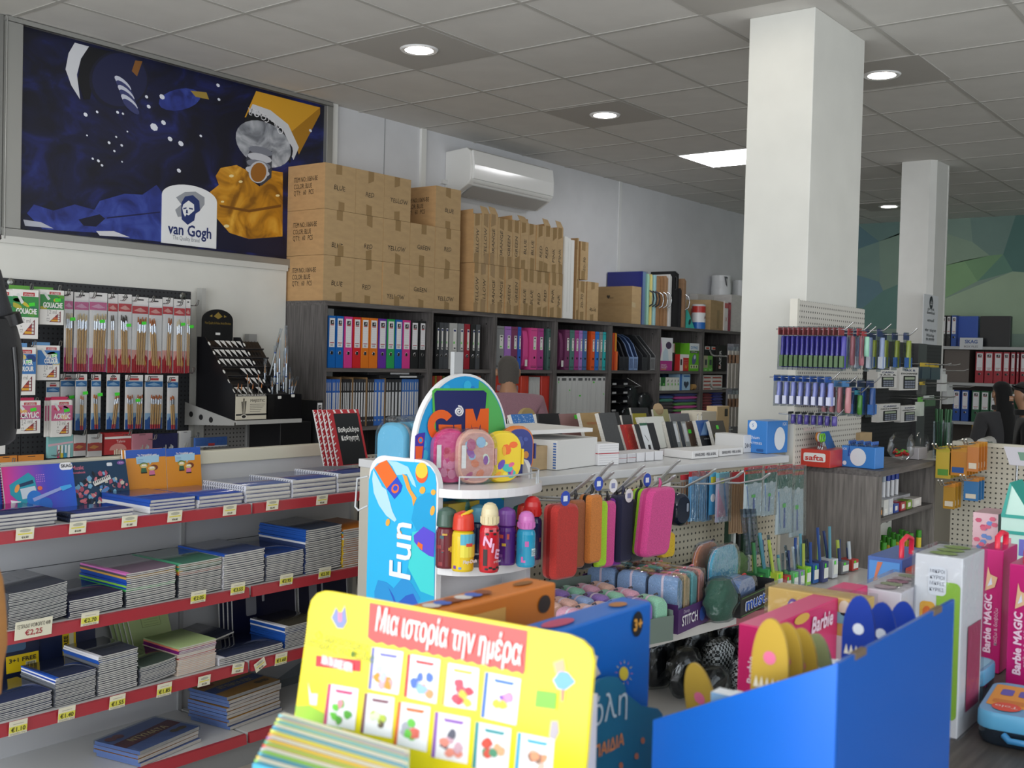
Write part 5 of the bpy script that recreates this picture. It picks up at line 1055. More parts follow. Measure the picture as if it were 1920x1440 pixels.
stack(2.234,2.416,Z2,.775,18,.27,[g1_,('#c86a50','#d87050:s'),('#3a3e48','#e0a050:s'),('#4a7a3c','#8fd03c:s'),('#3f7a68','#4c9c84:s'),('#a87040','#e09a54:s'),('#4a7a68:g','#58b48c:s')],'notebook in the stack under a green cover','green notebook with mint spine topping its stack')
stack(2.419,2.606,Z2,.784,16,.27,[('#42465a','#d4d4da:s'),('#3c486c:g','#2b55b0:s')],'pale edged notebook in the stack under a wide blue cover','blue grey notebook with white label topping the middle stack')
stack(2.610,2.795,Z2,.757,14,.26,[('#42465a','#5a5e6c:s'),('#28407c:g','#2850a8:s')],'notebook in the lower stack left of the tall blue spined one','blue notebook topping the lower stack beside the tall one')
stack(2.797,2.988,Z2,.83,22,.27,[('#4a4c54','#3a4a78:s')]+[('#4a4c54:g','#e0e0e6:s')]+[('#3e4656:g','#2456ac:s')]*6,'notebook in the tall stack with blue spines','top notebook of the tall blue spined stack',curve=.006)
stack(2.992,3.19,Z2,.81,18,.24,[('#b8743c','#e8c23c:s'),('#8a8a8c','#e0e0d8:s'),('#8a8a8c','#e8762c:s'),('#8a8a8c','#e8c83c:s'),('#8a8a8c','#48a0c8:s'),('#c8782c:s','#e08a3c:s')],'notebook with coloured spine in the stack under an orange cover','orange covered notebook topping the stack beside the blue Fun board')
stack(1.60,1.79,Z3,.447,10,.205,[('#2c3450','#2a5ab8:s'),('#2c3450','#e4e4ec:s'),('#2c3658:g','#2a60c0:s')],'small notebook in the leftmost stack of the third shelf','dark blue notebook topping the leftmost stack of the third shelf')
stack(1.795,1.937,Z3,.483,18,.205,[('#3a3e4c','#6c7078:s'),('#2c3a60','#e8e8f0:s'),('#2c3a60','#1f4ab0:s'),('#2c3a60','#f0f0f6:s'),('#2b3450:g','#2458bc:s')],'small notebook in the second stack of the third shelf','blue spined notebook with label topping the second stack of the third shelf')
stack(1.940,2.088,Z3,.521,20,.205,[('#3a3e4c','#6c7078:s'),('#2c3a60','#2458b4:s'),('#2c3a60','#2458b4:s'),('#363a46:g','#f0f0f6:s'),('#3a3e4a:g','#eeeef4:s')],'small notebook in the tallest stack of the third shelf','grey notebook with white spine topping the tallest stack of the third shelf')
stack(2.091,2.235,Z3,.462,12,.205,[('#3e4452','#5a5e68:s'),('#38463f:g','#3a4a44:s')],'small notebook in the dark green topped stack of the third shelf','dark green notebook topping its low stack, third shelf',curve=.012)
stack(2.238,2.398,Z3,.49,16,.205,[('#d8bca8','#d8c8b8:s'),('#b8484c','#b83c40:s'),('#d8cabc','#e0d0c0'),('#d8cabc','#e0d0c0'),('#8c3a88','#7a2070:s'),('#8c3a88','#7a2070:s'),('#d88a78','#e88a70:s'),('#a8bc84','#a8c088')],'booklet in the stack of cream and pink edges under a green cover','pale green booklet topping the cream and pink edged stack')
stack(2.406,2.70,Z3,.419,4,.20,[('#2b3450:g','#e4e4ec:s')],'wide dark blue notebook in the low pile of four','top wide dark blue notebook of the low pile of four',curve=.003)
o=notebook(.28,.20,.008,'#22283a:g','#22283a:s',.02);o.location=(2.46,3.27,.424);o.rotation_euler=(0,0,.1);tag(o,'loose dark notebook lying askew behind the wide low pile','notebook')
stack(2.712,2.90,Z3,.475,14,.20,[('#3a3e4c','#2456ac:s'),('#2c3a60','#2456ac:s'),('#2c3a60','#e8e8ee:s'),('#2c3a60','#2456ac:s'),('#30384e:g','#1f58b8:s'),('#4a463a:g','#e6e6ec:s')],'small notebook in the stack beside the wide low pile','olive grey notebook topping the stack beside the wide pile',Yf=3.13)
DB=('#1c2a6a:g','#1c2a6a:s')
stack(1.50,1.80,Z1,1.005,4,.21,[('#1f2a5c:g','#e6e6ea:s')],'dark blue hardback in the pile before the purple music pad',kind='hard',jit=.012)
stack(1.835,2.06,Z1,.985,2,.16,[('#1c2c70:g','#20283c:s')],'dark blue spiral book, lower of two flat ones','dark blue spiral book, upper of two before the music pads',kind='spiral')
stack(2.118,2.304,Z1,1.003,4,.28,[('#1f3690:g','#e6e6ea:s'),('#1f3690:g','#e6e6ea:s'),('#20419c:g','#2450ac:s'),('#20419c:g','#2450ac:s')],'blue hardback in the pile before the orange booklets',kind='hard')
stack(2.310,2.507,Z1,1.000,3,.27,[('#22389a:g','#e6e6ea:s'),('#22389a:g','#e6e6ea:s'),('#2b4aa4:g','#2450ac:s')],'blue hardback in the pile right of the orange booklets',kind='hard')
stack(2.512,2.722,Z1,1.018,4,.25,[('#5a6a9c:g','#d8dae4:s')],'blue spiral notebook in the first pile right of the hardbacks',kind='spiral')
stack(2.729,2.953,Z1,1.024,4,.25,[('#3c4c8c:g','#d8dae4:s')],'blue spiral notebook in the middle spiral pile',kind='spiral')
stack(2.958,3.185,Z1,1.032,4,.25,[('#2f3f7c:g','#d8dae4:s')],'blue spiral notebook in the pile under the red grade books',kind='spiral')
k4=lambda x,y:(x/4.8,840+y/4.8)
def standing(a,b,yt,yb,Y,lab,key,dec,name='music_pad',cat='notebook',back=.04,th=.008,n=1,grp=None):
 q0,q1=pY(*k4(a,yb),Y),pY(*k4(b,yb),Y);z0=Z1+.0045;W=q1.x-q0.x;H_=pY(*k4(a,yt),Y).z-z0
 for i in range(n):
  t=thing(name,lab if i==0 else 'copy standing right behind the '+lab.split(' with')[0],cat,(q0.x+W/2-(.006*i),Y+.011*i,z0));sl=V((0,back,H_)).normalized()
  m=M();f=Fr((-W/2,0,0),(1,0,0),sl);hh=H_/sl.z;m.prism(f,rect(0,0,W,hh),-th,0,key,'#e2e2e4:n');m.build('cover',t)
  if i==0:m=M();dec(m,f,W,hh);m.build('cover_print',t)
def gradmat(key,stops,rot=0.0):
 mm=bpy.data.materials.new('mat_'+key.lower());mm.use_nodes=True;nt=mm.node_tree;b=nt.nodes['Principled BSDF'];L=nt.links.new
 tc=nt.nodes.new('ShaderNodeTexCoord');sp=nt.nodes.new('ShaderNodeMapping');sp.inputs['Rotation'].default_value=(0,rot,0);g=nt.nodes.new('ShaderNodeTexGradient');r=nt.nodes.new('ShaderNodeValToRGB')
 L(tc.outputs['Generated'],sp.inputs[0]);L(sp.outputs[0],g.inputs[0]);L(g.outputs['Fac'],r.inputs[0]);L(r.outputs[0],b.inputs['Base Color']);el=r.color_ramp.elements
 el[0].position,el[0].color=stops[0][0],lin(stops[0][1]);el[1].position,el[1].color=stops[-1][0],lin(stops[-1][1])
 for p_,c_ in stops[1:-1]:e=el.new(p_);e.color=lin(c_)
 b.inputs['Roughness'].default_value=.3;MATS[key]=mm
gradmat('SKAGGRAD',[(0,'#e23a90'),(.25,'#a848b0'),(.6,'#4c4cc4'),(1,'#2a64d0')])
def d_skag(m,f,W,h):
 P=lambda x,y:(W*(x-60)/620,h*(545-y)/345)
 m.poly(f,[P(*q) for q in ((110,330),(280,250),(330,290),(345,440),(200,480),(110,400))],'#2a9ab0',.0008);m.poly(f,[P(*q) for q in ((195,365),(325,350),(338,430),(205,440))],'#c8d4e0',.0012);m.poly(f,[P(*q) for q in ((190,330),(310,305),(318,330),(195,352))],'#1f3a5c',.0012)
 m.poly(f,[P(*q) for q in ell(310,445,68,62,16)],'#2a78d0',.0014);m.poly(f,[P(*q) for q in ell(400,490,60,50,14)],'#2a6ac8',.0015);m.poly(f,[P(*q) for q in ((290,440),(560,370),(570,390),(300,465))],'#9aa8e0',.002);m.poly(f,[P(*q) for q in ((540,370),(640,360),(650,380),(560,405))],'#4ab0f0',.0022)
 m.poly(f,[P(*q) for q in ((105,440),(190,455),(190,500),(115,490))],'#eceef4',.001);m.poly(f,[P(*q) for q in ell(170,360,18,34,10,rot=.6)],'#f0a050',.0016);m.poly(f,[P(*q) for q in ell(365,370,22,16,10)],'#e87050',.0016)
 m.poly(f,[P(*q) for q in rrect(560,195,678,250,25)][::-1],'#f4f4f8',.001);m.text(f,'SKAG',W*.905,h*.945,h*.1,'#20242c',bold=.02,l=.002)
 for i in range(5):
  for j in range(4):m.poly(f,[P(*q) for q in rect(345+i*16,270+j*16,351+i*16,276+j*16)][::-1],'#e8a8e0',.0012)
def d_music(m,f,W,h):
 m.text(f,'Music',W*.12,h*.87,h*.13,'#d87a94',bold=.03);m.text(f,'notebook',W*.14,h*.76,h*.075,'#d87a94',bold=.02);m.poly(f,ell(W*.9,h*.92,W*.07,h*.045,12),'#8a5aa8');m.text(f,'SKAG',W*.9,h*.92,h*.04,'#f0f0f4',l=.0014);m.poly(f,rrect(W*.64,h*.86,W*.74,h*.94,.004),'#e0e4e8')
 rs=random.Random(8)
 for k in range(90):
  x,y=rs.uniform(.04,.96),rs.uniform(.03,.62)
  y *= .75+.5*math.sin(x*3.1)**2 if x<1 else 1
  y=min(y,.7);c_=rs.choice(['#d87a84','#5a8ac8','#cfc8b4','#24364c','#7ab0d0','#b85a70','#1b2430'])
  m.poly(f,[(min(max(u,0),W),min(max(v,0),h)) for u,v in ell(W*x,h*y,W*rs.uniform(.02,.06),h*rs.uniform(.03,.07),rs.choice((4,5,8)),rot=rs.uniform(0,3))],c_,.0006+.00002*k)
 m.poly(f,[(W*.34,h*.52),(W*.66,h*.66),(W*.68,h*.56),(W*.37,h*.42)],'#e4e2dc',.003)
 for k in range(9):u=.37+.033*k;m.poly(f,[(W*u,h*(.47+.0145*9*k/9*1.1)),(W*(u+.014),h*(.476+.0145*k)),(W*(u+.012),h*(.53+.0145*k)),(W*(u-.002),h*(.525+.0145*k))],'#22262c',.0032)
def d_tet(m,f,W,h):
 P=lambda x,y:(W*(x-1150)/350,h*(580-y)/570)
 m.poly(f,rect(0,h*.83,W,h),'#2a5ab8:s',.0006);m.poly(f,[P(*q) for q in ((1235,95),(1440,85),(1435,170),(1370,172),(1352,200),(1350,172),(1240,180))][::-1],'#a8cfe4',.001);m.text(f,'Το Τετράδιό μου',W*.52,h*.875,h*.055,'#f0f0ee',bold=.04,width=W*.48,l=.0014)
 for k in range(3):m.poly(f,rect(W*.28,h*(.73+.03*k),W*.42,h*(.735+.03*k)),'#5a88b0',.0014)
 for cx,cy_,c_,hc in ((1300,205,'#3c6a4c','#6a8a3c'),(1370,240,'#d878a0','#7a3c28')):
  m.poly(f,[P(*q) for q in ell(cx+(18 if hc != '#6a8a3c' else 0),cy_-8,38,34,12)],hc,.001);m.poly(f,[P(*q) for q in ell(cx,cy_,32,26,12)],'#e6d08a',.0014);m.poly(f,[P(*q) for q in ell(cx-8,cy_-6,10,10,10)],'#f4f4f0',.0018);m.poly(f,[P(*q) for q in ell(cx+10,cy_-6,10,10,10)],'#f4f4f0',.0018);m.poly(f,[P(*q) for q in ((cx-22,cy_+26),(cx+20,cy_+26),(cx+26,cy_+75),(cx-28,cy_+75))][::-1],c_,.0012);m.poly(f,[P(*q) for q in ((cx-26,cy_+75),(cx+26,cy_+75),(cx+26,cy_+88),(cx-26,cy_+88))][::-1],'#2a2422',.0014)
standing(62,700,185,560,3.36,'purple and blue music pad with a guitar standing on the top shelf','SKAGGRAD',d_skag,n=2)
standing(680,1180,140,545,3.40,'dark teal Music pad with scattered instrument pattern','#143c5c:s',d_music)
standing(1150,1508,25,470,3.445,'orange and blue booklet with cartoon children, left of two','#e0922c:s',d_tet,'booklet',n=2,back=.02)
standing(1512,1820,10,450,3.445,'orange and blue booklet with cartoon children, right of two','#e0922c:s',d_tet,'booklet',n=1,back=.02)
standing(-40,36,95,500,3.36,'dark blue spiral pad cut off by the left photo edge','#1f3c9c:s',lambda m,f,W,h:[m.tube([f.p(W+.003,h*.1+k*h*.045,.002),f.p(W-.004,h*.1+k*h*.045,.004)],.0015,'#20242c:M',n=4) for k in range(19)])
for i in range(4):
 a,b=pY(608+i*8.5,874,3.34-.012*i),pY(608+i*8.5+58,874,3.34-.012*i);a.z=b.z=1.034;W=b.x-a.x
 t=thing('grade_book',['rearmost','second','third','foremost'][i]+' of the four red and black teacher grade books','notebook',(a.x,a.y,1.0345));sl=V((-.16,.14,1)).normalized();f=Fr((0,0,0),(1,.0,.0),sl);h=.235
 m=M();m.prism(f,rect(0,0,W,h),-.006,0,'#b8343c:s','#dcd8d4:n');m.build('cover',t)
 m=M();m.poly(f,rect(W*.17,h*.01,W*.95 if i<3 else W*.93,h*.93),'#202326:s',.0006)
 for k in range(7):m.poly(f,[(0,h*(.1+.13*k)),(W*.08,h*(.14+.13*k)),(W*.08,h*(.165+.13*k)),(0,h*(.125+.13*k))],'#e8e0dc',.0007)
 for k in range(4):m.poly(f,[(W*(.2+.22*k),h*.94),(W*(.26+.22*k),h*.94),(W*(.23+.22*k),h),(W*(.17+.22*k),h)],'#e8e0dc',.0007)
 if i==3:m.text(f,'Βαθμολόγιο',W*.55,h*.63,.028,'#eeeeea',bold=.02,width=W*.66);m.text(f,'Καθηγητή',W*.55,h*.48,.028,'#eeeeea',bold=.02,width=W*.55)
 m.build('cover_print',t)
 m=M()
 m.tube([f.p(-.002+.004*(k% 2),h*.03+k*h*.032,.0+.004*(k% 2)) for k in range(30)],.0016,'#d8d8d8:M',n=4);m.build('wire_spiral',t)
def packat(px0,px1,py0,py1,Y,lean,key,lab,dec,th=.03,name='notebook_pack',z0=None,n=1,slant=0.0):
 q0,q1=pY(px0,py1,Y),pY(px1,py1,Y);z0=(z0 or Z3)+.002+th*(abs(lean)+abs(slant));W=q1.x-q0.x;H_=pY(px0,py0,Y).z-z0;sl=V((slant,lean,1)).normalized();h=H_/sl.z
 for i in range(n):
  t=thing(name,lab+('' if i==0 else f', copy number {i} behind'),'notebook pack',(q0.x-.012*i,Y+.0*i,z0)) if i==0 else thing(name,'one of the copies stacked behind the '+lab.replace('foremost ','').split(' with')[0].split(' leaning')[0],'notebook pack',(q0.x-.011*i,Y+.0125*i,z0),0,lab+' copies')
  m=M();f=Fr((0,0,0),(1,0,0),sl);m.prism(f,rect(0,0,W,h),-th,0,key,'#d8d8d6:n');m.build('cover',t)
  if dec and i==0:m=M();dec(m,f,W,h);m.build('cover_print',t)
def d_31(m,f,W,h):m.poly(f,rect(W*.3,h*.25,W*.98,h*.55),'#e8c81c:s');m.text(f,'3+1 FREE',W*.64,h*.46,h*.1,'#2a2a20',bold=.03,width=W*.56,l=.0014);m.poly(f,rect(W*.7,h*.3,W*.92,h*.4),'#d8d4b0',.0012);[m.poly(f,rect(W*(.72+.03*k),h*.31,W*(.735+.03*k),h*.39),'#3a3a2c',.0016) for k in range(6)];m.poly(f,rrect(W*.15,h*.62,W*.72,h*.88,.01),'#4c6c8c')
def d_32(m,f,W,h):m.poly(f,rect(W*.4,h*.42,W*.64,h*.98),'#e8c81c:s');m.text(f,'FREE',W*.46,h*.7,h*.14,'#2a2a20',vert=True,bold=.03,l=.0014);m.poly(f,rect(W*.52,h*.6,W*.6,h*.9),'#d8d4b0',.0012);m.poly(f,rrect(W*.15,h*.05,W*.38,h*.4,.008),'#5a7c98')
packat(-15,76,1192,1275,3.40,.1,'#1c2440:s','dark blue pack with yellow 3+1 FREE label at the left',d_31)
packat(75,180,1190,1262,3.405,.1,'#1f2a4c:s','dark blue pack with sideways yellow FREE label',d_32,th=.02,slant=.02)
packat(70,163,1182,1262,3.435,.1,'#1a2240:s','dark pack behind the sideways FREE label',None,th=.02)
def d_grn(m,f,W,h):m.poly(f,rect(W*.3,h*.58,W*.78,h*.86),'#6a7a50',.0004);m.poly(f,rect(W*.31,h*.587,W*.77,h*.853),'#a8bc80',.0008);[m.poly(f,rect(W*.36,h*(.62+.05*k),W*.72,h*(.625+.05*k)),'#6a7a50',.001) for k in range(4)]
packat(257,330,1142,1217,3.40,.12,'#a8bc84','foremost pale green exercise booklet leaning at the back',d_grn,th=.006,n=5,slant=-.2)
def d_navy(m,f,W,h):m.poly(f,rrect(W*.2,h*.3,W*.36,h*.75,.008),'#8a8c96');m.poly(f,rrect(W*.45,h*.5,W*.49,h*.74,.004),'#aaacb4');m.poly(f,rrect(W*.83,h*.76,W*.87,h*.92,.006),'#aaacb4');m.poly(f,rect(W*.98,.0,W,h*.7),'#b8bac4')
packat(438,556,1085,1180,3.40,.08,'#161a38:s','navy pack with white label window standing behind the flat notebooks',d_navy,th=.008,n=4)
packat(562,652,1072,1160,3.40,.08,'#161a38:s','second navy pack with white label window near the gondola end',d_navy,th=.02)
Z4=GZ[3]
def flex(px,py,W,L,n,lab,rz,Y=3.12,big=True):
 q=pY(px,py,Y);z=Z4+.0015
 for k in range(n):
  t=thing('flex_pad',lab if k==n-1 else 'pad in the pile under the '+lab,'notepad',(q.x+rnd(-.006,.006),Y+L/2+.02+rnd(0,.008),z),rz+rnd(-.02,.02),None if k==n-1 else lab+' pile');th=.011
  m=M();m.box(-W/2,-L/2,0,W/2,L/2,th,'#c8923c:s' if k% 3 else '#5a6fa4:s',{'f':'#b8b4b0:n','l':'#5a72a8'});m.build('pad_body',t)
  if k==n-1:
   m=M();f=Fr((-W/2,-L/2,th),(1,0,0),(0,1,0));band='#4a62a0' if big else '#6a3c44'
   m.poly(f,[(0,L*.3),(W,L*.42),(W,L*.72),(0,L*.6)],band);m.text(f,'ΝΤΥΜΑΤΑ FLEX' if big else 'ΝΤΥΜΑΤΑ',W*.5,L*.5,.04,'#d8c48a',bold=.02,width=W*.6,l=.0014)
   for u in (.12,.24):m.poly(f,ell(W*u,L*.82,.02,.02,12),'#b8542c' if big else '#8a5a5c',.001)
   for u in (.74,.86):m.poly(f,ell(W*u,L*.22,.02,.014,12),'#6a5a44',.001)
   m.build('cover_print',t)
   m=M();m.box(-W/2-.003,-L/2-.003,.0,W/2+.003,L/2+.003,th+.004,'#eef2f6:c');m.build('plastic_wrap',t)
  z += th+.0025
flex(480,1412,.27,.2,9,'wrapped flex pad with blue band on the bottom deck',.12,Y=3.16)
flex(318,1440,.28,.2,4,'wrapped flex pad with brown band at the bottom left',.2,Y=3.1,big=False)
q0,q1=pY(487,1345,3.44),pY(600,1345,3.44);t=thing('plastic_folder','clear plastic folder with barcode leaning on the gondola back','folder',(q0.x,3.42,Z4+.0015));zt=pY(500,1290,3.44).z-Z4
m=M();f=Fr((0,0,0),(1,0,0),(0,.1,1));m.prism(f,[(0,0),(.36,0),(.36,zt+.12),(.0,zt)],-.01,0,'#dfe3e6:c');m.build('film',t);m=M();m.poly(f,rect(.05,zt*.45,.09,zt*.75),'#b0aea8',.001);[m.poly(f,rect(.055+.006*k,zt*.55,.058+.006*k,zt*.72),'#3a3a3a',.0014) for k in range(5)];m.build('barcode',t)
t=thing('paper_bag','tan paper bag edge at the far left of the photo','paper bag',(.55,1.28,.72));m=M();rs=random.Random(2)
ys=[(1060,-3),(1085,6),(1120,10),(1160,13),(1200,14),(1230,8),(1262,5),(1288,3)];R_=[]
for py,px in ys[::-1]:
 q=pY(px,py,1.28);R_.append([(q.x-.10+.10*math.cos(a),1.28+.05*math.sin(a),q.z) for a in [2*PI*k/12 for k in range(12)]])
m.loft(R_,'#c08a50:k');m.build('bag_body',t,world=True)
t2=thing('counter','low counter carrying the paper bag outside the left edge','counter',(.4,1.3,0));m=M();q=R_[0][0];m.box(.1,1.1,0,.54,1.6,q[2]-.003,'#b8b8b4:s');m.build('counter_body',t2,world=True)
# ================================================================ central gondola (stands slightly askew)
GA,GBq=pZ(1050,890,1.115),pZ(1480,853,1.115)
gu=V((GBq.x-GA.x,GBq.y-GA.y,0)).normalized();gv=V((-gu.y,gu.x,0));gn=-gv;GR=math.atan2(gu.y,gu.x)
GO=V((GA.x,GA.y,0))- gu*((GA.x-2.745)/gu.x);GLEN=(V((GBq.x,GBq.y,0))-GO).length
def gp(s,f,z):return GO+gu*s+gn*f+V((0,0,z))
def gP(px,py,f):
 d=ray(px,py);o=gp(0,f,0);return CAM+d*((o-CAM).dot(gn)/d.dot(gn))
def gz(px,py,f):q=gP(px,py,f);return (q-GO).dot(gu),q.z
def gfr(s,f,z):return Fr(gp(s,f,z),gu,(0,0,1))
def gbox(m,s0,s1,f0,f1,z0,z1,key,keys=None):
 P=[gp(s,f,z) for z in (z0,z1) for s,f in ((s0,f0),(s1,f0),(s1,f1),(s0,f1))];F=[(0,3,2,1),(4,5,6,7),(0,1,5,4),(1,2,6,5),(2,3,7,6),(3,0,4,7)]
 for n,fc in zip('btfrkl',F):m.face([P[i] for i in fc],(keys or {}).get(n,key))
def gthing(name,lab,cat,s,f,z,group=None):return thing(name,lab,cat,gp(s,f,z),GR,group)
t=gthing('gondola_shelf','cream pegboard gondola with pale top shelf and mauve rail, hung with pencil cases','shelving',GLEN/2,-.3,0)
m=M();gbox(m,0,GLEN,0,-.80,1.083,1.113,'#d2d4d6:s');m.build('top_shelf',t,world=True,bev=.003)
PEG=MX.Rotation(GR,4,'Z')
m=M();gbox(m,.01,GLEN-.01,-.03,-.045,.12,1.083,'#cfc6b0:px');o=m.build('pegboard',t,world=True)
for k,s in enumerate((0.01,GLEN*.5,GLEN-.03)):m=M();gbox(m,s,s+.02,-.025,-.05,.1,1.083,'#c8c2b0:s');m.build('upright',t,world=True)
m=M();gbox(m,.005,GLEN,-.05,-.795,0,1.083,'#c4c0b4:s');m.build('core',t,world=True)
for z in (.655,.30):
 m=M();gbox(m,.0,1.82,.41,-.03,z-.03,z,'#c9c7c4:s');o=m.build('shelf',t,world=True);m=M();gbox(m,0,1.82,.425,.41,z-.035,z+.002,'#9c5a62:s');m.build('price_rail',o,world=True)
m=M();gbox(m,0,1.82,.36,-.03,0,.1,'#77767a:s');m.build('base',t,world=True)
TZ=1.1145
def tbox(bl,br,ytop,depth,key,lab,name='box',cat='box',keys=None,dec=None,bev=.002,z=TZ,h=None):
 a,b=pZ(bl[0],bl[1],z),pZ(br[0],br[1],z);u=V((b.x-a.x,b.y-a.y,0));W=u.length;rz=math.atan2(u.y,u.x);dep=(a-CAM).dot(FW);h=h or (bl[1]-ytop)/FPX*dep
 t=thing(name,lab,cat,a,rz);m=M();m.box(0,0,0,W,depth,h,key,keys);m.build('carton_body',t,bev=bev)
 if dec:m=M();dec(m,front(0,-.0008,0),W,h,left(-.0008,depth,0),depth);m.build('printed_face',t)
 return t
KRb='#b39a74:k'
tbox((985,884),(1040,879),838,.16,KRb,'brown carton on the gondola top beside the white box','carton','cardboard box')
tbox((1043,882),(1119,872),826,.30,'#dcdcda','white box with blue edge dashes on the gondola top','storage_box',dec=lambda m,f,W,h,g,D:[m.poly(g,rect(D-.014,h*(.05+.09*k),D-.002,h*(.10+.09*k)),'#3a68b0') for k in range(10)])
a=pZ(1043,882,TZ)
m=M();gbox(m,0,.36,0,-.3,0,.014,'#e6e6e4',{'l':'#4a78b8','k':'#e6e6e4'});m.v=[p-GO for p in m.v];m.build('cardboard_sheet',label='white lid with blue edge lying across the brown carton and white box',cat='lid',loc=(a.x-.13,a.y+.05,a.z+.1245),org=False)
def d_env(m,f,W,h,g,D):m.poly(f,rect(0,h*.52,W,h*.56),'#b83a44');m.poly(g,rect(0,h*.52,D,h*.56),'#b83a44');[m.poly(f,rect(W*.05,h*k/9,W*.95,h*k/9+.001),'#b4b4b8') for k in range(1,9)]
tbox((1121,873),(1160,871),832,.08,'#e2e2e4','tall bundle of white envelopes with a red band on the gondola top','envelope_bundle','envelopes',dec=d_env)
for k in range(5):tbox((1160+k*17,869-k*1.5),(1175+k*17,868-k*1.5),852-k*1.5,.1,'#dcdce0','small banded envelope bundle in the row of five on the gondola top','envelope_bundle','envelopes',dec=d_env if k<2 else None)['group']='small envelope bundles'
def d_seal(tx):return lambda m,f,W,h,g,D:m.text(f,tx,W/2,h/2,h*.5,'#6a6a70',width=W*.8,bold=.02)
tbox((1298,861),(1347,857),846,.14,'#e2e2e2','flat white envelope box with grey lettering, left of two on the gondola edge','envelope_box',dec=d_seal('ENVELOPES · PEEL & SEAL'))
tbox((1349,856),(1393,852),842,.13,'#e2e2e2','flat white envelope box with grey lettering, right of two on the gondola edge','envelope_box',dec=d_seal('ENVELOPES · PEEL & SEAL'))
tbox((1236,853),(1296,860),842,.1,'#d8d4d8','low open tray of small white packs before the leaning books','tray')
tbox((1394,849),(1412,848),816,.16,'#dedede','white slanted box left of the blue box','envelope_box',dec=lambda m,f,W,h,g,D:m.text(f,'24×34',W/2,h*.4,.03,'#5a5a60',width=W*.8))
def d_xk(m,f,W,h,g,D):
 m.poly(f,ell(W*.6,h*.45,W*.26,h*.36,20),'#e4e8ee');m.text(f,'IGK',W*.82,h*.9,.02,'#e8eef6',l=.0014);m.poly(g,ell(D*.3,h*.85,.02,.02,14),'#e8eef6');m.text(g,'5',D*.3,h*.85,.02,'#2f78c8',l=.002);m.text(g,'Lithium',D*.35,h*.48,.02,'#e8eef6',vert=False);m.text(g,'3A BATTERIES',D*.35,h*.3,.014,'#e8eef6');m.poly(g,rrect(D*.5,h*.05,D*.85,h*.13,.004),'#2a5a9c')
tbox((1437,851),(1476,848),790,.10,'#3f86d4:s','upright blue box with white oval at the gondola end by the column','product_box',dec=d_xk)
def book(bl,br,tlx,tly,key,lab,th=.018,dec=None,name='notebook',back=.25,cat='notebook',page='#d8d4cc:n',z=TZ,n=1):
 a,b=pZ(bl[0],bl[1],z),pZ(br[0],br[1],z);u=V((b.x-a.x,b.y-a.y,0));W=u.length;dep=(a-CAM).dot(FW)
 h=(bl[1]-tly)/FPX*dep;sx_=(tlx-bl[0])/FPX*dep;un=u.normalized();nn=V((-un.y,un.x,0));sl=(V((0,0,1))*h+nn*h*back+un*(sx_-h*back*0)*.8).normalized()
 t=thing(name,lab,cat,a);f=Fr((0,0,0),un,sl);hh=h/sl.z
 for i in range(n):
  g=Fr(nn*(.007*i)-un*.008*i,un,sl);m=M();m.prism(g,rect(0,.001,W,hh),-th,0,key,page);m.build('cover' if i==0 else 'sheet',t)
 if dec:m=M();dec(m,f,W,hh);m.build('cover_print',t)
 return t
stk_=lambda u,v:(lambda m,f,W,h:m.poly(f,rrect(W*u-.011,h*v-.009,W*u+.011,h*v+.009,.003),'#52d83c:s',.0012))
def d_comp(m,f,W,h):
 rs=random.Random(1);[m.poly(f,ell(W*rs.uniform(.03,.97),h*rs.uniform(.03,.97),W*.012,h*.012,4,rot=rs.uniform(0,3)),'#dfe6f0') for _ in range(170)];m.poly(f,rect(W*.25,h*.38,W*.85,h*.62),'#e2e6ea',.0012);m.text(f,'STUDENT NOTE BOOK',W*.55,h*.53,.014,'#5a6470',width=W*.48,l=.0018)
m=M();m.prism(gfr(0,0,0),ell(0,0,.05,.05,22),-.02,0,'#a08a5c:k');m.prism(gfr(0,0,0),rect(-.03,-.115,.03,-.03),-.02,0,'#a08a5c:k');m.v=[p-GO for p in m.v];q=pZ(993,838,TZ);m.build('wooden_disc',label='round tan board standing behind the blue composition book',cat='board',loc=(q.x+.05,q.y+.05,1.23),org=False)
for k in range(4):book((942+k*7,852),(956+k*7,851),941+k*7,786,'#1b1c1f','thin black notebook left of the blue composition book',th=.006)['group']='thin black notebooks'
book((980,856),(1020,852),968,778,'#3a74b8:s','blue speckled composition book leaning on the gondola top',dec=d_comp,back=.3)
def d_alb(key):return lambda m,f,W,h:(m.poly(f,rect(0,0,W*.08,h),key),stk_(.72,.62)(m,f,W,h))
book((1016,848),(1060,845),1016,777,'#1a1b1d:s','black album with green sticker behind the white box',th=.03,dec=d_alb('#2a2b2e'))
book((1060,845),(1098,842),1058,777,'#8f6d6c:s','mauve album with white page edge',th=.03,dec=stk_(.8,.9))
book((1104,846),(1142,843),1094,775,'#a68a5e:k','kraft notebook with NOTEBOOK lettering',dec=lambda m,f,W,h:m.text(f,'NOTEBOOK',W/2,h*.72,.016,'#b8603c',width=W*.55))
book((1143,856),(1180,852),1128,775,'#3c3e40:f','dark grey speckled notebook leaning right of the kraft one',dec=lambda m,f,W,h:m.poly(f,rect(W*.82,0,W,h),'#1e1f21'))
book((1178,853),(1206,850),1164,797,'#b83230:s','red notebook with gold speckle',dec=lambda m,f,W,h:(m.poly(f,rect(0,0,W*.22,h),'#a02a28'),[m.poly(f,ell(W*random.uniform(.25,.95),h*random.uniform(.05,.95),.003,.002,4),'#c8784c',.0009) for _ in range(60)]))
book((1205,853),(1214,852),1191,796,'#26282a','narrow black notebook right of the red one',th=.01)
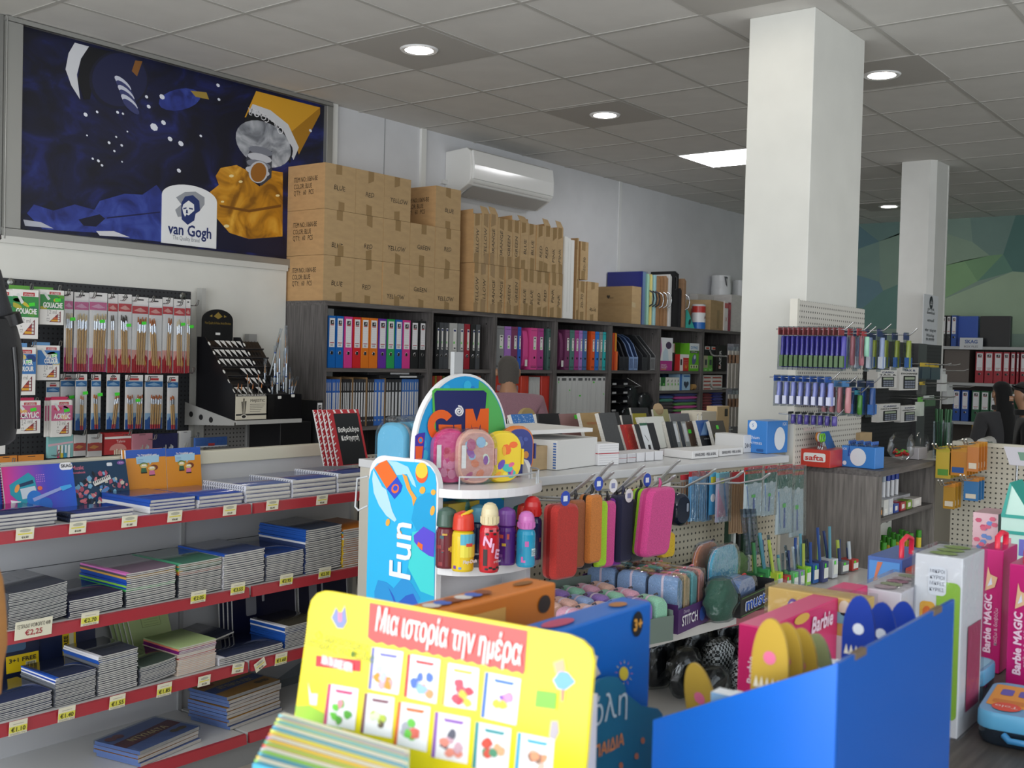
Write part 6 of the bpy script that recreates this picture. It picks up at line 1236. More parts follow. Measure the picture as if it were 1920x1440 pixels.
book((1213,852),(1228,851),1203,794,'#d2d6d8:s','narrow white sketchbook with black print',th=.01,dec=lambda m,f,W,h:(m.poly(f,rect(0,h*.92,W,h),'#2c5c44'),m.poly(f,rect(W*.4,h*.15,W*.7,h*.3),'#2a2a2c'),m.poly(f,[(W*.3,h*.6),(W*.6,h*.4),(W*.62,h*.43),(W*.32,h*.63)],'#5a5c5e')))
book((1228,851),(1241,850),1216,794,'#1f2123','narrow black sketchbook beside the white tablet',th=.012)
book((1226,842),(1262,838),1205,783,'#d6d8d2','large white paper tablet leaning among dark books',th=.008,n=4)
for k,(x,key,c2) in enumerate(((1254,'#2a2e34',None),(1261,'#303438',None),(1267,'#8f9698','#c8ccd0'),(1276,'#343a44',None),(1284,'#8a8f90','#c4c8cc'),(1292,'#5c4a3e',None),(1297,'#6a5648',None))):
 book((x+4,840-k*.6),(x+11,839.6-k*.6),x-2,791,key+':s',['leftmost dark notebook of the upright set','second dark notebook of the upright set','grey notebook with pale label, left of two','navy notebook between the two grey ones','grey notebook with pale label, right of two','brown notebook with green dot','brown notebook next to the wire spirals'][k]+' on the gondola top',th=.02,dec=(lambda m,f,W,h,c2=c2:m.poly(f,rect(W*.1,h*.2,W*.9,h*.92),c2)) if c2 else (stk_(.5,.6) if k==5 else None))
for k in range(2):
 t=book((1303+k*7,836),(1309+k*7,835.5),1298+k*7,790,'#1f2022',['left','right'][k]+' black wire spiral book edge on the gondola top',th=.03);a=V((0,0,0));m=M();m.tube([V((.004*(j% 2),-.006-.006*(j% 2),.01+j*.006)) for j in range(24)],.0018,'#d0d0d0:M',n=4);m.build('wire_spiral',t)
book((1317,838),(1340,836),1308,789,'#2c5aa0:s','notebook with blue building photo cover',dec=lambda m,f,W,h:(m.poly(f,rect(0,0,W,h*.42),'#1c1f26'),m.poly(f,[(W*.1,h*.45),(W*.7,h*.95),(W*.95,h*.9),(W*.6,h*.45)],'#7aa0d0',.001),m.text(f,'notebook',W/2,h*.3,.012,'#c8ccd0')))
book((1342,838),(1368,836),1334,790,'#3a362e:s','dark sketchbook with khaki band at the right of the book row',dec=lambda m,f,W,h:(m.poly(f,rect(W*.1,h*.05,W*.95,h*.48),'#b4ac88'),stk_(.45,.75)(m,f,W,h)))
for bl,br,tl,key,lab in (((1176,834),(1194,833),(1172,779),'#3c3e40','dark grey card lettered one behind the red notebook'),((1192,833),(1218,832),(1195,776),'#8a8224','yellow and black card behind the white tablet'),((1196,831),(1228,830),(1188,765),'#222427','black folder behind the yellow card'),((1234,830),(1262,829),(1232,768),'#9a9870','olive card with round top'),((1266,829),(1302,828),(1260,776),'#6c6e72','grey cards stacked behind the upright set')):
 book(bl,br,tl[0],tl[1],key,lab+' on the gondola top',th=.012,dec=(lambda m,f,W,h:m.text(f,'one',W/2,h*.4,.03,'#a8aaac')) if 'lettered' in lab else ((lambda m,f,W,h:m.prism(f,ell(W*.42,h,W*.3,W*.3,16),-.01,.0,'#b49a78')) if 'round' in lab else None))
tbox((1314,828),(1342,826),772,.12,'#d4cdbc','cream paper pads behind the dark sketchbook on the gondola top','paper_pad','paper pad');tbox((1343,826),(1366,824),762,.06,'#cdb48a','tan pad with small dark label behind the cream pads','paper_pad','paper pad',dec=lambda m,f,W,h,g,D:m.poly(f,rect(W*.6,h*.7,W*.85,h*.92),'#3a3c38'))
def ghook(px,py,f,lab,sdx=.0):
 s,z=gz(px,py,f);m=M()
 for o in (0,.012):m.tube([gp(s+o,-.029,min(z-.06,1.045)),gp(s+o,f*.6,min(z-.045,1.062)),gp(s+o,f*.92,z-.02),gp(s+o,f,z)],.0032,'#d4d6d8:A')
 m.tube([gp(s,f,z),gp(s+.006,f+.004,z+.004),gp(s+.012,f,z)],.0032,'#d4d6d8:A');m.build('display_hook',label=lab,cat='hook',group='long display hooks of the central gondola')
for px,py in ((1145,868),(1146,886),(1204,874),(1206,886),(1271,864),(1110,890),(1262,893),(1338,881),(1390,885),(1440,889)):ghook(px,py,.30,'long chrome display hook sticking out of the cream pegboard')
def pouch(px0,px1,py0,py1,f,key,lab,zip_='#1a1a1c:s',th=.045,lean=0.0,tagc=None,tagp=(0,0),stripe=None,kind='pencil_case'):
 s0,z1=gz((px0),py0,f);s1,z0=gz(px1,py1,f);s0=gz(px0,(py0+py1)/2,f)[0];s1=gz(px1,(py0+py1)/2,f)[0];W,H_=s1-s0,z1-z0
 t=gthing(kind,lab,'pencil case',(s0+s1)/2,f,z0);r=min(W,H_)*.2;n=6
 def ring(k,y):return [V((x*k+lean*(z-H_/2),y,H_/2+(z-H_/2)*(1-(1-k)*.5))) for x,z in [(a-W/2,b) for a,b in rrect(0,0,W,H_,r,4)]]
 m=M();m.loft([ring(.86,-th*.5),ring(.98,-th*.38),ring(1,-th*.12)],key);m.loft([ring(1,th*.12),ring(.98,th*.38),ring(.86,th*.5)],stripe or key);m.build('fabric_body',t)
 m=M();m.loft([ring(1.01,-th*.12),ring(1.015,0),ring(1.01,th*.12)],zip_);m.build('zipper',t)
 m=M();xt=lean*H_/2;m.tube([(xt,-.001,H_*.99),(xt+.004,-.004,H_+.014),(xt,-.002,H_+.03)],[.004,.006,.003],zip_);m.build('zip_pull',t)
 if tagc:m=M();m.prism(Fr((xt+tagp[0],-th*.6,H_+tagp[1]),(1,0,0),(0,0,1)),ell(0,0,.02,.022,18),0,.001,tagc);m.poly(Fr((xt+tagp[0],-th*.6-.001,H_+tagp[1]),(1,0,0),(0,0,1)),rect(-.01,-.008,.008,.008),'#8a90b8' if tagc[1] in 'de' else '#dfe6f0',.0006);m.build('swing_tag',t)
 return t
WT,BT='#e4e4e6','#2546b0:s'
for a in ((1028,1073,947,1079,.30,'#b5302a:f','red fabric pencil case at the left end of the hooks','#8c221e:s',.055,0,BT,(-.02,.02)),
          (1062,1088,938,1062,.25,'#9c5c38:f','bronze pencil case with orange piping','#1c1a1a:s',.05,0,WT,(.05,-.005)),(1084,1103,944,1064,.23,'#24262a:f','black pencil case right of the bronze one','#101012:s',.045,0),
          (1094,1118,928,1052,.27,'#c87a34:f','orange pencil case with black zipper, left cluster','#1a1a1c:s',.05,0,BT,(0,.035)),(1112,1130,940,1060,.24,'#a8d82c:f','lime pencil case beside the left orange one','#141416:s',.04,0),(1124,1144,940,1060,.22,'#cf4c90:f','pink pencil case between lime and purple ones','#141416:s',.045,.02,WT,(0,.05)),
          (1138,1160,934,1057,.20,'#7c2a98:f','purple pencil case with black trim','#141416:s',.045,.02),(1152,1176,929,1050,.22,'#1e2040:f','navy glitter pencil case','#2a2c48:s',.05,0,WT,(0,.0)),(1172,1200,936,1048,.20,'#3a3b3e:f','charcoal pencil case with yellow piping','#d8b82c:s',.05,.0),(1184,1208,918,1030,.17,'#b86a34:f','orange brown pencil case behind the lime one','#1a1a1c:s',.04,.05),(1188,1222,917,1033,.22,'#a4d82c:f','lime pencil case leaning against the big pink one','#1a1a1c:s',.045,.12,BT,(-.03,.03)),(1203,1252,917,1036,.30,'#cc4488:f','big pink pencil case leaning at the front','#b83a78:s',.05,.14),(1228,1256,1000,1041,.2,'#d8b428:f','yellow pencil case peeking out below the pink one','#1a1a1c:s',.05,0)):pouch(*a)
def gpack(px0,px1,py0,py1,f,key,lab,name='hanging_pack',cat='pack',head='#b83038:s',dec=None,film=False,group=None,lean=0.0,th=.004,hd=.1):
 s0,s1=gz(px0,(py0+py1)/2,f)[0],gz(px1,(py0+py1)/2,f)[0];pm=(px0+px1)/2;z1,z0=gz(pm,py0,f)[1],gz(pm,py1,f)[1];W,H_=s1-s0,z1-z0
 t=gthing(name,lab,cat,s0,f,z0,group);fr=Fr((0,0,0),(1,0,0),V((lean,0,1)).normalized())
 m=M();m.prism(fr,rect(0,0,W,H_*(1-hd)),-th,0,key);m.build('pack_body',t);m=M();m.prism(fr,rect(0,H_*(1-hd),W,H_),-th,.001,head);m.build('header_card',t)
 if dec:m=M();dec(m,fr,W,H_);m.build('contents_print',t)
 if film:m=M();m.prism(fr,rect(-.002,0,W+.002,H_),.012,.0125,'#f0f4f6:c');m.build('plastic_sleeve',t)
 return t
sticks=lambda cols,n,y0=.02,y1=.86,r=.0022:(lambda m,f,W,h:[m.tube([f.p(W*(.06+.88*k/(n-1)),h*y0,.004+.003*(k% 2)),f.p(W*(.06+.88*k/(n-1)),h*y1,.004+.003*(k% 2))],r,cols[k% len(cols)],n=5) for k in range(n)])
gpack(1226,1240,893,985,.10,'#a8a49c:s','pack of red compass pens beside the pink pencil case',dec=sticks(['#b83038:s','#a8c4bc:s'],5),film=True,head='#d4d2cc')
gpack(1238,1256,905,985,.12,'#b86a68:s','salmon packet hanging right of the pink pencil case',head='#d8d4d0')
s0,z0=gz(1268,985,.16);t=gthing('case','shiny navy rounded hard case hanging on the pegboard','hard case',s0,.16,z0);m=M();m.loft([[V((x*k,y,.06+(z-.06)*k)) for x,z in rrect(-.045,0,.045,.115,.04,5)] for k,y in ((.8,-.03),(.97,-.022),(1,0),(.97,.02),(.8,.028))],'#1a2438:g');m.build('shell',t);m=M();m.poly(front(.015,-.031,.05),rrect(0,0,.012,.03,.004),'#8a94a4');m.build('emblem',t)
gpack(1276,1292,890,985,.08,'#9a9088:s','pack of brown sticks with red header behind the navy case',dec=sticks(['#8a6a50','#7a5a44'],6),head='#b83038:s')
for k in range(3):gpack(1292+k*13,1306+k*13,884,977,.10-.01*k,'#7ab4dc:s',['left','middle','right'][k]+' pack of light blue paper straws with red header',dec=sticks(['#6aa8d8:s','#8ac0e4:s'],6,y1=.84),film=True)
gpack(1331,1342,886,965,.10,'#4a98c8:s','slim blue pack with yellow badge',dec=lambda m,f,W,h:(m.poly(f,rect(W*.1,h*.75,W*.9,h*.9),'#d8d040'),m.poly(f,ell(W*.5,h*.4,W*.4,h*.1,12),'#e8e8ea',.001)),head='#58b0d8')
gpack(1343,1366,886,978,.12,'#b8b4c8:s','pale ruler set pack with triangles',dec=lambda m,f,W,h:(m.poly(f,[(W*.1,h*.1),(W*.9,h*.1),(W*.1,h*.7)],'#d898b0'),m.poly(f,[(W*.5,h*.85),(W*.6,h*.86),(W*.95,h*.1),(W*.8,h*.1)],'#5a94c8',.001),m.poly(f,rect(W*.3,h*.78,W*.6,h*.88),'#d8d83c',.0012)),head='#70b8c8',film=True)
for k in range(2):gpack(1369+k*17,1385+k*17,885,1000,.12-.02*k,'#a8886a',['left','right'][k]+' pack of thin wooden skewers with red header',dec=sticks(['#a98a66','#8c6e50'],7,y1=.8,r=.0016),hd=.18)
def d_geo(m,f,W,h):m.poly(f,rect(0,h*.66,W,h*.86),'#2f6a5c:s',.0004);m.poly(f,rect(0,h*.86,W,h*.91),'#c83a34',.0006);m.poly(f,ell(W*.6,h*.64,W*.16,h*.05,12),'#e0e4e4',.0012);m.poly(f,[(W*.1,h*.62),(W*.14,h*.62),(W*.3,h*.1),(W*.26,h*.1)],'#4a7ac8',.0008);m.poly(f,[(W*.5,h*.45),(W*.58,h*.45),(W*.62,h*.08),(W*.48,h*.08)],'#3a5aa8',.0009);[m.poly(f,rect(0,h*(.90+.015*k),W,h*(.915+.015*k)),c_,.001) for k,c_ in enumerate(('#e0a030','#4a9a50','#3a70b8'))];m.poly(f,rect(W*.4,h*.38,W*.62,h*.44),'#52d83c',.0016)
for k,(a,b,y0,y1,f_,ln,lab) in enumerate(((1396,1428,875,968,.20,.0,'front green and red geometry set pack with blue compass'),(1429,1452,873,966,.19,.08,'second geometry set pack, leaning'),(1456,1484,872,1000,.15,.0,'long geometry set pack with clear ruler'),(1482,1508,872,1005,.13,-.05,'rightmost long geometry set pack by the dark cabinet'))):gpack(a,b,y0,y1,f_,'#c9d4d8:s',lab,dec=d_geo,film=True,lean=ln,head='#b83038:s')
for k in range(3):gpack(1400+k*9,1410+k*9,950,1040,.24,'#d4dce4:c','clear ruler in a sleeve leaning over the lower shelf',name='ruler',cat='ruler',head='#c8d0d8:c',dec=lambda m,f,W,h:[m.poly(f,rect(W*.1,h*(.05+.08*j),W*.5,h*(.055+.08*j)),'#7a6a9a') for j in range(11)],lean=-.25,group='clear rulers over the lower shelf')
# ================================================================ water bottle stand
WH='#e6e6e8:s';XF,XR,YG=2.28,2.70,2.10
t=thing('display_stand','white two sided bottle and lunch box stand with arched GiM board and blue Fun side','display stand',(2.49,2.12,0))
def sidepanel(x,key):
 m=M();m.prism(left(x,2.275,0),[(0,0),(.27,0)]+[(.27,1.13)]+[(.20+.07*math.cos(a),1.13+.075*math.sin(a)) for a in [PI*k/16 for k in range(1,9)]]+[(.06+.06*math.cos(a),1.145+.062*math.sin(a)) for a in [PI/2+PI*k/16 for k in range(0,9)]],-.02,0,key);return m
sidepanel(XF,WH).build('side_board',t,world=True);sidepanel(XR,WH).build('side_board',t,world=True)
gradmat('FUNBLUE',[(0,'#1482d8'),(.45,'#1fa0e4'),(1,'#28b4ea')]);gradmat('TEALG',[(0,'#2fd0d0'),(1,'#18a0d8')],.4)
FX=PxX(XF-.0006);c9f=lambda p:[(680+x/5.14,850+y/5.14) for x,y in p]
def fp(pts,key,l):pxp(m,FX,c9f(pts),key,l)
m=M();fp([(33,1500),(60,260),(85,170),(140,100),(230,68),(330,72),(560,90),(650,130),(700,200),(712,290),(690,1500)],'FUNBLUE',.0004)
fp([(690,380),(705,640),(690,1500),(330,1500),(420,1180),(470,900),(460,780),(520,740),(470,640),(500,500),(540,420),(620,380)],'TEALG',.0008);fp([(480,760),(560,740),(620,860),(692,950),(690,1380),(560,1330),(440,1100)],'#3cd0d2',.001)
fp([(150,1220),(230,1240),(300,1300),(400,1180),(480,1260),(560,1400),(500,1500),(120,1500),(115,1330)],'#1f90d4',.0012);fp([(250,1290),(300,1370),(330,1450),(420,1370),(490,1350),(560,1500),(330,1500)],'#1f5cc0',.0014)
fp([(105,155),(130,200),(190,320),(230,350),(290,560),(330,640),(310,660),(230,600),(160,500),(110,380),(95,250)],'#b4dcf4',.0012);fp([(240,70),(330,80),(440,130),(500,260),(520,330),(480,300),(430,200),(330,210),(290,130)],'#a4d8f4',.0012)
fp([(115,140),(170,90),(235,65),(335,225),(235,340)],'#ea6a22:s',.0016);fp([(235,340),(335,225),(385,310),(370,370),(310,440)],'#2448c4:s',.0018);fp(ell(318,340,36,46,14,rot=.3),'#ea6a22',.002);fp(ell(320,335,22,28,12,rot=.3),'#2448c4',.0022)
fp(ell(572,190,60,98,20),'#e85a28',.0016);fp(ell(572,165,58,76,20),'#f6c83c:s',.0018);fp([(385,195),(430,220),(470,350),(525,430),(490,510),(480,430),(430,340)],'#f0a040',.0018)
for q in ((580,355,28,36),(685,375,24,28),(677,552,22,48),(246,665,20,36),(356,785,24,42)):fp(ell(*q,12,rot=.2),'#f2ac3a',.0018)
fp([(590,705),(700,770),(690,1000),(640,985),(560,930),(500,850),(495,790)],'#5a4ad0:s',.002);fp([(540,850),(585,880),(580,935),(530,890)],'#ea6a22',.0024)
fT=Fr(FX.P(*c9f([(372,930)])[0],.003),(0,-1,-.02),(0,0,1));m.text(fT,'Fun',0,0,.118,'#e8ecf6',vert=True,bold=.012,l=.0005)
m.build('side_print',t,world=True)
m=M();fg=front(0,YG,0);cxg,rg,zg=2.497,.213,1.235;arc=lambda k,z0=.3:[(cxg-rg*k,z0),(cxg+rg*k,z0)]+[(cxg+rg*k*math.cos(a),zg+rg*k*math.sin(a)) for a in [PI*j/28 for j in range(29)]]
m.prism(fg,arc(1),-.018,0,WH);m.build('header_board',t,world=True)
GY=PxY(YG-.0006);cg=lambda p:[(640+x/3.131,680+y/3.131) for x,y in p]
def gpp(pts,key,l):pxp(m,GY,cg(pts),key,l)
m=M();m.poly(fg,arc(.965,1.0),'#1b9ad8:s',.0004);rs=random.Random(11)
m.poly(fg,[(cxg+rg*.95*math.cos(a),zg+rg*.95*math.sin(a)) for a in [-.1+PI*j/28 for j in range(0,13)]]+[(cxg+.06,1.33),(cxg+.1,1.1),(cxg+rg*.96,1.05)],'#54b45c',.0008)
for k in range(26):
 a=rs.uniform(.9,3.3);r_=rs.uniform(.55,.9)*rg;m.poly(fg,ell(cxg+r_*math.cos(a),max(zg+r_*math.sin(a),1.05),rs.uniform(.008,.026),rs.uniform(.008,.03),9),rs.choice(['#1478d0','#28b0e0','#1a88d4','#34b8d8']),.0010+.00002*k)
for k in range(10):m.poly(fg,ell(cxg+rs.uniform(.14,.19),rs.uniform(1.1,1.25),rs.uniform(.006,.02),rs.uniform(.006,.02),7),rs.choice(['#3a50b8','#c8884a','#6ac05c','#2a9ac8']),.0013+.00002*k)
gpp([(530,165),(548,150),(840,150),(862,170),(845,460),(540,460)],'#54b848:s',.0018);gpp([(542,180),(556,163),(832,163),(850,178),(828,460),(556,460)],'#1c2462:s',.0022)
def letter(p,l=.003):gpp(p,'#ea6420:s',l)
ga=[math.radians(38+12.9*j) for j in range(22)]
for a0,a1 in zip(ga,ga[1:]):letter([(582+80*math.cos(a0),372-96*math.sin(a0)),(582+80*math.cos(a1),372-96*math.sin(a1)),(582+40*math.cos(a1),372-46*math.sin(a1)),(582+40*math.cos(a0),372-46*math.sin(a0))])
letter([(566,362),(652,366),(656,412),(566,408)],.0032)
letter([(658,365),(700,362),(704,500),(662,500)]);letter([(724,272),(768,270),(790,345),(812,270),(862,268),(858,460),(818,460),(812,360),(795,420),(775,420),(758,360),(764,460),(722,460)])
m.tube([GY.P(*cg([(684+(4+.95*k)*math.cos(k*.55+1.0),285-(4+1.15*k)*math.sin(k*.55+1.0))])[0],.004) for k in range(25)],.0028,'#e8e8ec',n=5)
gpp([(430,430),(450,415),(490,410),(478,560),(425,590)],'#3a2ca8',.0018);gpp([(432,490),(478,490),(465,600),(432,600)],'#e85a20',.002);gpp(ell(462,455,16,20,14),'#e85a20',.0022);gpp(ell(462,455,9,12,14),'#2a9ad8',.0024)
m.build('header_print',t,world=True)
m=M();m.box(2.475,2.125,.0,2.515,2.14,1.512,'#b8babc:A');m.build('sign_post',t,world=True)
def disc(z):return [(2.283,2.09),(2.697,2.09),(2.697,2.0)]+[(2.49+.207*math.cos(a),2.0-.13*math.sin(a)) for a in [PI*k/20 for k in range(1,20)]]+[(2.283,2.0)]
DZ=(1.13,.915,.70,.2)
for z in DZ:
 m=M();m.prism(top(0,0,z),disc(z)[::-1],-.024,0,WH);o=m.build('half_round_shelf',t,world=True)
 m=M();m.box(2.283,2.142,z-.024,2.697,2.27,z,WH);m.build('back_shelf',t,world=True)
 for a0,a1 in ((2.75,1.0),(.85,.12)):
  P=[(2.49+.195*math.cos(a0+(a1-a0)*k/10),2.0-.12*math.sin(a0+(a1-a0)*k/10)) for k in range(11)];m=M();m.tube([(P[0][0],P[0][1],z)]+[(x,y,z+.035) for x,y in P]+[(P[-1][0],P[-1][1],z)],.0028,'#b4b8bc:s');m.build('guard_rail',o,world=True)
for x in (2.12,):
 m=M();q=pX(668,955,XF);m.tube([pX(690,893,XF),pX(670,897,XF),pX(666,950,XF),pX(672,957,XF),pX(690,948,XF)],.003,'#c8ccd0:s');m.build('side_wire',t,world=True)
def lunch(px,py,W,H_,d,key,lid,lab,z=DZ[0],rz=0.0,dec=None,film=True,y=None):
 q=pZ(px,py,z);t=thing('lunch_box',lab,'lunch box',(q.x,(y or q.y),z+.001),rz)
 m=M();O=lambda k,yy:[V((x*k,yy,max(H_/2+(zz-H_/2)*k,0))) for x,zz in rrect(-W/2,0,W/2,H_,W*.42,6)]
 m.loft([O(.93,0),O(.97,.004),O(.97,d*.3),O(1.0,d*.32),O(1.0,d*.42),O(.96,d*.44),O(.92,d*.92),O(.86,d)],key+':s');m.build('box_body',t)
 m=M();m.poly(front(0,-.0005,0),[(x*.86,H_/2+(zz-H_/2)*.88) for x,zz in rrect(-W/2,0,W/2,H_,W*.42,6)],lid);dec and dec(m,front(-W/2,-.0005,0),W,H_);m.build('lid_print',t)
 m=M();m.box(W*.485,-.004,H_*.35,W*.53,d*.4,H_*.65,lid if lid[0]=='#' else key);m.build('clip',t)
 if film:m=M();m.loft([O(1.05,-.006),O(1.07,d*.4),O(1.0,d*1.08)],'#f2f4f6:c',False);m.build('plastic_bag',t)
def dl(cols,seed):
 def f_(m,f,W,h):
  rs=random.Random(seed)
  for k in range(12):m.poly(f,ell(W*rs.uniform(.25,.75),h*rs.uniform(.15,.82),W*rs.uniform(.05,.16),h*rs.uniform(.03,.1),8,rot=rs.uniform(0,3)),cols[k% len(cols)],.001+.0001*k)
  m.poly(f,rect(W*.08,h*.3,W*.2,h*.72),'#dcdcd8',.0026)
 return f_
lunch(893,909,.118,.158,.052,'#dca894','#c09288','peach lunch box with pale blue side label on the top shelf of bottle stand',dec=dl(['#8ab0c8','#a85878','#c8d4c0','#8a5a9a','#c87a5c'],3),rz=-.45)
lunch(944,906,.122,.152,.045,'#e8cc28','#e4c62c','yellow lunch box with colourful lid on the top shelf of bottle stand',dec=dl(['#e86a2c','#48b8b0','#d86090','#f0d850','#6a4ab0','#e8a030'],5),rz=-.4,film=False)
lunch(846,908,.115,.158,.06,'#d8387c','#cc4a84','hot pink lunch box at the left of the top shelf of bottle stand',dec=dl(['#c85a70','#b8405c','#d88aa8'],7),rz=-.45)
lunch(868,893,.11,.155,.03,'#cf5a90','#cc5a8c','second pink lunch box tucked behind the peach one',rz=-.3)
lunch(972,895,.118,.158,.045,'#d8782c','#34408c','orange rimmed blue lunch box behind the yellow one',dec=dl(['#b84a3c','#4a5aa8','#d8903c'],9),rz=-.3,film=False)
lunch(925,892,.115,.15,.04,'#7aa890','#8ab09c','green lunch box almost hidden behind peach and yellow ones')
for k in range(4):
 x=2.305+.046*k;t=thing('lunch_box',f'bagged silver and light blue lunch box in the row behind the arched board','lunch box',(x,2.20,DZ[0]+.001),0,'silver blue lunch boxes')
 O=lambda kk,xx:[V((xx,(a-.06)*kk,max(.085+(b-.085)*kk,0))) for a,b in rrect(0,0,.115,.172,.045,5)]
 m=M();m.loft([O(.9,-.02),O(1,-.012),O(1,-.002)],'#68b4d4:s');m.loft([O(1,0),O(.98,.012),O(.88,.018)],'#c4ccd2:g');m.build('box_body',t);m=M();m.loft([O(1.04,-.022),[p+V((0,0,.012)) for p in O(1.08,0)],O(1.02,.021)],'#f2f4f6:c',False);m.build('plastic_bag',t)
def bottle(px,py,top_,r,body,cap,lab,dome=True,dec=None,z=DZ[1],neck=None,back=0.0,loop=None):
 q=pZ(px,py,z)+gvv*back;dep=(q-CAM).dot(FW);H_=(py-top_)/FPX*dep;hb=H_*.68
 t=thing('water_bottle',lab,'water bottle',(q.x,q.y,z+.001));m=M();m.lathe([(0,0.0004),(r*.92,0.0004),(r,.006),(r,hb*.86),(r*.9,hb*.95),(r*.72,hb)],body+':g',n=20);m.build('bottle_body',t)
 m=M();cr=r*(.86 if dome else .95)
 if dome:m.lathe([(cr*.95,hb),(cr,hb+.002),(cr,hb+H_*.12),(cr*1.0,hb+H_*.16),(cr*.92,hb+H_*.23),(cr*.66,hb+H_*.29),(cr*.3,H_*.995),(0,H_)],cap+':s',n=20);[m.box(cr*1.0*math.cos(a)-.0015,cr*math.sin(a)-.0015,hb+.004,cr*math.cos(a)+.0015,cr*math.sin(a)+.0015,hb+H_*.12,cap+':s') for a in [2*PI*k/14 for k in range(14)]]
 else:m.lathe([(cr,hb),(cr*1.02,hb+.003),(cr*.95,hb+H_*.2),(cr*.85,hb+H_*.26),(cr*.4,H_*.98),(0,H_)],cap+':s',n=20)
 m.build('cap',t)
 if loop:m=M();m.tube([(-cr*.7,-cr*.3,hb+H_*.24),(0,-cr*.7,hb+H_*.31),(cr*.8,-cr*.3,hb+H_*.30)],.005,loop);m.build('carry_loop',t)
 if dec:
  m=M();dec(m,lambda a,zz,k=1.012:V((r*k*math.sin(a),-r*k*math.cos(a),zz)),hb,r);m.build('bottle_print',t)
gvv=V((.6,.8,0))
def band(m,P,a0,a1,z0,z1,key,k=1.012):
 n=5;m.faces([P(a0+(a1-a0)*i/n,z,k) for z in (z0,z1) for i in range(n+1)],[(i,i+1,n+2+i,n+1+i) for i in range(n)],key)
def d_nie(m,P,hb,r):
 for zz in (.06,.09,.80,.87):[band(m,P,a,a+.35,hb*zz,hb*(zz+.045),'#1a1a1c') for a in ([-1.3,-.5,.3] if int(zz*100)% 2==0 else [-.9,-.1,.7])]
 for i,ch in enumerate('NIE'):a=-1.05+.5*i;f=Fr(P(a,hb*(.66-.13*i),1.02),(math.cos(a),math.sin(a),-.25),(.2,0,1));m.text(f,ch,0,0,.034,'#e8b0d0',bold=.04)
 f=Fr(P(.0,hb*.24,1.02),(1,0,0),(0,0,1));m.text(f,'SO ME DREAM',0,0,.008,'#eeeef0',width=.03);band(m,P,-1.5,-1.05,hb*.15,hb*.5,'#2a2224')
def blobs(cols,seed,n=14):
 def f_(m,P,hb,r):
  rs=random.Random(seed)
  for k in range(n):a,zz=rs.uniform(-1.9,.9),rs.uniform(.05,.85);band(m,P,a,a+rs.uniform(.15,.5),hb*zz,hb*min(.9,zz+rs.uniform(.04,.16)),cols[k% len(cols)],1.01+.001*k)
 return f_
bottle(836,1064,950,.030,'#6a2430','#3f5c50','dark red bottle with green top cut by the Fun board',dome=False,dec=blobs(['#2f5560','#c8a03c','#8a2a30'],1))
bottle(867,1070,957,.031,'#e4c424','#d63a24','yellow bottle with red flip cap and yellow carry loop',dome=False,loop='#f0c830',dec=lambda m,P,hb,r:(blobs(['#8a9ad8','#7a3a98','#d8502c','#6a8ad0'],2)(m,P,hb,r),band(m,P,-1.1,.6,hb*.36,hb*.86,'#e8dc50',1.05),band(m,P,-1.1,.6,hb*.66,hb*.92,'#5ab0cc',1.06),band(m,P,-.6,.0,hb*.62,hb*.7,'#d8483c',1.07),m.text(Fr(P(-.25,hb*.25,1.06),(1,-.2,0),(0,0,1)),'Play-Doh',0,0,.013,'#f0ece8',bold=.04)))
bottle(916,1072,942,.0275,'#c4202e','#ddd0a8','red metal bottle with cream dome cap and pink letters',dec=d_nie)
bottle(985,1062,958,.027,'#2a9cc4','#d47ac4','turquoise bottle with pink dome cap',dec=lambda m,P,hb,r:(blobs(['#d870b8','#2a88b8','#c868b0'],4,7)(m,P,hb,r),band(m,P,-.3,.35,hb*.3,hb*.5,'#d8eef4',1.03),m.text(Fr(P(0.02,hb*.43,1.05),(1,0,0),(0,0,1)),'KIDS',0,0,.011,'#3a5a70'),m.text(Fr(P(.02,hb*.36,1.05),(1,0,0),(0,0,1)),'KIDS',0,0,.011,'#3a5a70')))
bottle(948,1058,950,.028,'#5c2a88','#7c4aa0','purple bottle with sloping purple lid',dome=False,dec=blobs(['#e0b840','#5a7ad0','#d85a4c','#8a50a8'],6,8))
bottle(996,1048,930,.029,'#1c2350','#cc2a2a','dark navy bottle with red dome cap at the right',dec=blobs(['#7a3a44','#2a3a7c'],8,6))
bottle(864,1042,930,.029,'#4a6a60','#4a8070','bottle with dusky green dome cap behind the yellow one');bottle(896,1046,945,.028,'#28345c','#6ab4d0','dark bottle with light blue cap behind the red one',dome=False);bottle(975,1040,945,.027,'#2c4a3c','#2a6a48','green lidded bottle behind the purple one',dome=False);bottle(983,1044,942,.027,'#b8302a','#c83c2c','red flip lid bottle behind the turquoise one',dome=False,loop='#e8b830')
m=M();q=pZ(880,1030,DZ[1]);m.box(-.06,0,0,.08,.05,.16,'#c8b040:s');m.box(-.058,-.003,.1,.078,0,.13,'#8a7a2c');m.build('lunch_bag',label='yellow lunch bag at the back of the bottle shelf',cat='lunch bag',loc=(2.42,2.035,DZ[1]+.001),bev=.012)
for k,(x,key,lab) in enumerate(((2.36,'#b8a484:k','brown wrapped toy on the third shelf of the stand'),(2.52,'#6a3a78:s','purple pouch on the third shelf of the stand'))):crumple('wrapped_pack',lab,'pack',(x,1.98,DZ[2]+.002),.045,.035,.05,core=key,seed=20+k)
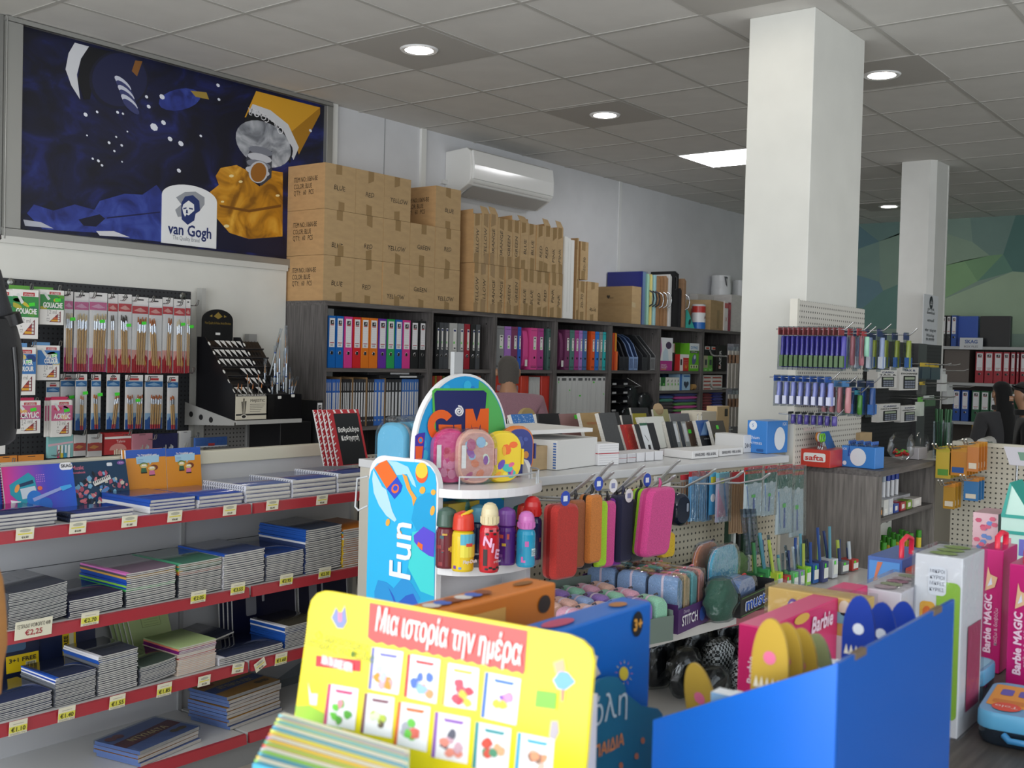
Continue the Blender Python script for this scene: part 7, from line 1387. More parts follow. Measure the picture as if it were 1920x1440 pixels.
# ================================================================ things on the lower shelf of the central gondola
SZ=.659
def spos(px,py,z=SZ):return pZ(px,py,z)
def tray(px0,px1,pyb,h,d,key,lab,dec=None,z=SZ,name='display_tray',open_=True):
 a,b=pZ(px0[0],px0[1],z),pZ(px1[0],px1[1],z);u=V((b.x-a.x,b.y-a.y,0));W=u.length
 t=thing(name,lab,'display tray',a,math.atan2(u.y,u.x));t['W']=W
 for nm,bx in (('front_wall',(0,0,0,W,.003,h)),('back_wall',(0,d,0,W,d+.003,h*1.9)),('side_wall',(0,.003,0,.003,d,h*1.2)),('side_wall',(W-.003,.003,0,W,d,h*1.2)),('base',(.003,.003,0,W-.003,d,.003))):m=M();m.box(*bx,key);m.build(nm,t)
 if dec:m=M();dec(m,front(0,-.0006,0),W,h);m.build('printed_face',t)
 return t,a,math.atan2(u.y,u.x),W
RS=random.Random(31)
def softcase(a,rz,x,y,W,H_,d,key,lab,grp,z0=.004,film=False,dot=None):
 P=a+V((x*math.cos(rz)-y*math.sin(rz),x*math.sin(rz)+y*math.cos(rz),z0));kk=('sc',key,round(W,2),round(H_,2),film)
 if kk in FC:return dup(FC[kk],P,rz,lab,grp)
 t=thing('soft_pencil_case',lab,'pencil case',P,rz,grp);O=lambda k,yy:[V(((x_-W/2)*k+W/2,yy,max(H_/2+(z_-H_/2)*k,0))) for x_,z_ in rrect(.004,0,W-.004,H_,min(W,H_)*.35,4)]
 m=M();m.loft([O(.85,0),O(.98,d*.12),O(1,d*.45),O(.98,d*.85),O(.85,d)],key);m.build('case_body',t);m=M();m.loft([O(1.01,d*.46),O(1.015,d*.5),O(1.01,d*.54)],'#d8c8d8:s');m.build('zipper',t)
 m=M();m.tube([(W*.7,d*.5,H_),(W*.75,d*.4,H_+.006),(W*.8,d*.4,H_+.002)],.003,dot or '#3a3438:s');m.build('zip_pull',t)
 if film:m=M();m.loft([O(1.04,-.003),O(1.06,d*.5),O(1.04,d+.003)],'#f2f4f6:c',False);m.build('plastic_bag',t)
 FC[kk]=t;return t
tr,a,rz,W=tray((1080,1236),(1262,1200),0,.075,.34,'#6a7a72','grey green open tray of pastel pencil cases on the mauve railed shelf')
cols=[('#d8a0b8:f','pink'),('#e0b8a8:f','peach'),('#dcb0a4:f','peach'),('#8aa4d0:f','blue'),('#8a6cb4:f','purple'),('#8cc4a8:f','mint')]
n=6
for r_ in range(3):
 for c_ in range(6):
  key,nm=cols[(c_+r_)% 6];w_=(W-.01)/6;softcase(a,rz,.005+w_*c_,.012+.11*r_,w_-.004,.125,.095,key,f'pastel {nm} pencil case in the grey green tray, {["front", "middle", "back"][r_]} rank',f'{nm} tray cases {r_}')
tr,a,rz,W=tray((1271,1190),(1328,1164),0,.075,.34,'#4c2a66','purple Stitch tray of wrapped pencil cases on the mauve railed shelf',dec=lambda m,f,W,h:(m.text(f,'STITCH',W*.36,h*.48,.045,'#e6e4ea',bold=.02,width=W*.5),m.text(f,'Disney',W*.25,h*.83,.016,'#c8c0d4'),m.poly(f,ell(W*.78,h*.45,W*.1,h*.32,12),'#3a5ab0'),m.poly(f,rect(W*.82,h*.8,W*.92,h*.95),'#52d83c',.001)))
for r_ in range(3):
 for c_ in range(4):w_=(W-.01)/4;key,nm=(('#86a4cc:f','blue'),('#c8a87c:f','tan'),('#6cb4bc:f','teal'),('#d08a80:f','salmon'))[c_];softcase(a,rz,.005+w_*c_,.012+.11*r_,w_-.004,.17,.1,key,f'wrapped {nm} pencil case in the purple tray',f'{nm} wrapped cases',film=True,dot='#d87a8a:s')
tr,a,rz,W=tray((1388,1160),(1452,1128),0,.068,.26,'#1c1c1f','black tray lettered must with blue glow letters',dec=lambda m,f,W,h:(m.text(f,'must...',W*.5,h*.5,.058,'#e8ecf4',bold=.06,width=W*.74),m.text(f,'must...',W*.5,h*.5,.058,'#2a5ac0',bold=.015,width=W*.72,l=.0026),m.poly(f,rect(W*.02,h*.9,W*.98,h*.96),'#4a6a3c'),m.poly(f,rect(W*.02,h*.04,W*.98,h*.1),'#4a6a3c')))
softcase(a,rz,.02,.02,W*.55,.11,.07,'#7a98cc:f','denim blue wrapped pencil case standing in the black tray',None,film=True,dot='#b83a34');softcase(a,rz,.03,.12,W*.8,.2,.02,'#5ab0d0:f','tall light blue pouch at the back of the black tray',None,film=True);softcase(a,rz,.012,.17,W*.7,.21,.02,'#c07a58:f','tall copper pouch behind the light blue one',None,film=True)
for k,(px,py,rx,ry,rz_,key,lab) in enumerate(((1348,1168,.07,.05,.075,'#3f6a58:f','bagged dark green pencil rolls left of the black tray'),(1330,1110,.10,.06,.06,'#7ca06a:f','bagged light green pouch'),(1375,1092,.08,.05,.06,'#84a860:f','second bagged light green pouch by the black tray'),(1300,1048,.14,.06,.10,'#9ab0b4:s','big bag of grey clear pouches under the hooks'),(1330,1062,.07,.05,.06,'#26282c:s','bagged dark purse on the mauve railed shelf'),(1262,1068,.09,.05,.05,'#24283a:s','dark bagged pouch behind the purple tray'))):q=spos(px,py);crumple('bagged_pouch',lab,'pouch',(q.x,q.y,SZ+.002),rx,ry,rz_,core=key,seed=40+k)
q=spos(1388,1082);t=thing('clip_rack','rack of white topped black pen sets standing on the mauve railed shelf','display rack',(q.x,q.y,SZ+.001),GR)
for k in range(5):m=M();m.box(-.09+.035*k,.0,0,-.075+.035*k,.02,.27+.01*(k% 2),['#2c4a3a','#c8ccc8','#1f2224'][k% 3]);m.build('pen_set',t)
for k in range(2):m=M();m.prism(front(-.08+.09*k,-.004,.27),[(0,0),(.05,.035),(.03,.0),(.09,.03),(.08,.0),(.0,-.02)],-.004,0,'#e6e4e2');m.build('paper_flag',t)
dsp=[(1428,1112,.05,.14,'#2c6a3c','green ruler holder'),(1446,1110,.045,.17,'#4aa060','mint ruler holder'),(1462,1112,.04,.15,'#b4c83c','lime ruler box'),(1478,1110,.035,.12,'#b03a34','red and white small box'),(1492,1106,.035,.13,'#6ab878','pale green small box'),(1504,1102,.035,.13,'#8a90a8','grey box with sticker'),(1516,1098,.035,.14,'#8cc83c','bright green small box'),(1530,1094,.04,.15,'#2a5a9c','blue small box'),(1548,1092,.04,.16,'#3c4470','navy ruler bundle'),(1566,1084,.04,.15,'#c8ccd2','white small box with red print'),(1585,1076,.06,.10,'#6a6c70','bundle of grey erasers'),(1604,1070,.05,.09,'#b03a34','red small box at the shelf end')]
for k,(px,py,w_,h,key,lab) in enumerate(dsp):
 q=spos(px,py);t=thing('stationery_box',lab+' on the mauve railed shelf near the dark cabinet','stationery box',(q.x,q.y,SZ+.001),GR)
 m=M();m.box(-w_/2,0,0,w_/2,.06,h*.5,key);m.build('box_body',t,bev=.002);f=front(-w_/2,-.0008,0);m=M();m.poly(f,rect(w_*.1,h*.1,w_*.9,h*.35),'#dde0d8');m.poly(f,rect(w_*.2,h*.36,w_*.5,h*.46),'#52d83c');m.build('printed_face',t)
 for j in range(3):m=M();c_=RS.choice(['#3c7a4a','#a8b84c','#5a94a8','#c8d4dc:c','#b8c4cc','#2a4a8c','#c8d4dc:c','#2c3c6c','#8ab890']);m.prism(Fr((-w_*.4+w_*.28*j,.015+.012*j,h*.3),(1,0,0),V((RS.uniform(-.2,.2),.1,1)).normalized()),rect(0,0,w_*.3,h*RS.uniform(.7,1.1)),-.006,0,c_);m.build('ruler',t)
for k in range(12):
 q=pZ(1235+(k% 4)*42,1345-(k//4)*55,.302) if k<4 else None;x=-.26+(k% 4)*.20;
 P=gp(.75+(k% 4)*.21,.27-.13*(k//4% 3)*.9,.302+.0);crumple('bagged_pouch','black and white checkered pouch in a clear bag under the mauve shelf' if k in (1,5) else 'black pouch in a crinkled clear bag under the mauve shelf','pouch',P,.084,.045,.07+.02*(k//4),core='CHECK' if k in (1,5,6) else '#1c1d20:g',seed=60+k,group='checkered bagged pouches' if k in (1,5) else 'black bagged pouches',rot=GR)
# ================================================================ dark cabinet by the column
CX0,CX1,CY0,CY1,CZ=4.742,5.54,1.617,1.972,1.045
t=thing('cabinet','open fronted dark grey woodgrain cabinet beside the large column','cabinet',((CX0+CX1)/2,1.8,0))
for x in (CX0,CX1-.022):m=M();m.box(x,CY0,0,x+.022,CY1,CZ-.026,'#77726e:w');m.build('side_panel',t,world=True)
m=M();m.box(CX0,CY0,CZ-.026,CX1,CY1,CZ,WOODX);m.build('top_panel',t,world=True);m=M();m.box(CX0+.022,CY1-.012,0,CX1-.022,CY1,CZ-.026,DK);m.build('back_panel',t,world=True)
CS=(.835,.62,.3)
for z in CS:m=M();m.box(CX0+.022,CY0+.004,z-.022,CX1-.022,CY1-.012,z,WOODX);m.build('shelf',t,world=True)
def cq(px,py,z):return pZ(px,py,z)
t=thing('pegboard','white pegboard panel fixed to the right side of the large column','pegboard',(5.0,1.965,1.05));m=M();m.box(4.60,1.955,CZ+.001,5.42,1.972,1.785,'#cbc8c0:px');m.build('board',t,world=True);m=M();m.box(4.575,1.95,CZ-.2,4.60,1.985,1.79,'#dedbd0:s');m.build('edge_trim',t,world=True)
def hookrow(px,py0,py1,n,Yn,Yf,w_,body,head,lab,grp,mid=None,py=None):
 z1,z0=pY(px,py0,Yn).z,pY(px,py1,Yn).z;x=pY(px,py0,Yn).x;H_=z1-z0;first=None
 for k in range(n):
  Y=Yn+(Yf-Yn)*k/max(1,n-1)
  if first:dup(first,(x,Y,z0),0,lab,grp);continue
  t=first=thing('hanging_pack',lab,'pack',(x,Y,z0),0,grp if n>1 else None)
  m=M();m.box(-w_/2,0,0,w_/2,.002,H_,'#e4e8ec:c');m.build('plastic_card',t);m=M();m.box(-w_/2,-.001,H_*.8,w_/2,.003,H_*.97,head);m.build('header_card',t)
  m=M();m.loft([[V((w_*.36*math.cos(a)*q,-.012+.01*math.sin(a),H_*zz)) for a in [2*PI*i/8 for i in range(8)]] for q,zz in ((.5,.06),(1,.12),(1,.4),(.8,.55),(.9,.72),(.6,.78))],body);m.build('product',t)
  if mid:m=M();m.box(-w_*.42,-.02,H_*.08,w_*.42,-.004,H_*.34,mid);m.build('product_base',t)
 m=M();L_=1.955-Yn+.05;m.tube([(0,0,0),(0,-L_*.9,.0),(0,-L_,.03)],.003,'#c4c6c8:M');m.build('display_hook',label='chrome hook carrying the '+grp,cat='hook',loc=(x,1.955,z1-.012))
hookrow(1578,612,696,13,1.67,1.93,.06,'#4a44a0:s','#8c3a40:s','correction roller pack with violet body and green base, on column pegboard','violet correction rollers','#4a6a3c:s')
hookrow(1612,614,690,4,1.70,1.82,.055,'#b0727c:s','#a8343c:s','pink glue pen pack on the column pegboard','pink glue pens');hookrow(1621,620,672,1,1.68,1.7,.05,'#9cd4bc:s','#a8343c:s','mint green pack in front of the pink glue pens','mint pack')
hookrow(1650,615,697,4,1.68,1.84,.06,'#8c9cc0:s','#20305c:s','silver blue pen pack on the column pegboard','silver blue pens','#c8d0dc:s');hookrow(1700,623,695,4,1.68,1.84,.075,'#8a9840:s','#232f60:s','olive and blue pack with navy header on the column pegboard','olive pens with blue base','#2c5898:s')
hookrow(1553,705,765,8,1.70,1.92,.065,'#8a92d0:s','#2454a8:s','white and blue correction pen pack in the lower row of column pegboard','blue correction pens','#d0d4ec:s');hookrow(1586,712,778,4,1.68,1.78,.075,'#c88a90:s','#4a80b8:s','pack with pink pen on the lower row of column pegboard','pink pen packs');hookrow(1632,712,782,4,1.68,1.80,.085,'#2c4f8c:s','#1c2c5c:s','dark blue pack with red badge in the lower row of column pegboard','dark blue packs','#3a6ab0:s');hookrow(1608,730,780,2,1.72,1.78,.06,'#4c8c3a:s','#3a8a9c:s','green and turquoise pack in the lower row of column pegboard','green packs')
hookrow(1560,775,800,7,1.72,1.9,.05,'#5a4f9c:s','#24262c:s','small dark pen pack in the lowest row of column pegboard','small dark pen packs')
def ctop(bl,br,ytop,depth,key,lab,name='display_box',keys=None,dec=None,h=None):
 return tbox(bl,br,ytop,depth,key,lab,name,'display box',keys,dec,z=CZ+.0012,h=h)
t=ctop((1556,878),(1592,872),845,.14,'#c83a2c:s','red open counter box lettered safta holding scissors',dec=lambda m,f,W,h,g,D:(m.poly(g,rrect(D*.12,h*.3,D*.85,h*.8,.008),'#e8e4e0'),m.text(g,'safta',D*.48,h*.53,h*.42,'#c83a34',bold=.03,width=D*.6,l=.0014)))
q=V(t.location);m=M();m.prism(Fr((0,.14,.0),(1,0,0),(0,.05,1)),rect(0,0,.17,.2),0,.003,'#c63428:s');m.text(Fr((.085,.136,.16),(1,0,0),(0,0,1)),'TIJERAS ESCOLAR',0,0,.02,'#f0dcd8',bold=.03,width=.14);m.build('back_card',t)
for k,(dx,c1) in enumerate(((.03,'#7ac83a'),(.055,'#d8d8da'),(.085,'#e08a3a'))):
 m=M();[m.tube([V((a_*.014*math.cos(b),0,.055+.018*math.sin(b)))+V((a_*.014,0,0)) for b in [2*PI*i/10 for i in range(10)]],.004,c1+':s',n=5,close=True) for a_ in (-1,1)];m.tube([(-.012,0,.04),(.006,0,0),(.01,0,-.06)],.004,'#c8c8ca:M',n=4);m.tube([(.012,0,.04),(-.006,0,0),(-.01,0,-.06)],.004,'#c8c8ca:M',n=4);m.build('scissors',label=['green','white and red','orange'][k]+' handled scissors standing in the red counter box',cat='scissors',loc=(q.x+dx,q.y+.05+.02*k,q.z+.075),org=False)
t=ctop((1640,880),(1657,878),850,.16,'#3f86d4:s','blue counter box with white oval full of clear blue pens',dec=lambda m,f,W,h,g,D:(m.poly(g,ell(D*.5,h*.5,D*.24,h*.42,20),'#e4e8ee'),m.text(g,'IGK',D*.1,h*.85,.014,'#e8eef6'),m.poly(g,ell(D*.1,h*.18,.01,.01,10),'#e8eef6')),h=.095)
for k in range(12):m=M();m.tube([(0,0,0),(.008,.0,.06)],.006,'#a8c4e4:c',n=6);m.box(-.006,-.003,.055,.02,.003,.07,'#3470c0:s');m.build('pen',label='clear pen with blue clip standing in the blue counter box',cat='pen',group='pens in the blue counter box',loc=(t.location.x+.015+.028*(k% 3),t.location.y+.02+.034*(k//3),CZ+.05),org=False)
m=M();m.prism(Fr((t.location.x+.01,t.location.y+.19,CZ+.0055),(1,.1,0),(-.5,.25,1)),rect(0,0,.12,.17),0,.004,'#2f6cb8:s');m.build('display_card',label='tilted blue back card behind the clear blue pens',cat='card')
for k,(px,py,r) in enumerate(((1698,866,.062),(1730,858,.055))):
 q=cq(px,py,CZ);t=thing('candy_jar',['front clear tilted jar of red and green pencil grips on the cabinet','rear clear tilted jar of mixed small erasers on the cabinet'][k],'jar',(q.x,q.y+.03,CZ+.002));ax=(V((.9,.0,-.43)),V((0,1,0)),V((.43,0,.9)))
 m=M();m.lathe([(0,0),(r*.8,0),(r,r*.3),(r,r*.5)],'#f0f2f4:cb',c=(0,0,r*.42),n=18,ax=ax);m.lathe([(r,r*.5),(r*.98,r*1.2),(r*.72,r*1.7)],'#f0f2f4:cb',c=(0,0,r*.42),n=18,ax=ax);m.build('glass_jar',t)
 rs=random.Random(k)
 for j in range(14):a=rs.uniform(0,6.28);rr=r*rs.uniform(0,.55);P0=V((rr*math.cos(a)+.01,rr*math.sin(a),r*rs.uniform(.35,.8)));m=M();d=V((rs.uniform(-1,1),rs.uniform(-1,1),.2)).normalized()*.016;m.tube([P0-d,P0+d],.006,rs.choice(['#c8302c','#5aa83a','#c8302c','#d84a3c'] if k==0 else ['#3a70b8','#d87a3c','#8a3a9c','#5aa83a'])+':s',n=6);m.build('pencil_grip',t)
t=ctop((1612,858),(1634,856),812,.12,KRb,'small grey brown box behind the red and blue counter boxes');t=ctop((1722,862),(1738,860),840,.06,'#b8b4b8:s','small grey box at the right end of the cabinet top')
for k in range(9):
 x=CX0+.12+.062*k;big=k>4;m=M();r=.011;h=.12 if big else .10;m.lathe([(0,0),(r,0),(r,h*.62),(r*1.1,h*.63),(r*1.1,h*.9),(r*.6,h),(0,h)],None,n=10,keys=['#e2e4e8:s','#e2e4e8:s','#e2e4e8:s','#2440a0:s' if k>5 else '#a8b4c0:s','#2440a0:s' if k>5 else '#a8b4c0:s','#2440a0:s' if k>5 else '#c8d0d8:s']);m.build('marker',label='white board marker with blue cap on the upper cabinet shelf' if k>5 else 'white correction bottle with clear cap on the upper cabinet shelf',cat='marker',group='blue capped markers' if k>5 else 'clear capped bottles',loc=(x,1.75,CS[0]+.045))
m=M();m.box(CX0+.09,1.72,CS[0]+.0015,CX1-.06,1.80,CS[0]+.043,'#cfd0d4:s');m.build('marker_block',label='low white display step under the markers in the cabinet',cat='display step')
for k,(x,w_,key,lab) in enumerate(((CX0+.05,.05,'#3c3a38','black box with orange window'),(CX0+.11,.06,'#d0d2d0','tall white pen box'),(CX0+.18,.05,'#c8ccd4','white and grey pen box'),(CX0+.25,.06,'#28489c','blue box of white tubes'),(CX0+.34,.07,'#a83440','red and blue printed box'),(CX0+.43,.07,'#7a9c3c','green and red printed box'),(CX0+.53,.11,'#d8d4d0','white printed box with red marks'))):m=M();m.box(0,0,0,w_,.05,.07 if k in (1,2) else .04,key+':s');m.box(w_*.2,-.0008,.01,w_*.7,0,.03,'#d8904c' if k==0 else '#e4e4e0');m.build('marker_box',label=lab+' at the front of the upper cabinet shelf',cat='display box',loc=(x,1.635,CS[0]+.0015),org=False)
for k in range(16):m=M();r=.013;m.lathe([(0,0),(r,0),(r,.05),(r*1.05,.052),(r*1.05,.085),(0,.087)],None,n=10,keys=['#e0c83a:s','#e0c83a:s','#3f9428:s','#3f9428:s','#4fa834:s']);m.build('glue_stick',label='green glue stick with yellow foot on the lower cabinet shelf',cat='glue stick',group='green glue sticks',loc=(CX0+.07+.042*k,1.66+.035*(k% 3),CS[1]+.0015))
m=M();m.prism(front(CX0+.40,1.80,CS[1]+.0015),[(0,0),(.32,0),(.32,.13),(.26,.11),(.2,.12),(.12,.1),(0,.09)],-.004,0,'#d4d4cc');[m.prism(front(CX0+.40,1.799,CS[1]),ell(u,.06,.025,.03,10),0,.006,'#3c8a34:s') for u in (.1,.28)];m.build('display_card',label='white back card with green tree shapes behind the glue sticks',cat='card')
# ---------------------------------------------------------------- calculator stand
t=thing('display_rack','black perforated rack hung with calculators in front of the chamfered column','display rack',(7.4,2.35,0));CYb=2.32
x0,x1=6.14,pY(1764,700,CYb).x;m=M();m.box(x0,CYb,.02,x1,CYb+.03,1.66,'#3a3a3c:px');m.build('board',t,world=True);m=M();m.box(x0,CYb-.3,0,x1,CYb+.2,.02,'#2a2a2c');m.build('foot',t,world=True);m=M();m.box(pY(1712,700,CYb).x,CYb-.03,.02,pY(1728,700,CYb).x,CYb,1.66,'#4a4a4c:s');m.build('upright',t,world=True)
def calc(px0,px1,py0,py1,Y,lab,l1,l2,scr,n=3):
 a,b=pY(px0,700,Y),pY(px1,700,Y);z1,z0=pY(px0,py0,Y).z,pY(px0,py1,Y).z;W,H_=b.x-a.x,z1-z0
 for k in range(n):
  t=thing('calculator_pack',lab if k==0 else 'spare calculator pack hanging behind the '+lab.split(' hanging')[0],'calculator',(a.x+W/2,Y+.0203*k,z0),0,None if k==0 else lab+' spares');m=M();m.box(-W/2,0,0,W/2,.02,H_,'#dcdad6');m.build('pack_card',t)
  if k==n-1:m=M();m.tube([(0,.02,H_*.9),(0,CYb-Y-.0203*k-.001,H_*.9)],.005,'#c8caca:M');m.build('hook',t)
  if k==0:
   m=M();f=front(-W/2,-.001,0);m.text(f,l1,W/2,H_*.86,H_*.12,'#2c3c6c',bold=.03,width=W*.6);m.text(f,l2,W/2,H_*.72,H_*.1,'#2a2a2c',bold=.03,width=W*.86);m.poly(f,rrect(W*.2,H_*.06,W*.84,H_*.62,.004),'#202226');m.poly(f,rect(W*.26,H_*.46,W*.78,H_*.57),'#a8b49c',.0014);m.build('printed_face',t)
   for i in range(12):m=M();m.box(-W/2+W*(.27+.135*(i% 4)),-.006,H_*(.1+.115*(i//4)),-W/2+W*(.36+.135*(i% 4)),-.001,H_*(.18+.115*(i//4)),'#8a90a0');m.build('key',t)
calc(1646,1682,693,728,2.1,'left upper white calculator pack hanging on the black rack','CASIO','TAX &',1);calc(1687,1722,688,732,2.1,'right upper white calculator pack hanging on the black rack','TAX &','EXCHANGE',1);calc(1650,1690,758,792,2.15,'lower left calculator pack lettered check and correct','CASIO','CHECK & CORRECT',1,2);calc(1692,1722,761,792,2.15,'lower right calculator pack lettered cost sell margin','CASIO','COST/SELL/MARGIN',1,2)
for k,(px0,px1,py0,py1,key,hd,lab) in enumerate(((1729,1744,680,710,'#3a4a54','#d8b82c','left yellow headed pack on the black rack'),(1746,1763,681,712,'#3a4a54','#d8b82c','right yellow headed pack on the black rack'),(1766,1776,691,734,'#dcdcda','#c8c8c8','tall white earphone box at the rack edge'),(1729,1738,716,740,'#5a5c5a','#d8b82c','small yellow headed pack lower on the black rack'),(1727,1735,745,780,'#d4dcd0','#6ab84a','white and green slim pack on the black rack'),(1737,1756,742,762,'#4a6a4a','#d0d4d0','green and white pack lower on the black rack'),(1777,1790,722,758,'#c8c8c8','#b8b8b8','plain white pack at the right of the black rack'))):
 a,b=pY(px0,700,2.12),pY(px1,700,2.12);z1,z0=pY(px0,py0,2.12).z,pY(px0,py1,2.12).z;t=thing('hanging_pack',lab,'pack',((a.x+b.x)/2,2.12,z0));w_=(b.x-a.x)/2;H_=z1-z0;m=M();m.box(-w_,0,0,w_,.03,H_*.75,key+':s');m.build('pack_body',t);m=M();m.box(-w_,.01,H_*.75,w_,.015,H_,hd+':s');m.build('header_card',t);m=M();m.tube([(0,.199,H_*.9),(0,-.12,H_*.92),(0,-.15,H_)],.004,'#c8caca:M');m.build('hook',t)
q0=pZ(1700,832,1.0);t=thing('counter','white service counter behind the cabinet','counter',(q0.x,q0.y,0));m=M();m.box(6.05,1.62,0,7.2,2.0,.985,'#c9c5b8:s');m.build('counter_body',t,world=True);m=M();m.box(6.03,1.60,.985,7.22,2.0,1.005,'#dcdad2:s');m.build('counter_top',t,world=True)
for k in range(3):q=V((6.30+.3*k,1.75+.05*(k% 2),1.006));m=M();m.lathe([(0,0),(.04,0),(.04,.28),(.03,.28),(.03,.02)],'#d4d2ce:s',c=(0,0,.041),n=14,ax=(V((0,1,0)),V((0,0,1)),V((1,.1,0))));m.build('paper_roll',label=['left','middle','right'][k]+' white paper roll lying on the white service counter',cat='paper roll',loc=q,org=False)
m=M();m.lathe([(0,0),(.05,0),(.052,.2),(.046,.2),(.044,.01)],'#eef2f4:cb',n=14);[m.tube([(.03*math.cos(a),.03*math.sin(a),.01),(.04*math.cos(a),.04*math.sin(a),.27)],.006,'#2c6038:s',n=5) for a in [j*.8 for j in range(8)]];m.build('pencil_jar',label='clear jar of green pencils on the white service counter',cat='jar',loc=(6.1+.1,1.78,1.006),org=False)
m=M();f=front(0,2.6185,0);a,b=pY(1730,600,2.618),pY(1757,600,2.618);z1,z0=pY(1744,553,2.618).z,pY(1744,654,2.618).z;m.box(a.x,2.614,z0,b.x,2.6185,z1,'#e2e4e8');cx_=(a.x+b.x)/2;f=front(cx_,2.613,z0);H_=z1-z0;m.poly(f,ell(0,H_*.86,.045,.05,16),'#2c3038');m.text(f,'ab',0,H_*.86,.06,'#e0e2e6',l=.0016)
for k,(s_,v) in enumerate((('print',.73),('download',.67),('email',.53),('viber  telegram',.34),('WhatsApp',.24),('99-999999',.17))):m.text(f,s_,0,H_*v,.035,'#3a3e48',width=.1+.012*len(s_))
m.build('paper_notice',label='white paper notice with round logo on the chamfered column',cat='notice')
# ---------------------------------------------------------------- shelving on the end wall
EX=11.72;t=thing('wall_shelving','grey wall shelving of red, blue and green files on the end wall','shelving',(EX+.2,2.9,0));zs=[pX(1840,650,EX).z,pX(1840,718.5,EX).z,pX(1840,792,EX).z]
for z in zs:m=M();m.box(EX,2.05,z-.03,WX1-.005,3.55,z,'#b4b6b6:s');m.build('shelf',t,world=True)
for y in (2.06,3.52):m=M();m.box(EX+.2,y,0,EX+.45,y+.025,zs[0],'#4a4644:w');m.build('side_panel',t,world=True)
m=M();m.box(WX1-.02,2.06,.0,WX1-.004,3.54,zs[0],'#5a5450:m');m.build('back_panel',t,world=True)
def efile(px0,px1,z,col,lab,h=.318):
 y0,y1=pX(px0,690,EX+.03).y,pX(px1,690,EX+.03).y;lever_file(col,round(abs(y0-y1)-.006,2),0,0,0,lab,None,h=h,loc=(EX+.03,(y0+y1)/2,z+.0015),rz=-PI/2)
FC.clear();BC.update({'dred':'#a82434','dgreen':'#1f5c3c','dblue':'#2450a0'})
for k,(a,b) in enumerate(((1828,1845),(1846,1862),(1863,1879),(1880,1893),(1894,1904),(1905,1911),(1912,1924))):efile(a,b,zs[1],'dred',['leftmost','second','third','fourth','fifth','sixth','seventh'][k]+' red lever arch file on the end wall shelf')
for k,(a,b,c_) in enumerate(((1788,1803,'dblue'),(1804,1819,'dblue'),(1824,1840,'dgreen'),(1841,1857,'dgreen'),(1858,1873,'dgreen'),(1890,1904,'dgreen'))):efile(a,b,zs[2],c_,['left blue file','right blue file','left green file','middle green file','third green file beside the long dark hair','green file right of the long dark hair'][k]+' on the lower end wall shelf')
efile(1763,1771,zs[0],'black','left black file on top of the end wall shelving');efile(1772,1780,zs[0],'black','right black file beside the blue ones on top of the end wall shelving');efile(1781,1791,zs[0],'dblue','blue file standing on top of the end wall shelving')
for a,b,key,lab in ((1792,1833,'#2a56b4','blue file turned sideways on top of the end wall shelving'),(1836,1894,'#222326','black file turned sideways on top of the end wall shelving')):y0,y1=pX(a,630,EX+.1).y,pX(b,630,EX+.1).y;t=thing('lever_arch_file',lab,'binder',(EX+.1,(y0+y1)/2,zs[0]+.0015));m=M();m.box(EX+.1,y1,zs[0]+.0015,EX+.18,y0-.004,zs[0]+.315,key+':s');m.build('cover',t,world=True,bev=.004);m=M();[m.lathe([(.012,0),(.012,.003)],'#c8caca:M',c=(EX+.1,y1+(.03 if 'black' in lab else .22),zs[0]+zz),n=8,ax=(V((0,1,0)),V((0,0,1)),V((-1,0,0)))) for zz in (.1,.2)];m.build('rivet',t,world=True)
m=M();y0,y1=pX(1800,640,EX).y,pX(1843,640,EX).y;m.box(EX-.006,y1,zs[0]-.03,EX-.001,y0,zs[0]+.09,'#d2d6da');m.text(left(EX-.006,(y0+y1)/2,zs[0]+.05),'SKAG',0,0,.05,'#4a64a0',bold=.03);m.text(left(EX-.006,(y0+y1)/2,zs[0]),'BOX FILES',0,0,.03,'#4a4e54');m.build('shelf_sign',label='small white sign on the edge of the top end wall shelf',cat='sign')
m=M();y0,y1=pX(1770,690,EX+.1).y,pX(1817,690,EX+.1).y;m.box(EX+.1,y1,zs[1]+.0015,EX+.3,y0,zs[0]-.035,'#6a625c:s');m.build('storage_box',label='brown grey box left of the red files',cat='box');m=M();y0,y1=pX(1822,800,EX+.1).y,pX(1838,800,EX+.1).y;m.box(EX+.1,y1,.75,EX+.2,y0,zs[2]-.035,'#d0a830:s');m.box(EX+.098,y1+.02,.8,EX+.1,y0-.02,zs[2]-.07,'#dcdcd8');m.build('lever_arch_file',label='yellow file below the blue files on the end wall',cat='binder')
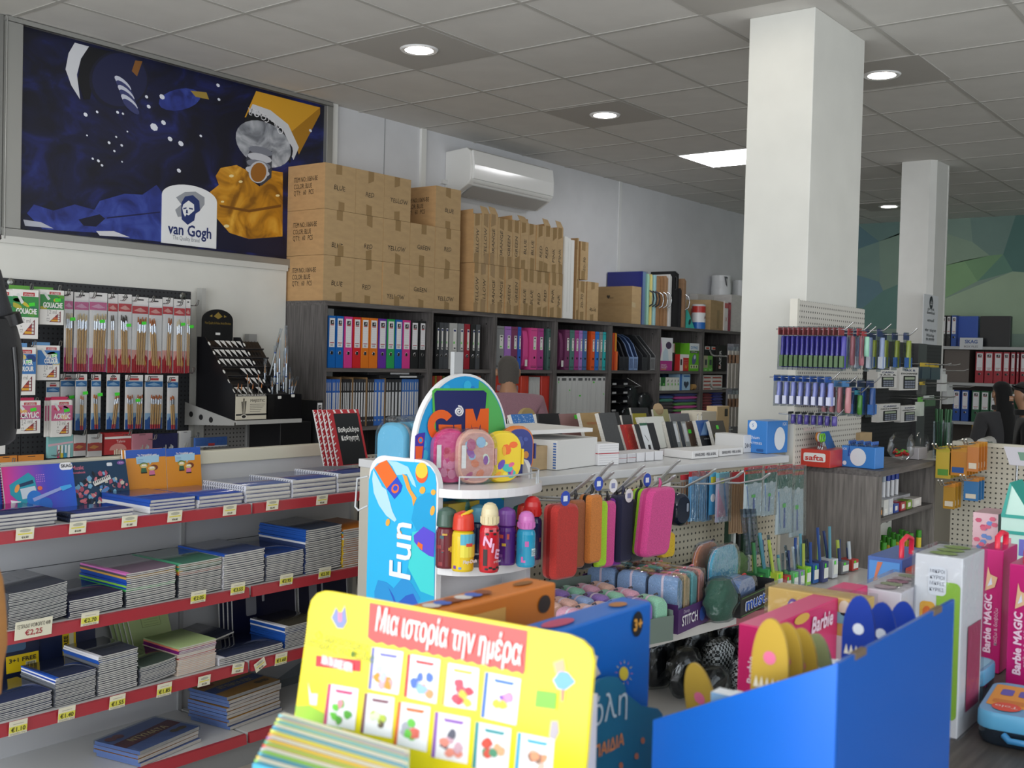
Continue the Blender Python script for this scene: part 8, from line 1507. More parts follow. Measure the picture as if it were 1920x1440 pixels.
# ---------------------------------------------------------------- cream pegboard aisle with yellow packs
PXX=5.75;t=thing('pegboard','low cream pegboard with wide holes at the right of the photo','pegboard',(PXX,1.4,0));zt=pX(1850,838,PXX).z;m=M();m.box(PXX,.6,.05,PXX+.02,1.60,zt,'#c9c4b4:py');m.build('board',t,world=True);m=M();m.box(PXX-.008,.6,zt,PXX+.028,1.60,zt+.02,'#d6d2c2:s');m.build('top_cap',t,world=True);m=M();m.box(PXX-.3,.6,0,PXX+.3,1.6,.05,'#8a8880:s');m.build('base',t,world=True)
for k,(px0,px1,py0,py1,X,key,hd,n,lab) in enumerate(((1756,1782,838,898,5.5,'#d0b440:s','#c8b83c:s',4,'yellow pack with green foot'),(1782,1812,838,893,5.5,'#d08a2c:s','#d89a30:s',5,'orange pack with blue label'),(1815,1834,830,885,5.45,'#c87a34:s','#d09030:s',4,'orange and purple pack'),(1770,1790,905,955,5.45,'#b88a30:s','#d08a34:s',3,'lower yellow brown pack'),(1808,1834,895,940,5.5,'#3a78b0:s','#c8843a:s',3,'lower blue pack'))):
 a,b=pX(px0,py0,X),pX(px1,py1,X);H_=a.z-b.z
 for j in range(n):
  t=thing('hanging_pack',lab+(' foremost on its hook' if j==0 else ' behind the foremost')+' at the cream pegboard','pack',(X+.05*j,(a.y+b.y)/2,b.z),0,None if j==0 else lab+' row');w_=(a.y-b.y)/2;m=M();m.box(-.004,-w_,0,.004,w_,H_*.85,key,{'b':'#4a8a34:s'});m.build('pack_body',t);m=M();m.box(-.002,-w_,H_*.85,.002,w_,H_,hd);m.build('header_card',t);m=M();m.poly(left(-.0048,w_,0),rect(w_*.3,H_*.1,w_*1.7,H_*.3),'#5a9a3c' if k==0 else '#2a5aa0' if k==1 else '#e0d4c0');m.build('label',t)
 m=M();zz=a.z-.01;[m.tube([(PXX,(a.y+b.y)/2+o,zz),(X-.12,(a.y+b.y)/2+o,zz+.01),(X-.16,(a.y+b.y)/2+o,zz+.035)],.004,'#c8caca:M') for o in (-.008,.008)];m.build('display_hook',label='chrome double hook carrying the '+lab+'s',cat='hook')
m=M();f=Fr(pX(1893,872,5.0),(0,-1,0),(.5,.3,.5));m.v=[];m.prism(f,rect(0,0,.25,.11),0,.003,'#d4d2dc');m.prism(f,rect(.05,.03,.15,.08),.0035,.004,'#7aa08c');m.build('leaflet',label='fanned white leaflet in front of the low cream pegboard',cat='leaflet')
t=thing('leaflet_stand','slim wire stand holding the white leaflet','stand',(5.0,1.1,0));q=pX(1905,870,5.02);m=M();m.tube([(q.x+.02,q.y,.0),(q.x+.02,q.y,q.z)],.005,'#a8aaac:M');m.box(q.x-.1,q.y-.1,0,q.x+.14,q.y+.1,.01,'#8a8c8e:s');m.build('stand_pole',t,world=True)
# ================================================================ people
def skinmesh(name,pts,edges,key,parent=None,sub=2,**kw):
 me=bpy.data.meshes.new(name);me.from_pydata([p[:3] for p in pts],edges,[]);o=bpy.data.objects.new(name,me);COL.objects.link(o);me.materials.append(mt(key))
 sk=o.modifiers.new('skin','SKIN');sk.use_smooth_shade=True
 for v,p in zip(me.skin_vertices[0].data,pts):r=p[3];v.radius=r if isinstance(r,tuple) else (r,r)
 me.skin_vertices[0].data[0].use_root=True
 md=o.modifiers.new('sub','SUBSURF');md.levels=sub;md.render_levels=sub
 dg=bpy.context.evaluated_depsgraph_get();ev=bpy.data.meshes.new_from_object(o.evaluated_get(dg));o.modifiers.clear();o.data=ev;ev.materials.clear();ev.materials.append(mt(key))
 for p in ev.polygons:p.use_smooth=True
 if parent:o.parent=parent
 return o
def person(loc,rz,H_,skin,shirt,trous,hair,lab,lean=.0,long_=False,headtilt=.06,sun=False,bulk=1.0):
 """faces local +Y"""
 s=H_/1.72;L=lambda x,y,z,r:(x*s,y*s,z*s,tuple(q*s for q in r) if isinstance(r,tuple) else r*s);ln=lambda z:lean*max(0,z-.95)
 t=thing('person',lab,'person',loc,rz);hy=ln(1.5)+headtilt
 J=[L(0,0,.95,(.13*bulk,.09)),L(0,ln(1.2),1.18,(.12*bulk,.085)),L(0,ln(1.38),1.34,(.11*bulk,.075)),L(0,ln(1.45)+.01,1.46,.06),L(0,hy*.7,1.53,.058),L(0,hy,1.60,(.074,.09)),L(0,hy+.005,1.67,(.07,.085)),L(0,hy,1.715,.035)]
 E=[(i,i+1) for i in range(7)]
 for sx_ in (-1,1):
  b=len(J);J += [L(.17*sx_*bulk,ln(1.38),1.37,.045),L(.25*sx_*bulk,ln(1.1)+.02,1.12,.042),L(.22*sx_*bulk,.20,1.0,.034),L(.20*sx_*bulk,.29,1.03,(.03,.018)),L(.095*sx_,0,.88,.085),L(.10*sx_,.01,.48,.058),L(.10*sx_,-.02,.09,.038),L(.11*sx_,.13,.035,.03)]
  E += [(2,b),(b,b+1),(b+1,b+2),(b+2,b+3),(0,b+4),(b+4,b+5),(b+5,b+6),(b+6,b+7)]
  for k in range(5):n=len(J);J += [L(.20*sx_-.022*sx_+.011*k*sx_ if k<4 else .165*sx_,.335 if k<4 else .31,1.03,.009),L(.20*sx_-.024*sx_+.012*k*sx_ if k<4 else .155*sx_,.375-.004*abs(k-1.5) if k<4 else .335,1.02,.008),L(.20*sx_-.024*sx_+.012*k*sx_ if k<4 else .15*sx_,.395-.006*abs(k-1.5) if k<4 else .35,1.0,.007)];E += [(b+3,n),(n,n+1),(n+1,n+2)]
 skinmesh('body',J,E,skin,t)
 S=[L(0,0,.90,(.165*bulk,.125)),L(0,ln(1.2),1.18,(.168*bulk,.13)),L(0,ln(1.36),1.36,(.17*bulk,.125)),L(0,ln(1.44)+.005,1.45,.08)];SE=[(0,1),(1,2),(2,3)];T=[L(0,0,.93,(.16*bulk,.12))];TE=[]
 for sx_ in (-1,1):b=len(S);S += [L(.195*sx_*bulk,ln(1.38),1.385,.078),L(.255*sx_*bulk,ln(1.1)+.02,1.12,.06),L(.235*sx_*bulk,.12,1.05,.05)];SE += [(2,b),(b,b+1),(b+1,b+2)];b=len(T);T += [L(.095*sx_,0,.86,.10),L(.10*sx_,.01,.48,.074),L(.10*sx_,-.02,.08,.06)];TE += [(0,b),(b,b+1),(b+1,b+2)]
 skinmesh('shirt',S,SE,shirt,t);skinmesh('trousers',T,TE,trous,t)
 m=M();m.loft([[V((.078*q*s*math.cos(a),(hy+.002)*s+.07*q*s*math.sin(a),z*s)) for a in [2*PI*i/20 for i in range(20)]] for q,z in ((1.0,1.465),(1.05,1.49),(1.0,1.51))],shirt);m.build('collar',t)
 for sx_ in (-1,1):m=M();m.loft([[V((sx_*(.076+d)*s,(hy-.005+.018*q*math.cos(a))*s,(1.605+.032*q*math.sin(a))*s)) for a in [2*PI*i/10 for i in range(10)]] for q,d in ((.7,-.004),(1,.012),(.7,.018))],skin);m.build('ear',t)
 m=M();m.loft([[V((x*s,(hy+.09+d)*s,z*s)) for x,z in ((-.014,1.575),(.014,1.575),(.008,1.615),(-.008,1.615))] for d in (-.01,.02)],skin);m.build('nose',t);m=M();m.box(-.022*s,(hy+.078)*s,1.55*s,.022*s,(hy+.088)*s,1.558*s,'#8a4a44');m.build('mouth',t)
 for sx_ in (-1,1):m=M();m.lathe([(0,.012*s),(.008*s,.008*s),(.012*s,0)],'#e4e0dc:g',c=(.032*sx_*s,(hy+.076)*s,1.622*s),n=10,ax=(V((1,0,0)),V((0,0,1)),V((0,1,0))));m.build('eye',t)
 m=M();R_=[]
 for z,kx,back,fr_ in (((1.525,.95,-.092,-.03) if not long_ else (1.06,.95,-.17,-.06)),((1.55,.97,-.098,-.005) if not long_ else (1.4,1.15,-.15,.0)),(1.62,1.06,-.103,.015),(1.675,1.0,-.098,.085),(1.715,.72,-.07,.06),(1.732,.3,-.03,.03)):R_.append([V((.078*kx*s*math.cos(a),(hy+(back+fr_)/2+(fr_-back)/2*math.sin(a))*s,z*s)) for a in [2*PI*i/18 for i in range(18)]])
 m.loft(R_,hair);m.build('hair',t,weld=False)
 if sun:m=M();m.tube([(-.085*s,(hy+.0)*s,1.68*s),(-.06*s,(hy+.085)*s,1.70*s),(.06*s,(hy+.085)*s,1.70*s),(.085*s,hy*s,1.68*s)],.012*s,'#1a1a1c:g');m.build('sunglasses',t)
 return t
AW=-YAW
person((5.56,4.30,0),AW+.12,1.50,'#b08468:s','#96707c:f','#3a3c44:f','#4e4a46:f','man with short grey hair in a mauve shirt seen from behind',lean=.12,headtilt=.07,bulk=1.12)
q=ray(1882,720)*8.3+CAM;person((q.x,q.y,0),AW+.25,q.z+.01,'#b88c70:s','#3c3c3f:f','#2a2a2e:f','#0e0e10:f','person with long black hair and a sheer dark top, seen from behind',long_=True,headtilt=.03,bulk=1.1)
q=ray(1932,722)*7.2+CAM;person((q.x,q.y,0),AW+1.2,q.z+.01,'#b88c70:s','#141416:f','#1c1c20:f','#2a2624:f','man in black with sunglasses on his head at the right photo edge',headtilt=.04,sun=True,bulk=1.1)
# ================================================================ foreground table of toys and books
TBZ=.85
t=thing('display_table','dark grey table in front carrying the toy boxes and books','table',(1.85,.3,0));m=M();m.box(.55,-.45,TBZ-.03,3.15,.92,TBZ-.001,'#4c4946:wx');m.build('table_top',t,world=True,bev=.003)
for x in (.6,3.05):
 for y in (-.4,.85):m=M();m.box(x,y,0,x+.05,y+.05,TBZ-.03,'#3a3836:s');m.build('leg',t,world=True)
def pF(px,py,f):d=ray(px,py);p=CAM+d*((f.o-CAM).dot(f.n)/d.dot(f.n))-f.o;return (p.dot(f.u),p.dot(f.v))
def cb(X,pl,pc,pr_,pyt,key,lab,name='toy_box',dec=None,film=False,z=TBZ,keys=None,bev=.002,d=None):
 N=pX(pc,pyt,X);y1=pX(pl,pyt-.1*(pc-pl),X).y;x1=pY(pr_,pyt,N.y).x if d is None else X+d
 t=thing(name,lab,'box',(X,N.y,z));m=M();m.box(X,N.y,z+.0005,x1,y1,N.z,key,keys);m.build('carton_body',t,world=True,bev=bev)
 if dec:m=M();dec(m,left(X-.001,y1,z),y1-N.y,N.z-z,front(X,N.y-.001,z),x1-X,top(X,N.y,N.z+.001));m.build('printed_face',t,world=True)
 if film:m=M();m.box(X-.004,N.y-.004,z+.0005,x1+.004,y1+.004,N.z+.004,'#f2f4f6:c');m.build('shrink_wrap',t,world=True)
 return t
BFr=Fr(pX(560,1440,.74),(0,-1,0),(.15,0,1));B=lambda pts:[pF(460+x/2.743,1060+y/2.743,BFr) for x,y in pts][::-1]
zb=(TBZ+.001-BFr.o.z)/BFr.v.z;ll,rr=pF(535,1440,BFr),pF(1083,1440,BFr)
ol=B([(262,720),(318,320),(325,240),(340,180),(370,145),(410,132),(440,134),(1660,355),(1730,385),(1775,430),(1790,500),(1785,560),(1750,1000)])
ol=[(rr[0]-.004,zb)]+ol+[(ll[0]-.012,zb)]
t=thing('book_dispenser','yellow story book dispenser board with red scalloped banner, nearest the camera','display stand',(BFr.o.x,BFr.o.y,TBZ))
m=M();m.prism(BFr,ol[::-1] if sum(ol[i-1][0]*ol[i][1]-ol[i][0]*ol[i-1][1] for i in range(len(ol)))<0 else ol,-.004,0,'#ecd81c:s');m.build('board',t,world=True)
m=M();bp_=lambda pts,key,l:m.poly(BFr,B(pts),key,l)
sc=[(640,190)]+[(1455,335),(1440,545)]+[(1430-58*k-(29 if j else 0),553-12.5*k+(0 if j else 12)-(6 if j else 0)) for k in range(14) for j in (0,1)]+[(630,370)]
bp_(sc,'#d8403c:s',.0006)
fT=lambda x,y:Fr(BFr.p(*pF(460+x/2.743,1060+y/2.743,BFr),.001),BFr.u,BFr.v)
wb=pF(460+1415/2.743,1060,BFr)[0]-pF(460+655/2.743,1060,BFr)[0]
m.text(fT(1035,370),'Μια ιστορία την ημέρα',0,0,.032,'#f4eeec',bold=.006,width=wb*.98)
m.text(fT(490,395),'Οι ωραιότερες',0,0,.011,'#6a8a3a');m.text(fT(490,440),'ιστορίες για παιδιά',0,0,.011,'#6a8a3a');bp_([(365,462),(597,488),(594,548),(362,520)],'#d8303c',.0006);m.text(fT(480,505),'ΜΙΑ ΓΙΑ ΚΑΘΕ ΜΕΡΑ',0,0,.011,'#f0dce0',bold=.04,width=wb*.24)
bp_([(262,722),(330,720),(420,770),(520,860),(700,900),(700,1000),(240,1000)],'#9ac83c',.0006)
bp_([(445,270),(470,215),(490,260),(515,205),(525,290),(505,325),(475,322)],'#7a84b0',.0008);bp_([(480,240),(500,240),(500,290),(482,290)],'#c87a94',.001)
bp_([(1585,500),(1640,480),(1650,540),(1600,560)],'#d8a080',.0008);bp_([(1585,590),(1620,545),(1660,550),(1700,600),(1650,640),(1610,635)],'#6aa0dc',.001);bp_([(1625,640),(1645,640),(1640,700),(1625,700)],'#b08070',.0008);bp_([(1575,800),(1610,800),(1615,860),(1590,910),(1565,880)],'#a8a0a8',.0008);bp_([(325,600),(340,660),(375,660),(370,720),(335,715)],'#dcdce0',.0008)
bp_([(1500,640),(1605,655),(1600,742),(1492,728)],'#6ad82c:s',.0012)
covs=[((655,420),(815,445),(790,665),(635,635),'#6a6ab0',['#e08a2c','#b0b8dc','#e0a0a8']),((838,455),(1005,485),(985,712),(818,675),'#c83a3c',['#4a6ac8','#d89060','#8ab0d8']),((1030,498),(1205,530),(1190,745),(1008,718),'#d8a840',['#d84a5c','#e0c040','#c83a4a']),((1238,548),(1420,585),(1395,822),(1215,780),'#3a6ac0',['#e8c83c','#7a4ab0','#e08ab0']),((430,608),(585,635),(565,850),(405,815),'#c03a70',['#6ac83c','#e0909c','#5aa83c']),((618,655),(770,680),(755,890),(595,860),'#7a4a58',['#b8c84a','#6a5a4a','#d8d8c0']),((790,700),(955,728),(935,960),(765,920),'#d8682c',['#6ac04a','#a8a8b4','#d86a5c']),((980,752),(1160,785),(1145,1022),(960,985),'#8a5ab0',['#e08a7c','#5a5a6a','#c8a0b0']),((1188,803),(1370,840),(1350,1090),(1170,1040),'#2f8a90',['#c84a3c','#4a8a6c','#d8a078']),((1405,858),(1592,895),(1575,1130),(1385,1090),'#3a9ad0',['#d8906c','#c8b0a0','#8a6a5a'])]
rs=random.Random(5)
for a,b,c,d,sp,cs in covs:
 bp_([a,b,c,d],'#eceaf0',.0008);lp=lambda u,v:(a[0]+(b[0]-a[0])*u+(d[0]-a[0])*v,a[1]+(b[1]-a[1])*u+(d[1]-a[1])*v)
 bp_([lp(0,0),lp(.1,0),lp(.1,1),lp(0,1)],sp,.0012);bp_([lp(.25,.1),lp(.85,.1),lp(.8,.18),lp(.3,.18)],sp,.0012)
 for k in range(7):u,v=rs.uniform(.28,.8),rs.uniform(.4,.85);bp_([lp(u+rs.uniform(.08,.17)*math.cos(q),v+rs.uniform(.08,.15)*math.sin(q)) for q in [j*.9 for j in range(7)]],cs[k% 3],.0014+.0001*k)
m.build('board_print',t,world=True)
cl=['#7ac0c8','#e0d860','#b0c85c','#4a9ab8','#d8e070','#d87a4c','#a06ab0','#5ab0a0','#d8404c','#b0b0b8','#6ab0c8','#e8c84c','#8ac85c','#48a0c0']
for k in range(14):
 X=.705-.0085*k;q0,q1=pX(532-3.6*k,1338+7*k,X),pX(768-1*k,1408+7.5*k,X)
 m=M();m.prism(Fr((0,q0.y,TBZ+.001),(0,-1,0),(0,.0,1)),[(0,0),(q0.y-q1.y,0),(q0.y-q1.y,q1.z-TBZ),(0,q0.z-TBZ)],0,.0065,cl[k]+':s',cl[(k*5+4)% 14] if k% 3 else '#d8dcd0');m.v=[p+V((X,0,0)) for p in m.v];m.build('story_book',label='thin picture book standing in the row before the yellow board' if k<13 else 'foremost picture book in the row before the yellow board',cat='book',group='picture books before the yellow board' if k<13 else None)
def d_bl(m,g,D,h,f,W,tp):
 c=pF(1195,1170,f);m.poly(f,ell(c[0],c[1],.013,.016,20),'#181818',.0004);m.text(f,'3+',c[0],c[1],.02,'#e0a040',bold=.04,l=.0012)
 P=lambda x,y:pF(1000+x/3.43,980+y/3.43,f)
 m.poly(f,[P(*q) for q in ell(580,970,30,45,12)],'#e0c83c');[m.poly(f,[P(580+42*math.cos(a),965+62*math.sin(a)),P(580+44*math.cos(a+.12),965+64*math.sin(a+.12)),P(580+62*math.cos(a+.06),965+88*math.sin(a+.06))],'#d8c870' if k% 2 else '#d87a9c',.001) for k,a in enumerate([j*.52 for j in range(12)])]
 m.poly(f,[P(*q) for q in ((375,840),(415,860),(400,910),(430,970),(380,1010))],'#d8d0c8')
 m.poly(tp,ell(W*.45,.02,.03,.012,12),'#b84a6c');m.poly(tp,ell(W*.85,.02,.016,.01,12),'#a8703c');[m.poly(tp,ell(W*(.1+.05*k),.025,.012,.014,7),'#d8dcd8' if k% 2 else '#e07a4c',.001+.0002*k) for k in range(5)]
N=pY(1222,1125,.70);t=cb(.885,905,925,1222,1182,'#1368c8:s','tall blue toy box with black age circle right of the yellow board',dec=d_bl) if 0 else None
def fb(Y,px0,px1,pyt,d,key,lab,dec=None,name='toy_box'):
 a,b=pY(px0,pyt,Y),pY(px1,pyt,Y);t=thing(name,lab,'box',((a.x+b.x)/2,Y,TBZ));m=M();m.box(a.x,Y,TBZ+.0005,b.x,Y+d,b.z,key);m.build('carton_body',t,world=True,bev=.003)
 if dec:m=M();dec(m,None,d,b.z-TBZ,front(a.x,Y-.001,TBZ),b.x-a.x,top(a.x,Y,b.z+.001));m.build('printed_face',t,world=True)
 return t
fb(.70,925,1222,1128,.045,'#1368c4:s','tall blue toy box with black age circle right of the yellow board',d_bl)
def d_or(m,g,D,h,f,W,tp):[m.poly(tp,ell(W*(.2+.07*k),D*.5,.012,.012,8),['#d8d4d0','#4a6ac0','#8a4a2c'][k% 3],.001+.0002*k) for k in range(6)];m.poly(f,ell(W*.9,h*.93,.014,.012,14),'#2a2018');m.poly(f,rect(W*.35,h*.9,W*.6,h*.96),'#d8a050');m.poly(tp,ell(W*.85,D*.5,.02,.008,10),'#8a5a2c')
fb(.84,780,1043,1092,.05,'#d2782a:s','orange toy box lying behind the tall blue one',d_or)
m=M();P=lambda x,y:pF(1000+x/3.43,980+y/3.43,front(0,.686,TBZ));pts=[P(*q) for q in ((385,1060),(430,1010),(500,990),(545,995),(590,1050),(600,1100),(650,1140),(700,1180),(800,1195),(830,1230),(860,1440))];x1=pts[-1][0]+.01
pts=pts+[(x1,.001),(pts[0][0],.001)];f=front(0,.686,TBZ);m.prism(f,pts[::-1],-.004,0,'#2c7494:s');m.text(f,'πόλη',*P(445,1215),.045,'#c4d4dc',l=.002);m.text(f,'ΠΑΙΔΙΑ',*P(480,1430),.02,'#e0905c',bold=.03,l=.002)
for q in ((700,1400),(660,1500),(560,1560)):m.poly(f,[P(q[0]+14*math.cos(a),q[1]+22*math.sin(a)) for a in [j*.9 for j in range(7)]][::-1],'#c87a5c',.001)
m.build('die_cut_card',label='teal die cut card standing before the tall blue toy box',cat='card')
m=M();q=pY(1080,1420,.62);m.box(q.x-.02,.615,TBZ+.0005,q.x+.03,.65,q.z+.06,'#d8d4d8');m.build('small_box',label='small pale box at the right edge of the yellow board',cat='box')
bN=pX(1570,1245,1.0);bX1,bY0=pY(1790,1120,bN.y).x,bN.y;bF=pX(1240,1355,1.0);bY1=bF.y+.01;BL='#0f66d0:s'
t=thing('display_bin','big glossy blue open display bin of handled books in the front','display bin',(1.19,.47,TBZ))
m=M();m.prism(left(1.0,bY1,TBZ+.0005),[(0,0),(bY1-bY0,0),(bY1-bY0,bN.z-TBZ),(0,bF.z-TBZ)],-.004,0,BL);m.build('front_wall',t,world=True)
m=M();m.box(1.004,bY0,TBZ+.0005,bX1,bY0+.004,bN.z,'#0f5cbc:g');m.build('side_wall',t,world=True);m=M();m.box(1.004,bY1-.004,TBZ+.0005,bX1,bY1,bF.z-.04,BL);m.build('side_wall',t,world=True);m=M();m.box(bX1-.004,bY0+.004,TBZ+.0005,bX1,bY1-.004,bF.z-.06,BL);m.build('back_wall',t,world=True)
for k,u in enumerate((.12,.78)):m=M();x=1.0+(bX1-1)*u;m.box(x,bY0-.001,bN.z-.006,x+.03,bY0+.005,bN.z+.001,'#6a5a48:k');m.build('cut_edge',t,world=True)
def hbook(px,py,Y,key,bodyk,lab,lean=0.0,grp=None):
 q=pY(px,py,Y);t=thing('handled_book',lab,'book',(q.x,Y,TBZ+.002));zt=q.z-TBZ-.002;v=V((-lean,0,1)).normalized() if not lean else V((lean*.2,lean,1)).normalized()
 f=Fr((0,.03,0),(0,-1,0),v);w_=.02
 m=M();m.prism(f,rect(-.04,0,.05,zt-.085),-.020,0,'#8ab4dc:s','#dfe6f0:s');m.prism(f,rect(.02,zt-.13,.05,zt-.085),.0003,.001,bodyk);m.build('book_body',t)
 m=M();m.prism(f,[(w_-.02,zt-.085)]+[(w_+.02*math.cos(a),zt-.05+.05*math.sin(a)) for a in [PI*j/14 for j in range(15)]][::-1]+[(w_+.02,zt-.085)],-.013,-.009,key);m.poly(f,ell(w_,zt-.04,.007,.007,10),'#d86a90' if 'c8' in key or 'b8' in key else '#e0e4ec',-.0084);[m.poly(f,[(w_-.017+.006*j,zt-.072),(w_-.011+.006*j,zt-.072),(w_-.014+.006*j,zt-.06)],'#ece4d0',-.0084) for j in range(6)];m.build('handle_card',t)
for k,(px,py) in enumerate(((1456,1166),(1484,1174),(1512,1184),(1540,1194))):hbook(px,py,.45,'#b8983c:s' if k<3 else '#8c9468:s','#d8b83c',['first','second','third','fourth'][k]+' yellow handled book from the left in the blue bin')
hbook(1412,1262,.51,'#b8983c:s','#d8b83c','yellow handled book tipped over at the left end of the blue bin',lean=.25)
for k,(px,py) in enumerate(((1622,1122),(1664,1134),(1704,1132))):hbook(px,py,.452,'#183a9c:s','#5a94d8',['left','middle','right'][k]+' blue handled book in the blue bin')
def d_pink(m,g,D,h,f,W,tp):[m.text(g,'Barbie',D*.5,h*(.75-.3*k),.016,'#f0d0e0',bold=.03,vert=True) for k in range(2)];m.text(f,'Barbie',W*.5,h*.9,.035,'#f0d4e4',bold=.03,sl=.2);m.poly(f,ell(W*.3,h*.97,.03,.008,12),'#e0b04a')
cb(1.5,1385,1438,1625,1178,'#d2246c:s','deep pink box lettered in white, left behind the blue bin',dec=d_pink)
def d_yl(m,g,D,h,f,W,tp):m.poly(g,rect(D*.45,h*.84,D,h*.91),'#8ac4cc');m.poly(g,ell(D*.28,h*.86,D*.07,h*.09,16),'#6a4aa0');m.poly(g,ell(D*.28,h*.86,D*.055,h*.07,16),'#e8e4e0',.0012);[m.poly(g,ell(D*(.62+.2*k),h*.94,D*.06,h*.05,12),'#ece0c8') for k in range(2)];m.poly(g,rect(0,0,D,h*.76),'#e4e0dc')
cb(1.78,1440,1618,1640,1128,'#dcb868:s','pale yellow long box behind the deep pink one',dec=d_yl,film=True)
def d_age(m,g,D,h,f,W,tp):m.text(g,'AGE',D*.62,h*.8,.03,'#3a3a40',bold=.05);m.text(g,'MEMORY',D*.62,h*.7,.008,'#6a6a70');[m.poly(g,ell(D*(.2+.2*k),h*(.4+.1*(k% 2)),D*.12,h*.08,10),'#d8c0d8') for k in range(4)];[m.poly(tp,ell(W*(.15+.17*k),D*.5,.02,.02,10),['#c8b0b8','#a8b08c','#b87a94'][k% 3]) for k in range(5)]
cb(1.92,1610,1690,1752,1112,'#dcd6dc:s','white and lilac game box lettered AGE behind the blue bin',dec=d_age,film=True)
t=cb(2.5,1627,1692,1742,1050,'#3a5ea8:s','blue box with red cord handle behind the white and lilac game',dec=lambda m,g,D,h,f,W,tp:(m.poly(g,rect(D*.06,h*.3,D*.94,h*.96),'#4a8ad0'),m.poly(g,[(D*.1,h*.5),(D*.4,h*.62),(D*.3,h*.8),(D*.45,h*.95),(D*.3,h*.95),(D*.2,h*.75)],'#c8704c',.0012),m.poly(f,rect(W*.1,h*.7,W*.5,h*.9),'#d8503c')))
def handle(t,a,b,hgt):m=M();m.tube([a,a+V((0,0,hgt*.8)),(a+b)/2+V((0,0,hgt)),b+V((0,0,hgt*.8)),b],.006,'#e02c48:s',n=8);m.build('cord_handle',t,world=True)
N=pX(1692,1050,2.5);handle(t,V((2.53,N.y+.012,N.z)),V((2.60,N.y+.012,N.z)),.045)
def d_tall(m,g,D,h,f,W,tp):
 m.poly(g,rrect(D*.48,h*.1,D*.97,h*.86,.01),'#8cb83c');m.poly(g,rrect(D*.3,h*.78,D*.68,h*.94,.008),'#dcdfe4',.0012);[m.text(g,s,D*.49,h*(.915-.034*k),.0085,'#5a6070',width=D*.3,l=.0018) for k,s in enumerate(('ΜΙΚΡΟΙ','ΚΥΡΙΟΙ','ΜΙΚΡΕΣ','ΚΥΡΙΕΣ'))]
 for k,(u,v,c) in enumerate(((.3,.68,'#e0a83c'),(.7,.6,'#e8e8e0'),(.66,.42,'#c8a8d0'),(.7,.3,'#e0b850'),(.6,.14,'#d8c8a0'))):m.poly(g,rrect(D*(u-.16),h*(v-.06),D*(u+.16),h*(v+.06),.008),c,.0014);m.poly(g,ell(D*u,h*v,D*.1,h*.035,9),['#d8702c','#6aa04a','#7a5aa8','#c8503c','#8a5a3c'][k],.002)
 m.poly(f,rect(W*.3,h*.12,W*.9,h*.6),'#a83c60');[m.poly(tp,ell(W*(.2+.3*k),D*.5,W*.13,D*.3,12),'#a4bc6c') for k in range(3)]
N=pZ(1806,1390,TBZ);cb(N.x,1716,1806,1846,1048,'#dcdde0:s','tall white and green picture game box standing right of the blue bin',dec=d_tall,film=True)
def d_bb(m,g,D,h,f,W,tp):m.text(g,'Barbie MAGIC',D*.45,h*.40,.021,'#f0d0e4',bold=.04,vert=True,sl=.1);m.text(g,'παίζω & διαβάζω',D*.8,h*.38,.010,'#ecc8dc',vert=True);m.poly(g,[(D*.3,h*.66),(D*.7,h*.7),(D*.8,h*.78),(D*.5,h*.8),(D*.4,h*.86),(D*.35,h*.76)],'#e0b890',.0012);m.poly(g,[(D*.4,h*.7),(D*.6,h*.72),(D*.55,h*.78)],'#dce0f0',.0016)
for k,(px,pyb,pl,pr_,pyt,lab) in enumerate(((1882,1266,1836,1908,1033,'bright pink story box with red bow handle, nearest the tall picture game'),(1938,1310,1893,1972,1062,'bright pink story box cut off by the right photo edge'))):
 N=pZ(px,pyb,TBZ);t=cb(N.x,pl,px,pr_,pyt,'#c01c70:s',lab,dec=d_bb);T=pX(px,pyt,N.x);handle(t,V((N.x+.03,T.y+.02,T.z)),V((N.x+.10,T.y+.02,T.z)),.03)
cb(2.75,1828,1838,1852,1048,'#b01c68:s','third pink story box just behind the tall picture game box',dec=None,d=.1)
def tin(cx,cy_,W,D,h,lab,dec,body='#5aa4cc:s',rz=0.0):
 t=thing('lunch_tin',lab,'tin',(cx,cy_,TBZ),rz);m=M();O=lambda k,z:[V((x*k,y*k,z)) for x,y in rrect(-W/2,-D/2,W/2,D/2,.03,5)];m.loft([O(.94,.0005),O(1,.01),O(1,h*.5)],'#1c2630:g');m.build('tin_base',t);m=M();m.loft([O(1.02,h*.5),O(1.03,h*.55),O(1.03,h*.9),O(1.0,h)],body);m.build('lid',t)
 m=M();m.tube([(-W*.52,-.03,h*.4),(-W*.56,-.02,h*.3),(-W*.56,.02,h*.3),(-W*.52,.03,h*.4)],.006,'#3a84b8:s');m.build('clasp',t);m=M();dec(m,Fr((-W/2,-D/2,h),(1,0,0),(0,1,0)),W,D);m.build('lid_print',t)
def d_bus(m,f,W,D):
 R=lambda a,b,c,d,k,l:m.poly(f,rrect(W*a,D*b,W*c,D*d,.006),k,l)
 R(.22,.05,.9,.95,'#e0983c',.0006);R(.3,.1,.42,.9,'#c87a30',.001);[R(.56,.12+.2*k,.76,.26+.2*k,'#5a5ab0',.0012) for k in range(4)];m.poly(f,ell(W*.2,D*.72,W*.13,D*.16,16),'#d8503c',.0014);m.text(f,'Tolo',W*.2,D*.72,.02,'#e8d8d0',vert=True,l=.002)
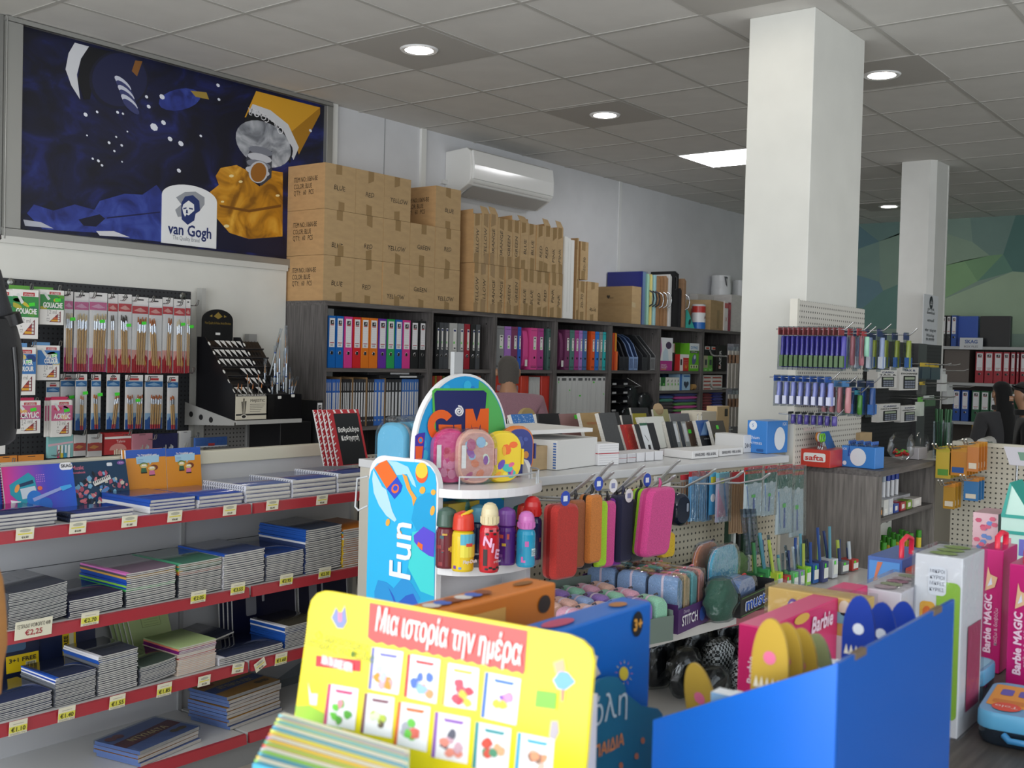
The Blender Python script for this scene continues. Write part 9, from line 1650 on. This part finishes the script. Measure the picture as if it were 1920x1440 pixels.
q=pZ(1850,1398,TBZ);tin(q.x+.115,q.y-.045,.21,.15,.058,'light blue tin with orange bus picture on the table corner',d_bus,rz=.1)
q=pZ(1838,1330,TBZ);tin(q.x+.10,q.y+.045,.13,.07,.06,'plain light blue tin behind the tall picture game box',lambda m,f,W,D:m.poly(f,rrect(W*.1,D*.1,W*.9,D*.9,.01),'#8ac0dc'))
a=pX(1878,965,2.85);t=thing('house_box','teal house shaped toy box at the right photo edge','toy box',(2.9,.62,TBZ));zt=pX(1893,905,2.85).z;y0=pX(1878,960,2.85).y;ze=pX(1878,965,2.85).z;yr=pX(1894,905,2.85).y
m=M();f=left(2.85,y0,TBZ+.0005);w2=y0-yr;m.prism(f,[(0,0),(2.2*w2+.03,0),(2.2*w2+.03,ze-TBZ),(w2,zt-TBZ),(0,ze-TBZ)],-.12,0,'#bfe0d4:s','#2a9c90:s');m.build('house_body',t,world=True)
m=M();[m.prism(f,rect(0,z_,2.2*w2+.03,z_+.008),.0003,.003,'#2a9c90:s') for z_ in (.02,.1,.18,.25,ze-TBZ-.006)];m.prism(f,[(0,ze-TBZ),(.008,ze-TBZ-.004),(w2+.004,zt-TBZ-.006),(w2,zt-TBZ)],.0003,.004,'#2a9c90:s');[m.poly(f,rect(.012+.03*k,.2,.024+.03*k,.24),['#d87a8c','#6a6ac0','#e0c8a0'][k% 3]) for k in range(5)];m.build('house_trim',t,world=True)
a,b=pX(1825,960,2.9),pX(1872,965,2.9);t=thing('gift_bag','pale pink bag with red and blue spots behind the tall picture game','gift bag',(2.95,(a.y+b.y)/2,TBZ));m=M();m.box(2.9,b.y,TBZ+.0005,3.02,a.y,a.z,'#dcb4bc:s',{'k':'#a8c0dc:s'});m.build('bag_body',t,world=True);m=M();f=left(2.899,a.y,TBZ);rs=random.Random(3);[m.poly(f,ell((a.y-b.y)*rs.uniform(.1,.9),(a.z-TBZ)*rs.uniform(.4,.96),.008,.006,6),rs.choice(['#c84a6c','#6a8ac8','#d8607c']),.0006+.00005*k) for k in range(26)];m.build('bag_print',t,world=True)
